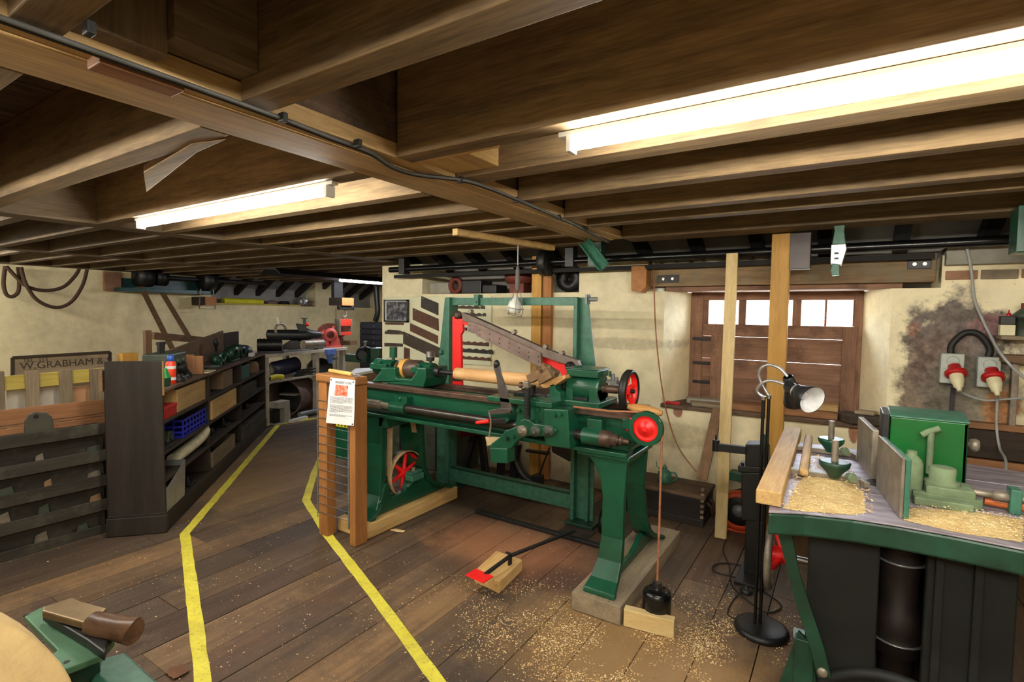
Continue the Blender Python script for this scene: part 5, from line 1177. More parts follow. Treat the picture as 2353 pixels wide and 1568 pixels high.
# pieces on the window sill
def sill(P, z, h, mat, name, label, cat='timber', bev=.004):
    pts = [onz(u, v, z) for u, v in P]; g = G(); g.prism([Vector((p.x, p.y, z)) for p in pts], (0, 0, h)); return single(name, g, mat, label, cat, bev=bev)
zS = .8065
g = G(); g.box(-.74, -.02, 4.16, 4.26, zS, zS+.045); single('sill_timber', g, wd('redbrown', 0), 'red-brown timber lying along the window sill', 'timber', bev=.004)
g = G(); g.box(-.70, -.10, 4.29, 4.40, zS, zS+.04); single('sill_timber', g, wd('brown', 0), 'brown timber at the back of the window sill', 'timber', bev=.004)
g = G(); g.box(-.16, -.02, 4.29, 4.38, zS+.001, zS+.085); single('wood_block', g, wd('pine', 0), 'small pale wood block standing on the window sill', 'timber', bev=.004)
g = G(); g.prism([(-.98, 4.13, zS), (-.72, 4.13, zS), (-.76, 4.27, zS), (-1.02, 4.25, zS)], (0, 0, .028)); single('sill_board_offcut', g, wd('grey', 0), 'grey board offcut at the left of the window sill', 'timber', bev=.003)
g = G(); g.prism([(-1.05, 4.26, zS), (-.80, 4.28, zS), (-.83, 4.40, zS), (-1.08, 4.36, zS)], (0, 0, .04)); single('flat_slab', g, CONCR, 'flat pale slab at the left back of the window sill', 'slab', bev=.004)
g = G(); g.box(-1.18, -1.07, 4.12, 4.15, zS, zS+.02); single('red_stick', g, REDP, 'short red stick at the left end of the sill', 'stick', bev=.003)
g = G(); p = [(.0, 4.10), (.05, 4.06), (.22, 4.08), (.25, 4.14), (.21, 4.22), (.04, 4.25), (-.02, 4.2)]; g.prism([(x, y_, zS) for x, y_ in p], (0, 0, .06)); single('burr_slab', g, wd('dark', 0), 'dark irregular wood slab at the right end of the sill', 'timber', bev=.012)
g = G(); p = [(.07, 4.12), (.18, 4.11), (.21, 4.18), (.10, 4.21)]; g.prism([(x, y_, zS+.061) for x, y_ in p], (0, 0, .025)); single('pale_slab', g, wd('grey', 0), 'pale slab lying on the dark wood slab', 'timber', bev=.008)

# ---- batten under the joists and the caged pendant lamp
a = onz(1045, 536, 2.028); b = onz(1270, 572, 2.028); d = (b-a).normalized()
a.z = b.z = 2.036; g = G(); g.bar(a, b, .05, .044); single('hanging_batten', g, wd('pine', 0), 'short timber batten fixed under the joists above the gantry', 'timber', bev=.003)
k = (1190-1045)/225; c = a.lerp(b, .60); c = ony(1190, 600, c.y)
pl = thing('pendant_lamp', 'white bulb in a wire cage hanging from the timber batten', 'pendant lamp', (c.x, c.y, 1.5))
def pz(v): return ony(1190, v, c.y).z
g = G(); g.tube([(c.x, c.y, 2.01), (c.x, c.y, pz(610))], .005, 8); part('cord', g, GREYCABLE, pl)
g = G(); g.revolve([(0, .008), (.03, .016), (pz(612)-pz(668)-.02, .018), (pz(612)-pz(668), .012)], (c.x, c.y, pz(612)), (0, 0, -1), 14); part('lamp_holder', g, paint('grey_rubber_holder', (96, 94, 90), .6), pl)
zb0 = pz(680); zb1 = pz(718); rr = .052
g = G(); g.revolve([(0, .014), (.02, .022), (.05, .045), (.085, rr), (zb0-zb1, rr*.95), (zb0-zb1+.004, .001)], (c.x-.01, c.y, zb0), (-.18, 0, -1), 24); part('bulb', g, WHITEP, pl)
cg = G()
for kk in range(6):
    an = kk*math.pi/3; e = Vector((math.cos(an), math.sin(an), 0)); cg.tube(spline([Vector((c.x, c.y, pz(668)))+e*.02, Vector((c.x-.004, c.y, zb0))+e*.035, Vector((c.x-.014, c.y, zb1+.01))+e*.062, Vector((c.x-.02, c.y, zb1-.02))+e*.055], 5), .002, 5)
cg.ring((c.x-.02, c.y, zb1-.02), (.18, 0, 1), .055, .002, 24, 5); cg.ring((c.x-.012, c.y, zb1+.03), (.18, 0, 1), .06, .002, 24, 5)
part('wire_cage', cg, OLDSTEEL, pl)

# ---- sample board with profile knives, framed picture
bd = thing('sample_board', 'cream wall board hung with brown profile templates behind the lathe', 'display board', (-3.6, 4.14, .95))
def w2(u, v, y=4.135): return ony(u, v, y)
a = w2(883, 683); b = w2(1128, 842)
g = G(); g.box(a.x, b.x, 4.13, 4.147, b.z, a.z); part('backing_panel', g, paint('cream_board', (222, 220, 188), .6, 0, .05, 4, .02), bd, .004)
shapes = [[(968, 681), (1006, 697), (1006, 725), (967, 707)], [(948, 708), (1006, 733), (1007, 761), (948, 735)], [(942, 743), (1005, 772), (1005, 791), (942, 761)], [(926, 762), (1010, 800), (1010, 822), (990, 820), (926, 790)],
          [(928, 798), (940, 802), (940, 826), (928, 826)], [(884, 741), (926, 742), (926, 747), (886, 746)], [(884, 762), (892, 758), (918, 760), (927, 764), (927, 769), (884, 768)], [(883, 788), (924, 790), (924, 797), (883, 796)],
          [(1044, 703), (1113, 704), (1113, 710), (1044, 709)], [(1060, 720), (1115, 721), (1115, 727), (1060, 727)], [(1044, 752), (1072, 753), (1072, 760), (1044, 760)], [(1058, 785), (1122, 788), (1122, 796), (1058, 792)],
          [(1058, 801), (1130, 805), (1132, 814), (1058, 809)], [(1060, 819), (1126, 823), (1128, 830), (1060, 825)]]
cols = ['blk', 'red', 'red', 'dk', 'red', 'red', 'dk', 'dk', 'dk', 'dk', 'dk', 'red', 'blk', 'red']
PM = {'blk': paint('blackened_template', (46, 40, 36), .5, .2, .3, 12), 'red': paint('brown_template', (88, 56, 40), .55, .2, .3, 20), 'dk': paint('dark_template', (66, 54, 44), .55, .2, .3, 16)}
for P, c_ in zip(shapes, cols):
    pts = [w2(u, v, 4.118) for u, v in P]
    if len(P) == 4 and abs(P[0][0]-P[1][0]) > 45 and abs(P[0][1]-P[1][1]) < 6:
        top = []
        for i in range(17):
            t = i/16; q = pts[0].lerp(pts[1], t); q.z += .006*math.sin(t*28); top.append(q)
        pts = top+[pts[2], pts[3]]
    g = G(); g.prism([Vector((q.x, 4.118, q.z)) for q in pts], (0, .0115, 0)); t_ = part('template', g, PM[c_], bd, .001)
    for (i0, i1, t) in ((0, -1, .12), (len(pts)//2-1 if len(pts) > 6 else 1, len(pts)//2 if len(pts) > 6 else 2, .0)):
        pass
    cen = sum((q for q in pts), Vector())/len(pts)
    for q in (pts[0], pts[-2]):
        m = q.lerp(cen, .25); g = G(); g.cyl((m.x, 4.118, m.z), (m.x, 4.114, m.z), .004, n=8); part('nail', g, ALU, t_)
pf = thing('framed_photograph', 'black framed monochrome photograph hung on the sample board', 'picture', (-4.2, 4.11, 1.4))
a = w2(882, 689, 4.10); b = w2(937, 741, 4.10)
fx0, fx1, fz0, fz1 = a.x, b.x, b.z, a.z
g = G()
for (p0, p1, p2, p3) in ((fx0, fx1, fz1-.018, fz1), (fx0, fx1, fz0, fz0+.018), (fx0, fx0+.018, fz0, fz1), (fx1-.018, fx1, fz0, fz1)): g.box(p0, p1, 4.095, 4.117, p2, p3)
part('frame', g, BLACKG, pf, .002)
g = G(); g.box(fx0+.016, fx1-.016, 4.106, 4.112, fz0+.016, fz1-.016); part('mount', g, PAPER, pf)
PH = NT('faded_photo_print'); v_ = PH.coord(); a1 = PH.noise(v_, 16, 5, .7); PH.l(PH.ramp(a1, [(.35, lin((22, 22, 26))), (.5, lin((60, 60, 66))), (.66, lin((150, 150, 158)))]), PH.b.inputs['Base Color']); PH.b.inputs['Roughness'].default_value = .6
g = G(); g.box(fx0+.036, fx1-.026, 4.103, 4.107, fz0+.022, fz1-.024); part('print', g, PH.m, pf)
# ================================================================== BARRIER WITH NOTICE, LEFT SIDE
bar_ = thing('timber_barrier', 'short timber barrier of two posts and a wire mesh at the lathe end', 'barrier', (-2.8, 2.25, 0))
cl_ = onz(749, 1230, 0); cr_ = onz(813, 1251, 0)
yb0 = 2.20; zt_ = ony(790, 865, yb0).z
xL0, xL1 = ony(732, 1050, yb0).x, ony(751, 1050, yb0).x; xR0, xR1 = ony(803, 1050, yb0).x, ony(816, 1050, yb0).x
zr = zt_-.055
g = G(); g.box(xL0, xL1, yb0, yb0+.075, .001, zr); part('post', g, wd('post', 2), bar_, .004)
g = G(); g.box(xR0, xR1, yb0, yb0+.10, .001, zr); part('post', g, wd('post', 2), bar_, .004)
g = G(); g.box(xL0-.012, xR1+.008, yb0-.012, yb0+.10, zr+.001, zt_); part('top_rail', g, wd('post', 0), bar_, .010)
g = G(); zw = [.16+i*.058 for i in range(14)]
for z in zw: g.tube([(xL0-.004, yb0+.04, z), (xL0-.004, yb0-.004, z), (xR0+.004, yb0-.004, z)], .0022, 6)
g.tube([(xL0-.005, yb0-.004, .12), (xL0-.005, yb0-.004, zr)], .003, 6)
part('wire_mesh', g, GREYM, bar_)
g = G(); g.box(xR0-.022, xR0-.006, yb0+.002, yb0+.018, .10, zr); part('steel_strip', g, GREYM, bar_, .002)
# notice pinned to it
nt = thing('information_notice', 'white paper notice with a colour picture pinned to the timber barrier', 'notice', (-2.8, 2.18, .75))
yn = yb0-.016
TL, TR, BL, BR = [ony(u, v, yn) for u, v in ((760, 868), (817, 874), (750, 972), (814, 979))]
def npt(s, t, out=0.0):
    p = TL.lerp(TR, s).lerp(BL.lerp(BR, s), t); wv = .010*math.sin(t*3.1)*math.sin(s*2.6+.3)+.004*math.sin(t*6+s)*t
    return Vector((p.x, yn-.002-abs(wv)-out, p.z))
g = G(); g.sheet([npt(i/8, j/12) for j in range(13) for i in range(9)], 9, 13, .0006, (0, -1, 0)); sheet_ = part('paper', g, PAPER, nt)
PIC = NT('colour_print'); v_ = PIC.coord(); a1 = PIC.noise(v_, 40, 4, .7); PIC.l(PIC.ramp(a1, [(.3, lin((120, 50, 40))), (.45, lin((214, 96, 60))), (.56, lin((206, 150, 130))), (.7, lin((236, 206, 170)))]), PIC.b.inputs['Base Color'])
g = G(); g.sheet([npt(.26+.5*i/4, .135+.235*j/4, .001) for j in range(5) for i in range(5)], 5, 5); part('printed_picture', g, PIC.m, nt)
INK = paint('grey_ink', (96, 98, 104), .8, 0, .05, 5, 0)
rn = random.Random(4)
rows = [(.40+.024*k) for k in range(6)]+[(.575+.0245*k) for k in range(7)]+[(.775, ), (.80, )]
rows = [.405, .43, .455, .48, .505, .53, .585, .61, .635, .66, .685, .71, .735, .795, .82]
last = {.53: .6, .735: .4, .82: .72}
g = G()
for t in rows:
    s = .10; end = last.get(t, .94)
    while s < end:
        w_ = rn.uniform(.03, .09)
        if s+w_ > end: w_ = end-s
        a, b, c, d = npt(s, t-.005, .0008), npt(s+w_, t-.005, .0008), npt(s+w_, t+.005, .0008), npt(s, t+.005, .0008)
        g._add([a, b, c, d], [(0, 1, 2, 3)]); s += w_+.018
part('printed_lines', g, INK, nt, kind='stuff')
ex = (TR-TL).normalized(); ez = (TL-BL).normalized(); o_ = npt(.24, .105, .0025)
Mx = Matrix(((ex.x, ez.x, 0, o_.x), (ex.y, ez.y, -1, o_.y), (ex.z, ez.z, 0, o_.z), (0, 0, 0, 1)))
textobj('BRADSMEY LATHE', .030, INK, nt, Mx, 'title_lettering', .0002, (.62, .8))
for s, t in ((.05, .045), (.94, .045), (.96, .965)):
    p = npt(s, t); g = G(); g.cyl(p, p+Vector((0, -.004, 0)), .0045, n=10); part('drawing_pin', g, DARKST, nt)
# turning chisel lying on the rail
a = ony(756, 848, yb0+.05); b = ony(822, 863, yb0+.03); zz = zt_+.014
a = Vector((xL0+.02, yb0+.075, zz)); b = Vector((xR0-.0, yb0+.02, zz)); dd = (b-a).normalized(); Lh = (b-a).length
cz = thing('turning_chisel', 'wooden handled turning chisel lying on top of the barrier rail', 'chisel', (a.x, a.y, zt_))
g = G(); g.revolve([(0, .008), (.006, .013), (.05, .0135), (.11, .0125), (.16, .0135), (Lh-.01, .0135), (Lh, .010)], a, dd, 14); part('handle', g, wood('boxwood', (196, 158, 84), (224, 190, 116), 0, .45, 30), cz)
g = G(); g.bar(b, b+dd*.10, .013, .005); part('blade', g, STEEL, cz, .001)
# gear guard at the lathe's left end with a yellow sign
g = G(); g.box(-3.16, -2.945, 2.50, 2.84, .42, .79); gg = part('gear_guard', g, GREEN, lathe, .008)
g = G(); g.box(-3.15, -2.93, 2.492, 2.499, .66, .77); sg = part('warning_plate', g, YELLOWP, gg, .001, 'yellow plate with black marks')
g = G()
for i in range(5): g.tube(spline([(-3.13+i*.036, 2.489, .67), (-3.12+i*.036, 2.489, .71), (-3.105+i*.036, 2.489, .73), (-3.11+i*.036, 2.489, .76)], 4), .004, 5)
part('black_marks', g, BLACK, gg)

# ---- floor tapes
def tape(pts, wid, name, label):
    K = [Vector((p.x, p.y, 0)) for p in pts]; P = []; rt = random.Random(len(name)+len(label))
    K.insert(0, K[0]+(K[0]-K[1]).normalized()*1.2)
    for a_, b_ in zip(K, K[1:]):
        m_ = max(1, int((b_-a_).length/.09)); P += [a_.lerp(b_, i/m_) for i in range(m_)]
    P.append(K[-1]); n = len(P); L, R = [], []
    for i in range(n):
        d0 = (P[i]-P[i-1]).normalized() if i else (P[1]-P[0]).normalized(); d1 = (P[i+1]-P[i]).normalized() if i < n-1 else d0
        m = (d0+d1).normalized(); nn = Vector((-m.y, m.x, 0)); k = wid/2/max(.4, m.dot(d0)); L.append(P[i]+nn*(k+rt.uniform(-.003, .002))); R.append(P[i]-nn*(k+rt.uniform(-.003, .002)))
    g = G(); vs = [Vector((q.x, q.y, z)) for z in (.0008, .0022) for q in L+R]; fs = []
    for i in range(n-1): fs += [(2*n+i, 2*n+i+1, 3*n+i+1, 3*n+i), (i, n+i, n+i+1, i+1), (i, i+1, 2*n+i+1, 2*n+i), (n+i, 3*n+i, 3*n+i+1, n+i+1)]
    fs += [(0, 2*n, 3*n, n), (n-1, 2*n-1, 4*n-1, 3*n-1)]
    g._add(vs, fs); return single(name, g, TAPE, label, 'floor tape')
tn = NT('yellow_floor_tape'); v_ = tn.coord(); f_ = tn.noise(v_, 9, 5, .7); f2 = tn.noise(v_, 70, 3, .6)
c_ = tn.ramp(f_, [(.3, lin((206, 190, 58))), (.62, lin((230, 220, 78)))]); c_ = tn.mix(tn.ramp(f2, [(.60, (0, 0, 0, 1)), (.68, (.75, .75, .75, 1))]), c_, lin((140, 118, 60)))
f3 = tn.noise(v_, 2.3, 5, .7); c_ = tn.mix(tn.ramp(f3, [(.52, (0, 0, 0, 1)), (.70, (.6, .6, .6, 1))]), c_, lin((150, 128, 62))); tn.l(c_, tn.b.inputs['Base Color']); tn.b.inputs['Roughness'].default_value = .6; tn.bump(f2, .1, .003); TAPE = tn.m
tape([onz(u, v) for u, v in ((470, 1600), (446, 1400), (425, 1228), (640, 976), (735, 960), (800, 950))], .06, 'floor_tape', 'yellow floor tape bending past the dark shelving towards the bench')
tape([onz(u, v) for u, v in ((1030, 1600), (880, 1395), (752, 1229), (733, 1198), (703, 1150), (722, 1088), (760, 1000))], .06, 'floor_tape', 'yellow floor tape running past the foot of the timber barrier')

# ---- shelving unit (own frame: x along its length, y into its depth)
SO = Vector((-3.81, 1.65, 0)); SA = math.atan2(.680, -.733); su = Vector((math.cos(SA), math.sin(SA), 0)); sv = Vector((-su.y, su.x, 0))
SL, SD = 3.25, .33
def sh_px(u, v, dep=0.0):
    """pixel -> (x along, z) on the vertical plane at a depth inside the shelving"""
    d = ray(u, v); P0 = SO+sv*dep; t = (P0-_O).dot(sv)/d.dot(sv); p = _O+d*t; return (p-P0).dot(su), p.z
def sloc(x, y, z=0.0): return SO+su*x+sv*y+Vector((0, 0, z))
su_ = thing('open_shelving', 'long dark stained open shelving unit with a solid end panel and plinth', 'shelving', SO, SA)
DKW, DKX = wd('blackwood', 2), wd('dark', 0)
sx = [.0, sh_px(483, 960)[0], sh_px(556, 920)[0], SL]
g = G(); g.box(-.02, .0, -.0, SD, .13, 1.16); part('end_panel', g, DKW, su_, .003)
g = G(); g.box(-.032, .004, -.012, SD+.01, .001, .125); part('end_plinth', g, DKW, su_, .006)
g = G(); g.box(-.026, -.0, -.006, SD, .125, .14); part('plinth_moulding', g, DKW, su_, .003)
g = G(); g.box(-.0225, .0005, -.0035, -.0005, .93, 1.16); part('worn_edge', g, wd('pine', 2), su_)
g = G(); g.box(-.0, SL, -.004, .016, .001, .11); part('plinth', g, DKX, su_, .003)
ZSH = [.125, .355, .545, .755, .965]
for z in ZSH:
    g = G(); g.box(.001, SL, .0 if z > .2 else -.0, SD, z-.02, z); part('shelf', g, wd('board', 0) if z > .9 else DKX, su_, .002)
for x in sx[1:]:
    g = G(); g.box(x-.012, x+.012, .006, SD, .126, .944); part('divider', g, DKX, su_, .002)
g = G(); g.box(.0, SL, SD, SD+.012, .02, .96); part('back_panel', g, MATTDARK, su_)
g = G(); g.box(.0, .75, SD+.02, SD+.04, .96, 1.10); part('back_board', g, wd('brown', 0), su_, .003)
zb0 = 1.05
g = G(); g.prism([(.6, SD-.02, .966), (2.6, SD-.02, .966), (2.6, SD-.02, 1.27), (.6, SD-.02, 1.13)], (0, .02, 0)); part('back_board', g, wd('brown', 0), su_, .003)
g = G(); g.box(2.62, SL+.02, SD-.02, SD, .966, 1.24); part('back_board', g, wd('dark', 0), su_, .003)
g = G(); g.box(1.02, 1.035, SD-.2, SD-.02, .966, 1.12); part('upright_strip', g, wd('redbrown', 2), su_, .002)
def sthing(name, label, cat, x, y, z, group=None): return thing(name, label, cat, sloc(x, y, z), SA, group)
def sbox(name, label, cat, x0, x1, y0, y1, z0, z1, mat, open_top=False, bev=.004, wall=.008):
    o = sthing(name, label, cat, (x0+x1)/2, (y0+y1)/2, z0+.001); hx, hy, h = (x1-x0)/2, (y1-y0)/2, z1-z0
    if open_top:
        for nm, b in (('front', (-hx, hx, -hy, -hy+wall, 0, h)), ('back', (-hx, hx, hy-wall, hy, 0, h)), ('side', (-hx, -hx+wall, -hy+wall, hy-wall, 0, h)), ('side', (hx-wall, hx, -hy+wall, hy-wall, 0, h)), ('bottom', (-hx+wall, hx-wall, -hy+wall, hy-wall, 0, wall))):
            g = G(); g.box(*b); part(nm, g, mat, o, min(bev, .002))
    else:
        g = G(); g.box(-hx, hx, -hy, hy, 0, h); part('body', g, mat, o, bev)
    return o, hx, hy, h
W = wd
b1, _, _, _ = sbox('wooden_box', 'open pale wooden box under the top shelf next to the end panel', 'box', sh_px(415, 900)[0], sh_px(478, 890)[0], .02, .26, .755, .92, W('pine', 0), True, wall=.014)
o, hx, hy, h = sbox('red_tin', 'bright red lidded tin on the second shelf', 'tin', sh_px(381, 940)[0], sh_px(410, 930)[0], .01, .13, .755, .835, REDP); g = G(); g.box(-hx-.003, hx+.003, -hy-.003, hy+.003, h-.022, h+.003); part('lid', g, REDP, o, .003)
# blue crate with open slats
cx0, cx1 = sh_px(428, 1000)[0], sh_px(486, 960)[0]
o = sthing('blue_crate', 'blue plastic slatted crate on the third shelf', 'crate', (cx0+cx1)/2, .14, .546); hx, hy, h = (cx1-cx0)/2, .12, .135
for z in (.0, .035, .075, .12):
    g = G(); t = .008
    for b in ((-hx, hx, -hy, -hy+t, z, z+.014), (-hx, hx, hy-t, hy, z, z+.014), (-hx, -hx+t, -hy, hy, z, z+.014), (hx-t, hx, -hy, hy, z, z+.014)): g.box(*b)
    part('hoop', g, BLUEP, o)
for i in range(9):
    x = -hx+.004+(2*hx-.014)*i/8; g = G(); g.box(x, x+.007, -hy-.001, -hy+.007, 0, h); part('slat', g, BLUEP, o)
for i in range(5):
    y = -hy+(2*hy-.008)*i/4; g = G(); g.box(-hx-.001, -hx+.007, y, y+.007, 0, h); part('slat', g, BLUEP, o)
g = G(); g.box(-hx, hx, -hy, hy, 0, .006); part('bottom', g, BLUEP, o)
sbox('tan_box', 'plain orange-brown wooden box on the third shelf of the middle bay', 'box', sh_px(491, 950)[0], sh_px(546, 910)[0], .01, .24, .545, .715, W('pine', 0))
sbox('teal_tin', 'square teal painted tin on the upper shelf of the far bay', 'tin', sh_px(560, 860)[0], sh_px(578, 850)[0], .02, .16, .755, .90, TEAL)
sbox('green_grey_drawer', 'green-grey wooden drawer box on the third shelf of the far bay', 'box', sh_px(558, 940)[0], sh_px(592, 910)[0], .01, .22, .545, .68, W('tray', 0))
sbox('brown_carton', 'brown cardboard carton at the back of the middle bay', 'carton', sh_px(520, 860)[0], sh_px(542, 850)[0], .03, .20, .755, .92, paint('cardboard', (122, 98, 74), .85, 0, .12, 6))
o = sthing('canvas_bag', 'brown rounded canvas bag on the second shelf of the far bay', 'bag', sh_px(596, 850)[0], .12, .756); g = G(); g.revolve([(0, .10), (.03, .115), (.10, .11), (.13, .09), (.14, .04)], (0, 0, 0), (0, 0, 1), 14); part('body', g, paint('brown_canvas', (128, 100, 76), .85, 0, .15, 8), o)
sbox('grey_crate', 'low grey wooden crate on the bottom shelf of the middle bay', 'crate', sh_px(492, 1050)[0], sh_px(543, 1020)[0], .01, .25, .125, .26, W('grey', 0), True, wall=.014)
sbox('timber_block', 'squared grey timber lying on the bottom shelf of the far bay', 'timber', sh_px(558, 1000)[0], SL-.02, .0, .2, .125, .25, W('tray', 0))
# galvanised bin
o = sthing('metal_bin', 'open bare metal bin on the bottom shelf behind the end panel', 'bin', .20, .10, .126)
for nm, poly_ in (('front', [(-.18, -.095, 0), (.16, -.095, 0), (.16, -.105, .27), (-.18, -.105, .17)]), ('back', [(-.18, .1, 0), (.16, .1, 0), (.16, .1, .27), (-.18, .1, .17)])):
    g = G(); g.prism(poly_, (0, .005, 0)); part(nm, g, ALU, o, .001)
g = G(); g.prism([(-.18, -.1, 0), (-.18, .1, 0), (-.18, .1, .17), (-.18, -.105, .17)], (.005, 0, 0)); part('side', g, ALU, o, .001)
g = G(); g.prism([(.155, -.095, 0), (.155, .1, 0), (.155, .1, .27), (.155, -.105, .27)], (.005, 0, 0)); part('side', g, ALU, o, .001)
g = G(); g.box(-.175, .155, -.09, .1, .0, .005); part('bottom', g, ALU, o)
# pale jaw-like casting
xa = sh_px(425, 1035)[0]; xb = sh_px(484, 1000)[0]
o = sthing('pale_casting', 'long pale plaster casting with a knobbed end on the fourth shelf', 'casting', (xa+xb)/2, .10, .356)
L = xb-xa; g = G(); g.tube(spline([(-L/2, -.02, .04), (-L*.2, -.04, .06), (L*.15, -.05, .075), (L*.38, -.06, .10), (L*.47, -.06, .13)], 5), .045, 10); part('body', g, paint('dirty_plaster', (206, 198, 172), .85, 0, .25, 14, .3, 60), o)
g = G(); g.sphere((L*.48, -.06, .15), .034, 12); part('knob', g, WHITEP, o)
# dark iron oddments on the shelves
rs = random.Random(21); odd = [(.10, .05, .545, .07), (.30, .10, .545, .06), (.12, .12, .355, .05), (.62, .06, .125, .05), (1.15, .10, .755, .06), (1.4, .12, .355, .05), (1.75, .10, .355, .06), (2.3, .12, .355, .06), (2.75, .12, .355, .05), (1.75, .12, .125, .04)]
for i, (x, y, z, r) in enumerate(odd):
    kind = i % 3; mt = (DARKST, GREYGREEN, BROWNST)[i % 3]
    o = sthing('iron_oddment', ('dark iron bracket casting', 'grey-green iron block casting', 'brown iron roller')[kind]+' on the '+{.125: 'bottom', .355: 'fourth', .545: 'third', .755: 'second'}[z]+' shelf of the '+('bay by the end panel' if x < .9 else 'middle bay' if x < 1.9 else 'far bay'), 'iron part', x, y, z+.001, 'iron oddments in the open shelving')
    if kind == 0:
        g = G(); g.box(-r*1.3, r*1.3, -r*.7, r*.7, 0, r*.35); part('plate', g, mt, o, .004); g = G(); g.prism([(-r, -.01, r*.35), (r*.2, -.01, r*.35), (-r*.6, -.01, r*1.5), (-r, -.01, r*1.5)], (0, .02, 0)); part('web', g, mt, o, .004)
    elif kind == 1:
        g = G(); g.prism([(-r, -r*.6, 0), (r, -r*.6, 0), (r*.7, -r*.6, r*1.2), (-r*.5, -r*.6, r*1.4)], (0, r*1.2, 0)); part('block', g, mt, o, .006); g = G(); g.cyl((0, -r*.6, r*.6), (0, -r*.75, r*.6), r*.4); part('boss', g, mt, o)
    else:
        g = G(); g.revolve([(-r*1.6, .01), (-r*1.3, .01), (-r*1.3, r*.5), (r*1.3, r*.5), (r*1.3, .01), (r*1.6, .01)], (0, 0, r*.5), (1, .3, 0), 14); part('roller', g, mt, o)
# on top of the shelving
zt9 = .966
o = sthing('spray_can', 'orange-red spray can with a blue cap on top of the shelving', 'spray can', sh_px(393, 885, .06)[0], .06, zt9); g = G(); g.revolve([(0, .030), (.004, .033), (.15, .033), (.165, .022)], (0, 0, 0), (0, 0, 1), 20); part('can', g, ORANGEP, o); g = G(); g.revolve([(.165, .020), (.168, .023), (.205, .020), (.208, .01)], (0, 0, 0), (0, 0, 1), 18); part('cap', g, paint('blue_cap', (40, 84, 178), .4), o); g = G(); g.revolve([(.03, .0335), (.05, .0335)], (0, 0, 0), (0, 0, 1), 20, cap=False); g.revolve([(.11, .0335), (.13, .0335)], (0, 0, 0), (0, 0, 1), 20, cap=False); part('white_print', g, WHITEP, o)
o = sthing('green_bottle', 'bright green topped plastic bottle beside the spray can', 'bottle', sh_px(380, 880, .05)[0], .05, zt9); g = G(); g.revolve([(.06, .034), (.125, .012)], (0, 0, 0), (0, 0, 1), 16); part('top', g, paint('bright_green_plastic', (20, 150, 66), .4), o); g = G(); g.revolve([(0, .03), (.06, .034)], (0, 0, 0), (0, 0, 1), 16); part('base', g, DKGREEN, o)
# grey machine vice with bolts
xv = sh_px(430, 860)[0]
o = sthing('machine_vice', 'grey-green cast machine head with bolts on top of the shelving', 'machine part', .52, .16, zt9)
g = G(); g.box(-.22, .22, -.11, .11, 0, .03); part('base', g, GREYGREEN, o, .006)
g = G(); g.box(-.17, .17, -.08, .10, .03, .21); part('housing', g, GREYGREEN, o, .012)
for x in (-.12, -.03, .08): g = G(); g.cyl((x, -.08, .15), (x, -.10, .15), .022, n=12); part('boss', g, GREYGREEN, o)
for x in (-.14, -.10, -.06): g = G(); g.cyl((x, .0, .21), (x, .0, .29), .012, n=8); g.cyl((x, 0, .275), (x, 0, .295), .018, n=6); part('stud', g, DARKST, o)
g = G(); g.cyl((.02, -.12, .09), (.02, -.08, .09), .045, n=18); g.tube([(.02, -.12, .09), (.05, -.15, .03)], .012, 8); part('crank', g, DARKST, o)
o = sthing('chuck_jaw', 'small dark lathe chuck in front of the machine head', 'machine part', .42, .05, zt9); g = G(); g.revolve([(0, .045), (.03, .05), (.035, .03), (.06, .03)], (0, 0, 0), (0, 0, 1), 16); part('body', g, DARKST, o)
sbox('orange_board', 'orange-brown board standing across the shelving top', 'board', .88, .90, .02, .26, zt9, 1.12, W('redbrown', 2))
for i, (x, y, w_, lab) in enumerate(((1.05, .05, .10, 'cream papers lying on the shelving top'), (1.35, .08, .09, 'grey metal dish lying on the shelving top'))):
    o = sthing('loose_plate', lab, 'papers' if i == 0 else 'dish', x, y, zt9); g = G(); g.box(-w_, w_, -.05, .05, .001, .012) if i == 0 else g.revolve([(0, .05), (.02, .075), (.022, .07), (.004, .04)], (0, 0, 0.001), (0, 0, 1), 18, cap=False); part('sheet', g, CREAMP if i == 0 else GREYM, o, .001)
# heap of green castings
for i, (x, y, r) in enumerate(((1.62, .12, .06), (1.85, .10, .075), (2.10, .10, .085), (2.36, .12, .10), (2.63, .14, .07), (1.52, .05, .05))):
    lab = ('green iron casting with a round bore heaped on the shelving top', 'dark green curved iron arm heaped on the shelving top')[i % 2]
    lab = lab.replace('heaped on the shelving top', ('beside the metal dish', 'beside the upright spindle', 'amid the heap', 'against the dark back board', 'by the navy cloth', 'at the front edge')[i]+' on the shelving top')
    o = sthing('green_casting', lab, 'casting', x, y, zt9, 'green castings on the shelving top')
    if i % 2 == 0:
        g = G(); g.box(-r*1.3, r*1.3, -r*.6, r*.6, 0, r*.3); part('foot', g, DKGREEN, o, .006); g = G(); g.revolve([(-r*.5, r*.45), (-r*.5, r*.85), (r*.5, r*.85), (r*.5, r*.45), (-r*.5, r*.45)], (0, 0, r*.95), (.3, 1, 0), 18, cap=False); part('bore', g, DKGREEN, o)
    else:
        g = G(); g.tube(spline([(-r*1.5, 0, .03), (-r*.7, 0, r*.9), (0, 0, r*1.25), (r*.8, 0, r*.9), (r*1.4, 0, .03)], 5), r*.34, 8); part('arm', g, DKGREEN, o); g = G(); g.cyl((-.0, -r*.5, r*1.2), (0, r*.5, r*1.2), r*.42, n=14); part('boss', g, DKGREEN, o)
o = sthing('tool_spindle', 'dark upright spindle with a ball top on the shelving top', 'machine part', 1.98, .22, zt9); g = G(); g.revolve([(0, .04), (.01, .04), (.012, .012), (.16, .012), (.165, .02), (.21, .026), (.24, .018), (.245, .005)], (0, 0, 0), (0, 0, 1), 14); part('spindle', g, DARKST, o)
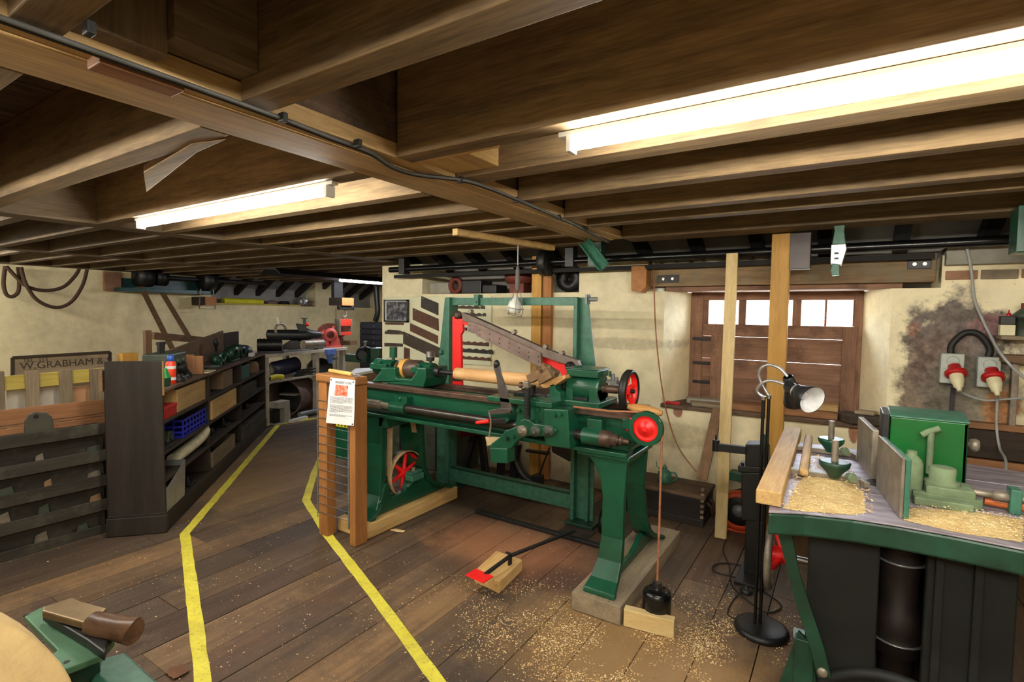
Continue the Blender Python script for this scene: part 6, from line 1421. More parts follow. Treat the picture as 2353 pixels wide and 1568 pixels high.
o = sthing('blue_cloth', 'crumpled navy cloth at the far end of the shelving top', 'cloth', 2.85, .16, zt9); g = G(); g.sphere((0, 0, .05), .12, 12, (1.1, .8, .65)); part('folds', g, NAVY, o)
sbox('white_block', 'small white block at the far end of the shelving top', 'block', 2.66, 2.76, .02, .07, zt9, 1.01, WHITEP)
# iron bars leaning at the far end
for i in range(4):
    o = sthing('iron_angle', ('shortest', 'second shortest', 'second longest', 'longest')[i]+' thin grey iron angle leaning against the far shelving end', 'iron bar', SL+.06, .04+i*.05, 0, 'iron angles at the shelving end'); g = G(); g.bar((0.03+.03*i, 0, .004), (.0-.02, .02, .42+.08*i), .012, .02); part('bar', g, GREYM, o)

# ---- slotted trade rack, boards, pallet, sign at the left edge
XT = -4.12
rk = thing('pattern_rack', 'low dark rack of horizontal ledges at the left of the shelving', 'rack', (XT, .8, 0))
yR = onx(248, 1100, XT).y; yLf = -.35
zrow = [onx(248, v, XT).z for v in (971, 1032, 1090, 1146, 1202)]
zt0 = onx(248, 971, XT).z
g = G(); g.box(XT-.16, XT-.06, yLf, yR, .001, zt0-.02); part('rack_back', g, wd('tray', 1), rk, .004)
for i, v in enumerate((971, 1032, 1090, 1146, 1204)):
    z1 = onx(247, v, XT).z; z0 = z1-.075
    g = G(); g.box(XT-.015, XT, yLf, yR, z0, z1); part('ledge_strip', g, wd('tray', 1), rk, .003)
    g = G(); g.box(XT-.06, XT-.015, yLf, yR, z0-.004, z0+.012); part('ledge_bottom', g, wd('dark', 1), rk)
rl = random.Random(8)
for i, v in enumerate((1032, 1090, 1146, 1204)):
    z1 = onx(247, v, XT).z
    for k in range(4):
        y = yR-.10-k*.21-rl.random()*.08; w_ = .05+.06*rl.random(); h = .03+.03*rl.random()
        g = G(); P = [(XT-.035, y, z1-.06), (XT-.035, y+w_, z1-.06), (XT-.035, y+w_*.8, z1+h), (XT-.035, y+w_*.2, z1+h*.7)]
        g.prism(P, (.008, 0, 0)); single('cutter_blank', g, (GREYGREEN, OLDSTEEL, wd('brown', 1))[(i+k) % 3], ('dull grey-green cutter blank', 'grey metal cutter blank', 'brown wooden pattern piece')[(i+k) % 3]+' standing in the '+('second', 'third', 'fourth', 'lowest')[i]+' ledge of the dark rack', 'blank', 'cutter blanks in the dark rack', .001)
# hung tray lid with a hole
g = G(); pts = [onx(u, v, XT-.1) for u, v in ((50, 998), (52, 965), (60, 952), (72, 946), (100, 947), (113, 956), (117, 970), (117, 992))]; g.prism([(XT-.07, p.y, p.z) for p in pts], (.022, 0, 0)); bl = thing('hand_board', 'dark rounded hand board with a hole standing behind the rack', 'board', (XT-.06, pts[0].y, pts[0].z)); part('board', g, paint('dark_olive_board', (62, 60, 50), .6, 0, .2), bl, .004)
p = onx(83, 958, XT-.045); g = G(); g.cyl((XT-.0475, p.y, p.z), (XT-.046, p.y, p.z), .013, n=12); part('hole', g, BLACK, bl)
# brown tongue-and-groove panel
za, zb = onx(240, 918, -4.36).z, onx(240, 990, -4.36).z
tg = thing('matchboard_panel', 'orange-brown matchboard panel standing behind the dark rack', 'panel', (-4.36, .6, 0))
zz_ = [za, onx(240, 951, -4.36).z, onx(240, 957, -4.36).z, .0]
yP = onx(245, 940, -4.36).y
for i in range(3):
    g = G(); g.box(-4.38-(.004 if i == 1 else 0), -4.36-(.006 if i == 1 else 0), -.4, yP, zz_[i+1]+.004 if i < 2 else .001, zz_[i]); part('board', g, wd('redbrown', 1), tg, .003)
# black upright
p = onx(255, 1000, -4.16); g = G(); g.box(-4.16, -4.12, yR+.004, onx(262, 1000, -4.12).y, .001, onx(256, 914, -4.1).z); single('black_upright', g, BLACK, 'black upright board between the rack and the shelving end', 'board', bev=.003)
# pallet fence
XPf = -4.62
pf_ = thing('pallet_panel', 'weathered pallet panel with a yellowish rail behind the matchboard', 'pallet', (XPf, .6, 0))
za, zb = onx(200, 852, XPf).z, onx(200, 882, XPf).z; yE = onx(262, 860, XPf).y
g = G(); g.prism([(XPf-.02, -.5, za-.045), (XPf-.02, yE, za+.012), (XPf-.02, yE, zb+.012), (XPf-.02, -.5, zb-.045)], (-.022, 0, 0)); part('rail', g, wd('yellow', 1), pf_, .003)
g = G(); g.box(XPf-.042, XPf-.02, -.5, yE, .25, .34); part('rail', g, wd('yellow', 1), pf_, .003)
for (u0, u1) in ((0, 12), (60, 92), (138, 168), (208, 240)):
    y0, y1 = onx(u0, 900, XPf).y, onx(u1, 900, XPf).y
    g = G(); g.box(XPf-.02, XPf, y0, y1, .001, onx((u0+u1)/2, 852-(u0-60)*.03, XPf).z); part('slat', g, wd('grey', 2), pf_, .004)
# sheets behind the pallet
for (u0, u1, mt, nm, lab) in ((14, 140, paint('whitewashed_board', (200, 192, 178), .8, 0, .15, 5), 'white_sheet', 'off-white sheet standing behind the pallet panel'), (142, 262, paint('pinkish_board', (206, 158, 118), .8, 0, .12, 5), 'pink_sheet', 'pinkish board standing behind the pallet panel')):
    y0, y1 = onx(u0, 900, -4.72).y, onx(u1, 900, -4.72).y; g = G(); g.box(-4.735, -4.72, y0, y1, .001, onx(u0, 892, -4.72).z); single(nm, g, mt, lab, 'board', bev=.002)
# painted trade sign
XS = -4.95
sgn = thing('painted_sign', 'weathered grey-brown painted trade sign with dark lettering', 'sign', (XS, .8, 0))
TLs, TRs, BRs, BLs = [onx(u, v, XS) for u, v in ((28, 822), (252, 809), (252, 862), (28, 872))]
g = G(); g.prism([TLs, TRs, BRs+Vector((0, 0, -.3)), BLs+Vector((0, 0, -.3))], (-.025, 0, 0)); part('board', g, wd('grey', 1), sgn, .003)
for a, b in ((TLs, TRs), (TLs, BLs), (TRs, BRs)):
    g = G(); g.bar(a+Vector((.006, 0, 0)), b+Vector((.006, 0, 0)), .018, .02, (1, 0, 0)); part('edge_strip', g, wd('dark', 1), sgn, .002)
ey = (TRs-TLs).normalized(); nz = Vector((1, 0, 0)).cross(ey)
def smat(u, v): o_ = onx(u, v, XS)+Vector((.003, 0, 0)); return Matrix(((0, 0, 1, o_.x), (ey.y, nz.y, 0, o_.y), (ey.z, nz.z, 0, o_.z), (0, 0, 0, 1)))
LET = paint('faded_sign_lettering', (64, 50, 44), .8, 0, .3, 30, 0)
textobj('W.GRABHAM & S', .072, LET, sgn, smat(46, 850), 'lettering', .001, (1.0, 1.0))
textobj('TEL. 315', .036, LET, sgn, smat(52, 833), 'lettering', .001, (1.1, 1.0))
p = onx(284, 850, -4.9); g = G(); g.box(-4.95, -4.85, onx(274, 815, -4.9).y, onx(312, 815, -4.9).y, .001, onx(290, 812, -4.9).z); single('pale_block_post', g, wd('gold', 2), 'short pale post standing behind the shelving end panel', 'post', bev=.004)
a, b = onx(334, 760, -5.6), onx(350, 800, -5.6); g = G(); g.box(-5.66, -5.6, a.y, b.y, .001, a.z); single('brown_post', g, wd('brown', 2), 'square brown post standing behind the shelving', 'post', bev=.004)
a, b = onx(300, 790, -5.3), onx(440, 780, -5.5); 
g = G(); g.bar(onx(352, 772, -5.7), onx(470, 782, -6.2), .03, .07); single('loose_board', g, wd('brown', 1), 'brown board lying behind the shelving from the square post', 'board', bev=.003)
# ================================================================== FAR ROOM
BO = Vector((-6.27, 3.90, 0)); BA = math.atan2(.965, -.26); be_ = Vector((math.cos(BA), math.sin(BA), 0)); bd_ = Vector((-be_.y, be_.x, 0))
wb = thing('work_bench', 'pale dirty workbench with a lower shelf in the far room', 'workbench', BO, BA)
BL_, BD_ = 1.72, .62
g = G(); g.box(-.03, BL_, -.03, BD_, .895, .94); part('top', g, wd('bench', 0), wb, .004)
for x in (.0, 1.0, BL_-.08):
    for y in (.0, BD_-.08): g = G(); g.box(x, x+.07, y, y+.07, .001, .894); part('leg', g, wd('bench', 2), wb, .004)
g = G(); g.box(.0, BL_, .0, BD_, .55, .575); part('lower_shelf', g, wd('bench', 0), wb, .003)
g = G(); g.box(.9, BL_, .3, BD_, .25, .275); part('lower_shelf', g, wd('bench', 0), wb, .003)
def bpx(u, v, dep=0.1):
    d = ray(u, v); P0 = BO+bd_*dep; t = (P0-_O).dot(bd_)/d.dot(bd_); p = _O+d*t; return (p-P0).dot(be_), p.z
def bthing(name, label, cat, u, dep, z, v=800, group=None):
    x, _ = bpx(u, v, dep); return thing(name, label, cat, BO+be_*x+bd_*dep+Vector((0, 0, z)), BA, group)
ZB = .941
# head unit with long snout
o = bthing('milling_head', 'black and grey machine head with a horizontal snout on the workbench', 'machine part', 690, .30, ZB)
g = G(); g.prism([(-.24, -.1, 0), (.16, -.1, 0), (.16, -.1, .03), (.02, -.1, .12), (-.12, -.1, .14), (-.24, -.1, .06)], (0, .2, 0)); part('base', g, DARKST, o, .008)
g = G(); g.revolve([(0, .03), (.02, .075), (.42, .078), (.45, .085), (.56, .10), (.62, .07), (.74, .05), (.76, .03)], (-.46, 0, .21), (1, 0, 0), 20); part('snout', g, BLACK, o)
g = G(); g.prism([(-.02, -.09, .26), (.10, -.09, .26), (.08, -.09, .36), (-.06, -.09, .38)], (0, .18, 0)); part('top_casting', g, DARKST, o, .008)
g = G(); g.cyl((.06, 0, .37), (.06, 0, .46), .022, n=12); g.cyl((.06, 0, .45), (.06, 0, .465), .05, n=16); part('oiler', g, GREYGREEN, o)
g = G(); g.sphere((.10, 0, .365), .028, 12); part('red_knob', g, RED, o)
o.rotation_euler.z = math.radians(54)
o = bthing('ring_spanner_stand', 'steel ring with a pale handle standing on the workbench', 'tool', 645, .50, ZB)
g = G(); g.box(-.04, .04, -.04, .04, 0, .02); g.cyl((0, 0, .02), (0, 0, .22), .012); part('stand', g, BLACK, o)
g = G(); g.ring((0, 0, .29), (.2, 1, 0), .085, .018, 24, 8); part('ring', g, OLDSTEEL, o)
g = G(); g.bar((-.04, 0, .37), (-.07, 0, .47), .02, .03); part('handle', g, CREAMP, o, .004)
o = bthing('dark_motor', 'dark finned motor at the shelving end of the workbench', 'motor', 622, .12, ZB)
g = G(); g.box(-.16, .16, -.09, .09, 0, .03); part('foot', g, DARKST, o, .004); g = G(); g.cyl((-.16, 0, .11), (.14, 0, .11), .08, n=18); part('casing', g, BLACK, o)
for i in range(6): g = G(); g.cyl((-.13+i*.045, 0, .11), (-.118+i*.045, 0, .11), .088, n=18); part('fin', g, DARKST, o)
o.rotation_euler.z = math.radians(54)
o = bthing('steel_roller', 'grey capped steel roller lying on the workbench edge', 'roller', 724, .06, ZB)
g = G(); g.cyl((-.2, .05, .075), (.12, -.02, .075), .07, n=18); part('body', g, OLDSTEEL, o); g = G(); g.cyl((.12, -.02, .075), (.135, -.023, .075), .073, n=18); part('cap', g, GREYM, o)
g = G(); 
for i, (u, w_) in enumerate(((660, .14), (692, .22))):
    o = bthing('grey_slab', ('flat grey plate on the workbench front', 'flat pale plate under the machine head')[i], 'plate', u, .03, ZB, 812); g = G(); g.box(-w_, w_, -.04, .06, 0, .02); part('plate', g, GREYM, o, .003)
for i, (u, dep, s) in enumerate(((742, .42, .72), (764, .14, .9))):
    o = bthing('red_bearing_bracket', ('red bearing bracket at the back of the workbench', 'salmon red bearing bracket at the front of the workbench')[i], 'bracket', u, dep, ZB)
    o.rotation_euler.z = math.radians(60)
    mt = SALMON if i else paint('faded_red', (190, 70, 56), .5)
    g = G(); g.box(-.12*s, .16*s, -.07, .07, 0, .025); part('foot', g, mt, o, .005)
    g = G(); g.revolve([(-.05, .065*s), (-.05, .115*s), (.05, .115*s), (.05, .065*s), (-.05, .065*s)], (-.03, 0, .22*s), (.15, 1, 0), 24, cap=False); part('bearing_ring', g, mt, o)
    g = G(); g.prism([(-.06*s, -.03, .02), (.14*s, -.03, .02), (.07*s, -.03, .26*s), (.0, -.03, .12*s)], (0, .06, 0)); part('web', g, mt, o, .005)
    g = G(); g.cyl((.0, 0, .32*s), (.02, 0, .37*s), .02, n=10); part('lug', g, mt, o)
o = bthing('oxide_guard', 'large red-oxide belt guard plate standing on the workbench', 'guard', 757, .42, ZB)
o.rotation_euler.z = math.radians(54)
P = [(-.24, 0, 0), (-.02, 0, .0), (.30, 0, .20), (.30, 0, .36), (-.02, 0, .37), (-.10, 0, .35), (-.17, 0, .29), (-.21, 0, .18)]
g = G(); g.prism(P, (0, .06, 0)); part('plate', g, RUSTRED, o, .008)
g = G(); g.box(.16, .22, .01, .05, 0, .13); part('foot', g, RUSTRED, o, .005)
o = bthing('brown_casting', 'brown wooden box at the right end of the workbench', 'box', 800, .3, ZB); g = G(); g.box(-.08, .12, -.1, .1, 0, .07); part('body', g, wd('brown', 0), o, .004)
# blue vice on the front
o = bthing('blue_vice', 'pale blue vice bolted to the front of the workbench', 'vice', 757, -.04, .72)
g = G(); g.box(-.10, .10, -.05, .01, .13, .215); part('jaw', g, BLUEM, o, .006); g = G(); g.prism([(-.08, -.04, .13), (.08, -.04, .13), (.04, -.04, .0), (-.02, -.04, .0)], (0, .05, 0)); part('body', g, BLUEM, o, .006); g = G(); g.cyl((0, -.05, .08), (0, -.13, .08), .022, n=12); g.cyl((0, -.12, -.08), (0, -.12, .14), .008, n=8); part('screw', g, GREYM, o)
# lower shelf
o = bthing('navy_cylinder', 'navy blue cylinder lying on the lower bench shelf', 'cylinder', 658, .22, .576, 860); g = G(); g.revolve([(0, .05), (.02, .11), (.40, .11), (.42, .05)], (-.22, .04, .112), (1, -.15, .12), 20); part('body', g, NAVY, o); g = G(); g.cyl((-.24, .045, .11), (-.22, .04, .112), .05, n=14); part('nozzle', g, GREYM, o)
o = bthing('yellow_grinder', 'yellow and black hand power tool on the lower bench shelf', 'power tool', 634, .05, .576, 870); g = G(); g.tube(spline([(-.12, 0, .04), (0, 0, .05), (.12, 0, .035)], 5), .035, 10); part('body', g, YELLOWP, o); g = G(); g.cyl((-.16, 0, .04), (-.12, 0, .04), .03, n=12); part('head', g, BLACK, o)
o = bthing('black_cover', 'black domed machine cover on the lower bench shelf', 'cover', 735, .25, .576, 860); g = G(); g.revolve([(0, .20), (.10, .19), (.17, .13), (.20, .05)], (0, 0, 0), (0, 0, 1), 20); part('dome', g, BLACK, o)
o = bthing('black_drill', 'black drill with a pale blue tip on the lower bench shelf', 'power tool', 690, .08, .576, 870); g = G(); g.box(-.10, .06, -.03, .03, .001, .09); part('body', g, BLACK, o, .012); g = G(); g.cyl((-.13, 0, .05), (-.10, 0, .05), .016, n=10); part('tip', g, BLUEM, o)
o = bthing('coiled_hose', 'loose black hose coiled on the lower bench shelf', 'hose', 712, .1, .576, 860); g = G(); g.tube([Vector((.13*math.cos(t*.35), .09*math.sin(t*.35), .012+.0025*t)) for t in range(40)], .010, 7); part('hose', g, RUBBER, o)
# floor under the bench
o = bthing('iron_drum', 'large rusty open-ended drum lying under the workbench', 'drum', 672, .30, .0, 940); R = .27
g = G(); g.revolve([(-.28, R), (.26, R), (.26, R-.012), (-.28, R-.012), (-.28, R)], (0, 0, R+.003), (1, .25, 0), 32, cap=False); part('shell', g, paint('rusty_mauve', (104, 84, 78), .7, .2, .25, 8), o); g = G(); g.revolve([(.2, .001), (.2, R-.013)], (0, 0, R+.003), (1, .25, 0), 32, cap=False); part('end', g, BLACK, o)
o = bthing('concrete_block', 'notched grey block in front of the drum under the bench', 'block', 643, -.02, .0, 950); g = G(); g.prism([(-.13, -.06, 0), (.14, -.06, 0), (.12, -.06, .30), (-.11, -.06, .30), (-.10, -.06, .22), (.02, -.06, .20), (.03, -.06, .02), (-.13, -.06, .02)], (0, .14, 0)); part('block', g, CONCR, o, .008); g = G(); g.box(-.11, .0, .0, .07, .02, .19); part('inner', g, DARKST, o)
o = bthing('white_length', 'short white length lying on the floor before the drum', 'offcut', 686, -.14, .0, 955); g = G(); g.box(-.16, .16, -.03, .03, .001, .045); part('length', g, WHITEP, o, .005)
o = bthing('steel_tube', 'grey steel tube lying on the floor under the bench', 'tube', 718, -.02, .0, 945); g = G(); g.cyl((-.25, .02, .041), (.25, -.04, .041), .04, n=16); part('tube', g, GREYM, o); g = G(); g.cyl((.10, -.022, .041), (.13, -.026, .041), .047, n=16); part('band', g, BLACK, o)
o = bthing('bolted_flange', 'grey flange casting on the floor beside the drum', 'casting', 728, .30, .0, 930); g = G(); g.revolve([(0, .14), (.04, .14), (.05, .07), (.16, .06), (.17, .03)], (0, 0, 0.001), (0, 0, 1), 18); part('flange', g, GREYM, o)

# ---- hoist beam with chain and red box
XH = -6.8
hb_ = thing('hoist_beam', 'short dark hung timber with a sawn orange end carrying a hoist', 'beam', (XH, 6.2, 1.6))
a, b = onx(782, 684, XH), onx(812, 703, XH); ym = (a.y+b.y)/2; 
g = G(); g.box(XH-.32, XH-.002, a.y+.03, b.y, b.z, a.z); part('beam', g, wd('dark', 0), hb_, .004)
g = G(); g.box(XH-.30, XH-.22, a.y+.06, b.y-.03, a.z, 2.41); part('hanger_post', g, MATTDARK, hb_, .004)
g = G(); g.box(XH-.002, XH+.012, a.y+.03, b.y, b.z, a.z); part('sawn_end', g, wd('post', 2), hb_, .003)
ho = thing('chain_hoist', 'chain hoist with hook hanging from the short hung timber', 'hoist', (XH, ym, 1.3))
zb = b.z; g = G(); g.box(XH-.09, XH-.02, a.y+.0, b.y+.04, zb-.07, zb-.005); part('hoist_body', g, DARKST, ho, .01)
g = G(); zc0 = zb-.07; g.tube(spline([(XH-.05, ym, zc0), (XH-.05, ym+.03, zc0-.05), (XH-.05, ym+.02, zc0-.10), (XH-.05, ym-.03, zc0-.11), (XH-.05, ym-.04, zc0-.08)], 5), .012, 8); part('hook', g, OLDSTEEL, ho)
def chain(g, p, n, s=.022):
    for i in range(n):
        c = Vector(p)-Vector((0, 0, i*s*1.45)); ax = (1, 0, 0) if i % 2 else (0, 1, 0)
        pts = [c+Vector(((0 if i % 2 else .4*s*math.cos(t)), (.4*s*math.cos(t) if i % 2 else 0), s*math.sin(t))) for t in [k*math.pi/4 for k in range(8)]]
        g.tube(pts, s*.16, 4, True)
y1_ = onx(770, 700, XH).y
g = G(); chain(g, (XH-.05, onx(772, 700, XH-.05).y, zb-.06), 22, .024); part('chain', g, BROWNROPE, ho)
g = G(); chain(g, (XH-.05, onx(784, 780, XH-.05).y, onx(784, 770, XH-.05).z), 12, .024); part('chain', g, BROWNROPE, ho)
rb = thing('red_square_tube', 'red-ended square steel housing hanging from the hoist hook', 'housing', (XH-.05, ym, 1.1))
a, b = onx(780, 734, XH-.02), onx(810, 770, XH-.02); t = .028
for (ya_, yb_) in ((a.y, a.y+t), (b.y-t, b.y)):
    g = G(); g.box(XH-.14, XH-.02, ya_, yb_, b.z, a.z); part('side_plate', g, OLDSTEEL, rb, .003)
for (za_, zb_) in ((a.z-.11, a.z), (b.z, b.z+.05)):
    g = G(); g.box(XH-.14, XH-.02, a.y+t, b.y-t, za_, zb_); part('red_plate', g, paint('signal_red', (206, 58, 40), .5), rb, .003)
g = G(); g.tube([(XH-.05, ym, a.z-.005), (XH-.05, ym, zc0-.11)], .010, 8); part('eye', g, OLDSTEEL, rb)

# ---- navy drawer stack and dark machine by the return wall
yN = 6.3; a, b = ony(826, 740, yN), ony(884, 740, yN)
ns = thing('drawer_stack', 'tall navy stack of shallow drawers in the far room', 'drawers', ((a.x+b.x)/2, yN+.2, 0))
g = G(); g.box(a.x, b.x, yN+.02, yN+.42, .001, a.z); part('carcass', g, paint('navy_carcass', (24, 26, 34), .5, 0, .2), ns, .004)
N = 13
for i in range(N):
    z0 = .03+i*(a.z-.05)/N; g = G(); g.box(a.x+.008, b.x-.008, yN, yN+.019, z0+.006, z0+(a.z-.05)/N-.006); d_ = part('drawer_front', g, paint('navy_drawer', (28, 30, 38), .5, 0, .2), ns, .002)
    g = G(); xm = a.x*.42+b.x*.58; g.cyl((xm, yN, z0+.05), (xm, yN-.014, z0+.05), .010, n=8); part('knob', g, GREYM, d_)
mb = thing('far_machine_bench', 'low cabinet bench with a white edged top beside the far room corner', 'workbench', (-4.95, 4.75, 0))
pA, pB = onz(797, 862, .82), onz(872, 848, .82)
g = G(); g.prism([(pA.x, pA.y, .79), (pB.x, pB.y, .79), (pB.x+.05, pB.y+.5, .79), (pA.x-.45, pA.y+.5, .79)], (0, 0, .03)); part('top', g, WHITEP, mb, .003)
g = G(); g.prism([(pA.x+.0, pA.y+.02, .001), (pB.x-.01, pB.y+.02, .001), (pB.x+.03, pB.y+.45, .001), (pA.x-.4, pA.y+.45, .001)], (0, 0, .788)); part('cabinet', g, wd('brown', 2), mb, .003)
gm = thing('green_bench_grinder', 'dark green bench machine with a round head by the far room corner', 'machine', (-5.1, 4.85, .82))
c = ony(838, 812, 4.85); zz0 = .821
g = G(); g.box(c.x-.30, c.x+.12, 4.76, 5.0, zz0, zz0+.10); part('base', g, DKGREEN, gm, .01)
g = G(); g.revolve([(-.05, .07), (-.05, .11), (.06, .115), (.08, .10), (.12, .06)], (c.x, 4.86, c.z-.02), (.5, -.85, 0), 26); part('head', g, BLACK, gm)
g = G(); g.box(c.x-.04, c.x+.04, 4.84, 4.95, zz0+.10, c.z+.02); part('column', g, DKGREEN, gm, .006)
g = G(); g.box(c.x+.14, c.x+.30, 4.82, 4.98, zz0, c.z+.08); part('gear_case', g, DKGREEN, gm, .008)
g = G(); g.cyl((c.x, 4.86, c.z+.09), (c.x, 4.86, c.z+.15), .018, n=10); g.cyl((c.x, 4.86, c.z+.15), (c.x, 4.86, c.z+.165), .032, n=14); part('oil_cup', g, GREYM, gm)
g = G(); g.cyl((c.x-.22, 4.8, c.z-.03), (c.x-.08, 4.85, c.z-.03), .02, n=12); part('spindle_nose', g, DARKST, gm)
for z in (c.z+.03, c.z+.07): g = G(); g.cyl((c.x+.12, 4.95, z), (c.x+.55, 4.99, z), .012, n=10); part('guide_rod', g, ALU, gm)
g = G(); g.box(c.x-.28, c.x-.10, 4.775, 4.84, zz0+.1005, zz0+.105); single('paper_sheet', g, PAPER, 'white papers lying on the dark green bench machine', 'papers')
g = G(); p = ony(866, 720, 6.9); g.tube(spline([(p.x-.06, 6.9, 2.40), (p.x, 6.9, 1.75), (p.x+.02, 6.9, 1.5), (p.x-.04, 6.9, 1.34)], 5), .05, 10); single('black_downpipe', g, BLACK, 'short black pipe hanging from the ceiling above the navy drawers', 'pipe', bottom=False)

# ---- left wall: shaft with pulleys, belts, green angle, ropes, ledge things
XW = XL+.25
wl = thing('wall_shaft', 'dark shaft with two pulleys on a green angle high on the left wall', 'shaft', (XW, 4.2, 1.8))
a, b = onx(275, 662, XW), onx(482, 668, XW); zsh = onx(475, 644, XW).z
g = G(); g.box(XL+.01, XW+.06, a.y, b.y, a.z-.05, a.z+.01); g.box(XL+.01, XL+.02, a.y, b.y, a.z, a.z+.16); part('green_angle', g, paint('dark_teal', (34, 70, 70), .4, 0, .3), wl, .004)
e = onx(612, 650, XW); g = G(); g.cyl((XW, a.y+.2, zsh), (XW, e.y, zsh), .035, n=12); part('shaft', g, DARKST, wl)
for (u, r, t) in ((330, .16, .10), (368, .13, .08), (476, .18, .09)):
    y_ = onx(u, 650, XW).y; g = G(); g.revolve([(-t, .04), (-t, r), (t, r), (t, .04)], (XW, y_, zsh), (0, 1, 0), 26); part('pulley', g, BLACK, wl)
for (u0, v0, u1, v1) in ((322, 655, 384, 778), (370, 668, 436, 778)):
    A, B = onx(u0, v0, XW), onx(u1, v1, XW+.5); g = G(); g.bar(A, B+(B-A)*.35, .075, .008, (1, 0, 0)); part('drive_belt', g, BELTD, wl)
g = G(); g.box(XL+.005, XL+.06, onx(236, 650, XL).y, onx(275, 650, XL).y, 1.76, 2.05); single('rust_plate', g, paint('stained_block', (150, 112, 88), .9, 0, .25, 6), 'rust-stained block on the left wall beside the green angle', 'block', bev=.004)
# beam end with stirrup on the left wall
a, b = onx(472, 682, XL+.45), onx(498, 702, XL+.45)
g = G(); bm_ = thing('stub_beam', 'short dark beam with a sawn orange end on the left wall', 'beam', (XL+.3, a.y, 1.6)); g.box(XL+.002, XL+.44, a.y, b.y, b.z, a.z); part('beam', g, wd('dark', 0), bm_, .006); g = G(); g.box(XL+.44, XL+.452, a.y+.12*0, b.y, b.z, a.z); part('sawn_end', g, wd('post', 2), bm_, .003)
g = G(); zt7 = 1.84; g.tube([(XL+.35, a.y-.02, zt7), (XL+.35, a.y-.05, b.z-.06), (XL+.35, b.y+.03, b.z-.06), (XL+.35, b.y+.0, zt7)], .010, 6); part('wire_stirrup', g, OLDSTEEL, bm_)
# recess ledge things
zL = 1.602
g = G(); a, b = onx(512, 688, XL-.12), onx(602, 690, XL-.12); g.cyl((XL-.12, a.y, zL+.062), (XL-.12, b.y, zL+.058), .06, n=16); single('yellow_tube', g, YELLOWP, 'yellow wrapped tube lying on the recess ledge of the left wall', 'tube')
g = G(); a, b = onx(490, 694, XL-.03), onx(690, 700, XL-.03); g.box(XL-.05, XL-.01, a.y, b.y, zL, zL+.03); single('ledge_lath', g, wd('yellow', 1), 'thin lath lying along the recess ledge', 'timber', bev=.003)
for i, (u, r, mt, lab) in enumerate(((625, .09, paint('pink_dust', (120, 92, 88), .9), 'dusty pinkish bundle on the recess ledge'), (655, .11, DARKST, 'dark iron coil on the recess ledge'), (688, .085, ALU, 'bare metal pot on the recess ledge'), (706, .07, wd('brown', 1), 'brown wooden reel on the recess ledge'))):
    y_ = onx(u, 690, XL-.15).y; g = G()
    if i == 2: g.revolve([(0, r*.8), (.02, r), (.14, r), (.142, r*.9), (.02, r*.7)], (XL-.15, y_, zL+.09), (1, .2, .15), 18)
    elif i == 1: [g.ring((XL-.18, y_, zL+.02+k*.022), (0, 0, 1), r-.01*k, .012, 20, 6) for k in range(4)]
    elif i == 3: g.revolve([(0, r), (.02, r), (.022, r*.5), (.10, r*.5), (.102, r), (.12, r)], (XL-.05, y_, zL), (0, 0, 1), 16)
    else: g.sphere((XL-.14, y_, zL+r*.6), r, 10, (1, 1.3, .6))
    single(('dust_bundle', 'iron_coil', 'metal_pot', 'wood_reel')[i], g, mt, lab, ('bundle', 'coil', 'pot', 'reel')[i])
# hanging ropes
XRp = XL+.30
for i, P in enumerate(([(12, 612), (8, 650), (14, 676), (28, 682), (42, 670), (44, 640), (42, 614)], [(14, 612), (40, 640), (65, 660), (105, 668), (145, 660), (172, 635), (182, 618)], [(48, 614), (58, 650), (80, 685), (110, 703), (140, 706), (168, 690), (190, 655), (200, 620)])):
    g = G(); g.tube(spline([onx(u, v, XRp+.05*i) for u, v in P], 6), .022, 8)
    single('hanging_rope', g, BROWNROPE, ('small dark rope loop hanging on the left wall', 'shallow dark rope swag hanging on the left wall', 'deep dark rope swag hanging on the left wall')[i], 'rope', bottom=False)

# ================================================================== GRINDSTONE AT THE NEAR LEFT CORNER
XG = -.98
p0 = onx(0, 1430, XG); p1 = onx(117, 1498, XG); R = .30
mid = (p0+p1)/2; dv = Vector((0, p1.y-p0.y, p1.z-p0.z)); h = math.sqrt(max(1e-6, R*R-(dv.length/2)**2)); pn = Vector((0, dv.z, -dv.y)).normalized()
if pn.z > 0: pn = -pn
cw = mid+pn*h; cw.x = XG
gs = thing('grindstone', 'large sandstone grinding wheel on a green stand at the near left corner', 'grindstone', (XG-.05, cw.y, 0))
g = G(); g.revolve([(0, .03), (0, R-.004), (.004, R), (.076, R), (.08, R-.004), (.08, .03)], (XG, cw.y, cw.z), (-1, 0, 0), 64); part('stone', g, STONE, gs)
g = G(); g.cyl((XG+.12, cw.y, cw.z), (XG-.22, cw.y, cw.z), .022, n=14); part('axle', g, DARKST, gs)
zp = p1.z-.0
zp = .70
def gp(u, v, z): return onz(u, v, z)
pl_ = [gp(u, v, zp) for u, v in ((48, 1420), (100, 1394), (178, 1375), (232, 1442), (262, 1482), (232, 1506), (78, 1562), (72, 1552), (92, 1506), (116, 1494))]
pl_ = [gp(u, v, zp) for u, v in ((55, 1416), (102, 1392), (264, 1470), (234, 1506), (80, 1566), (72, 1540), (132, 1494))]
g = G(); g.prism([Vector((q.x, q.y, zp)) for q in pl_], (0, 0, -.016)); tb = part('rest_table', g, paint('worn_green_plate', (74, 112, 84), .5, .1, .3, 8, .15), gs, .003)
for u, v in ((60, 1413), (153, 1521)):
    q = gp(u, v, zp+.0005); g = G(); g.cyl((q.x, q.y, zp-.002), (q.x, q.y, zp+.0008), .006, n=12); part('hole', g, BLACK, tb)
q = [gp(u, v, .64) for u, v in ((236, 1512), (288, 1498), (400, 1600), (180, 1620))]
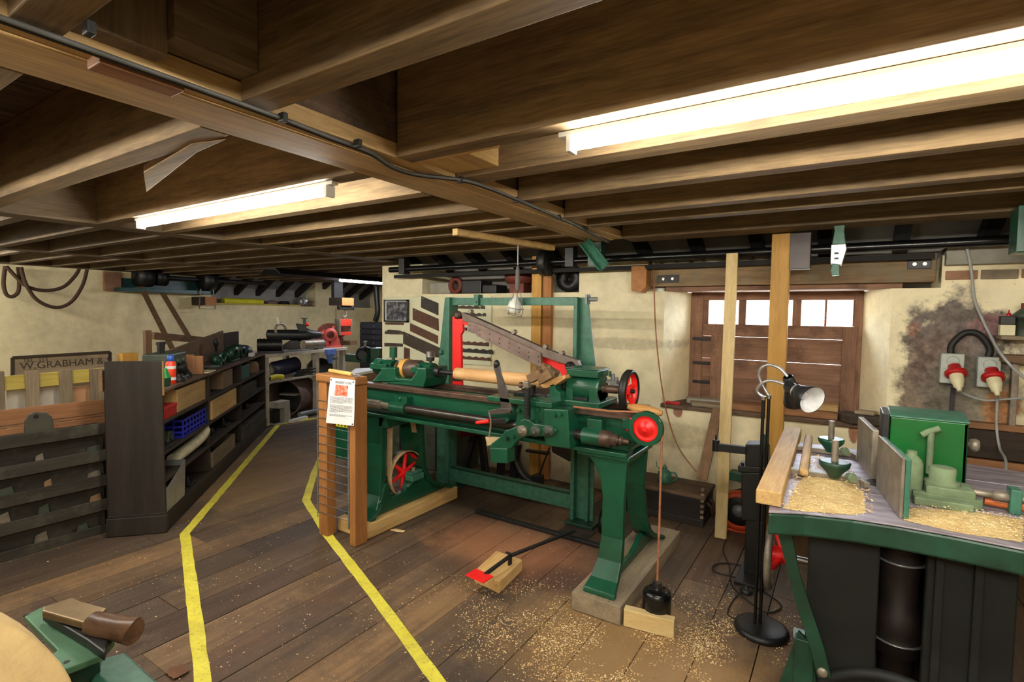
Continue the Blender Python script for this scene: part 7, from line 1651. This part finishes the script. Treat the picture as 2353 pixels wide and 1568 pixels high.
g = G(); g.prism([Vector((a.x, a.y, .62)) for a in q], (0, 0, .02)); part('side_shelf', g, GREEN2, gs, .006)
q1 = gp(230, 1508, .68); q2 = gp(84, 1564, .68)
g = G(); g.prism([(q1.x, q1.y, .683), (q2.x, q2.y, .683), (q2.x, q2.y, .05), (q1.x, q1.y, .05)], (-.02, .006, 0)); part('side_plate', g, DKGREEN, gs, .003)
g = G(); g.box(XG-.30, XG-.26, cw.y-.3, cw.y+.25, .001, .66); g.box(XG+.08, XG+.12, cw.y-.35, cw.y-.05, .001, .60); part('stand_leg', g, DKGREEN, gs, .006)
# tool rest arm
za = .745; P = [gp(u, v, za) for u, v in ((97, 1404), (100, 1394), (166, 1372), (184, 1381), (246, 1397), (232, 1409), (205, 1424), (196, 1432))]
g = G(); g.prism([Vector((a.x, a.y, za)) for a in P], (0, 0, -.02)); part('rest_arm', g, paint('worn_brown_iron', (126, 104, 72), .45, .5, .3, 10, .1), gs, .004)
P = [gp(u, v, za-.02) for u, v in ((97, 1408), (196, 1434), (250, 1470), (240, 1500), (200, 1470), (150, 1440))]
g = G(); g.prism([Vector((a.x, a.y, za-.022)) for a in P], (0, 0, -.022)); part('rest_bracket', g, BLACK, gs, .004)
a = gp(206, 1432, za-.01); b = gp(306, 1452, za-.01); d = (b-a).normalized(); L = (b-a).length
g = G(); r0 = .030; n = 24; side = d.cross(Vector((0, 0, 1))).normalized(); up_ = side.cross(d).normalized(); vs = []; fs = []
prof = [(0, .018), (.012, .027), (.05, .029), (L*.75, .027), (L, .030)]
for i, (t, r) in enumerate(prof):
    for k in range(n):
        an = 2*math.pi*k/n; ex_ = 0
        if i >= 3: ex_ = max(0, math.sin(an+.4))**2*(.018 if i == 4 else .004)
        vs.append(a+d*(t+ex_*.9)+side*((r)*math.cos(an))+up_*((r+ex_*.35)*math.sin(an)))
for i in range(len(prof)-1):
    for k in range(n): fs.append((i*n+k, i*n+(k+1) % n, (i+1)*n+(k+1) % n, (i+1)*n+k))
g._add(vs, fs, True); g._add(vs[:n], [tuple(range(n-1, -1, -1))]); g._add(vs[-n:], [tuple(range(n))])
part('wooden_grip', g, wood('dark_grip', (62, 44, 34), (104, 74, 52), 0, .35, 24), gs, 0, 'dark polished wooden grip with an oblique end')

# ================================================================== SHAVINGS AND LITTER ON THE FLOOR
from mathutils import noise as mnoise
def reg_gauss(cx, cy, sx_, sy_):
    def f(r):
        while True:
            x, y = r.gauss(cx, sx_), r.gauss(cy, sy_)
            if mnoise.noise((x*5.5, y*5.5, 2.3))+.35*mnoise.noise((x*17, y*17, 5)) < r.uniform(-.25, .45): continue
            if y < 3.7 and y > .6 and not (-1.13 < x < -.85 and 2.33 < y < 3.45): return x, y, r.random()*.004
    return f
for i, (cx, cy, a_, b_, n, sz, lab) in enumerate(((-.95, 2.05, .30, .22, 5200, (.001, .0042), 'pale wood shavings scattered in front of the right lathe leg'), (-.45, 2.35, .20, .28, 5000, (.001, .0042), 'drift of pale shavings around the floor lamp base'), (-1.45, 2.35, .28, .25, 900, (.001, .004), 'scattered shavings around the foot treadle'), (-1.8, 1.6, .9, .5, 600, (.001, .0045), 'sparse pale chips across the open floor'), (-3.2, 1.4, .7, .5, 260, (.001, .005), 'sparse chips on the floor beside the yellow tapes'))):
    g = chips(reg_gauss(cx, cy, a_, b_), n, 40+i, .0, sz); single('floor_shavings', g, SHAV.m, lab, 'shavings', kind='stuff')
c_ = onz(913, 1222, 0); g = G(); g.prism([Vector((c_.x+dx, c_.y+dy, .0015)) for dx, dy in ((-.05, -.02), (.0, -.012), (.05, .01), (.045, .03), (.01, .02), (-.03, .015))], (0, 0, .008)); single('torn_scrap', g, SHAV.m, 'torn pale scrap lying on the floor beside the left bearer', 'scrap', bev=.002)
c_ = onz(408, 1548, 0)
lf = thing('dry_leaf', 'crumpled dry brown leaf on the floor by the yellow tape', 'leaf', (c_.x, c_.y, 0)); g = G()
pts = [Vector((c_.x+.022*(i-2)*(1-.12*abs(j-2)), c_.y+.016*(j-2), .004+.010*abs(math.sin(i*1.7+j*2.1)))) for j in range(5) for i in range(5)]; g.sheet(pts, 5, 5, .001, (0, 0, 1)); part('blade', g, paint('dry_leaf_brown', (104, 68, 44), .8), lf)
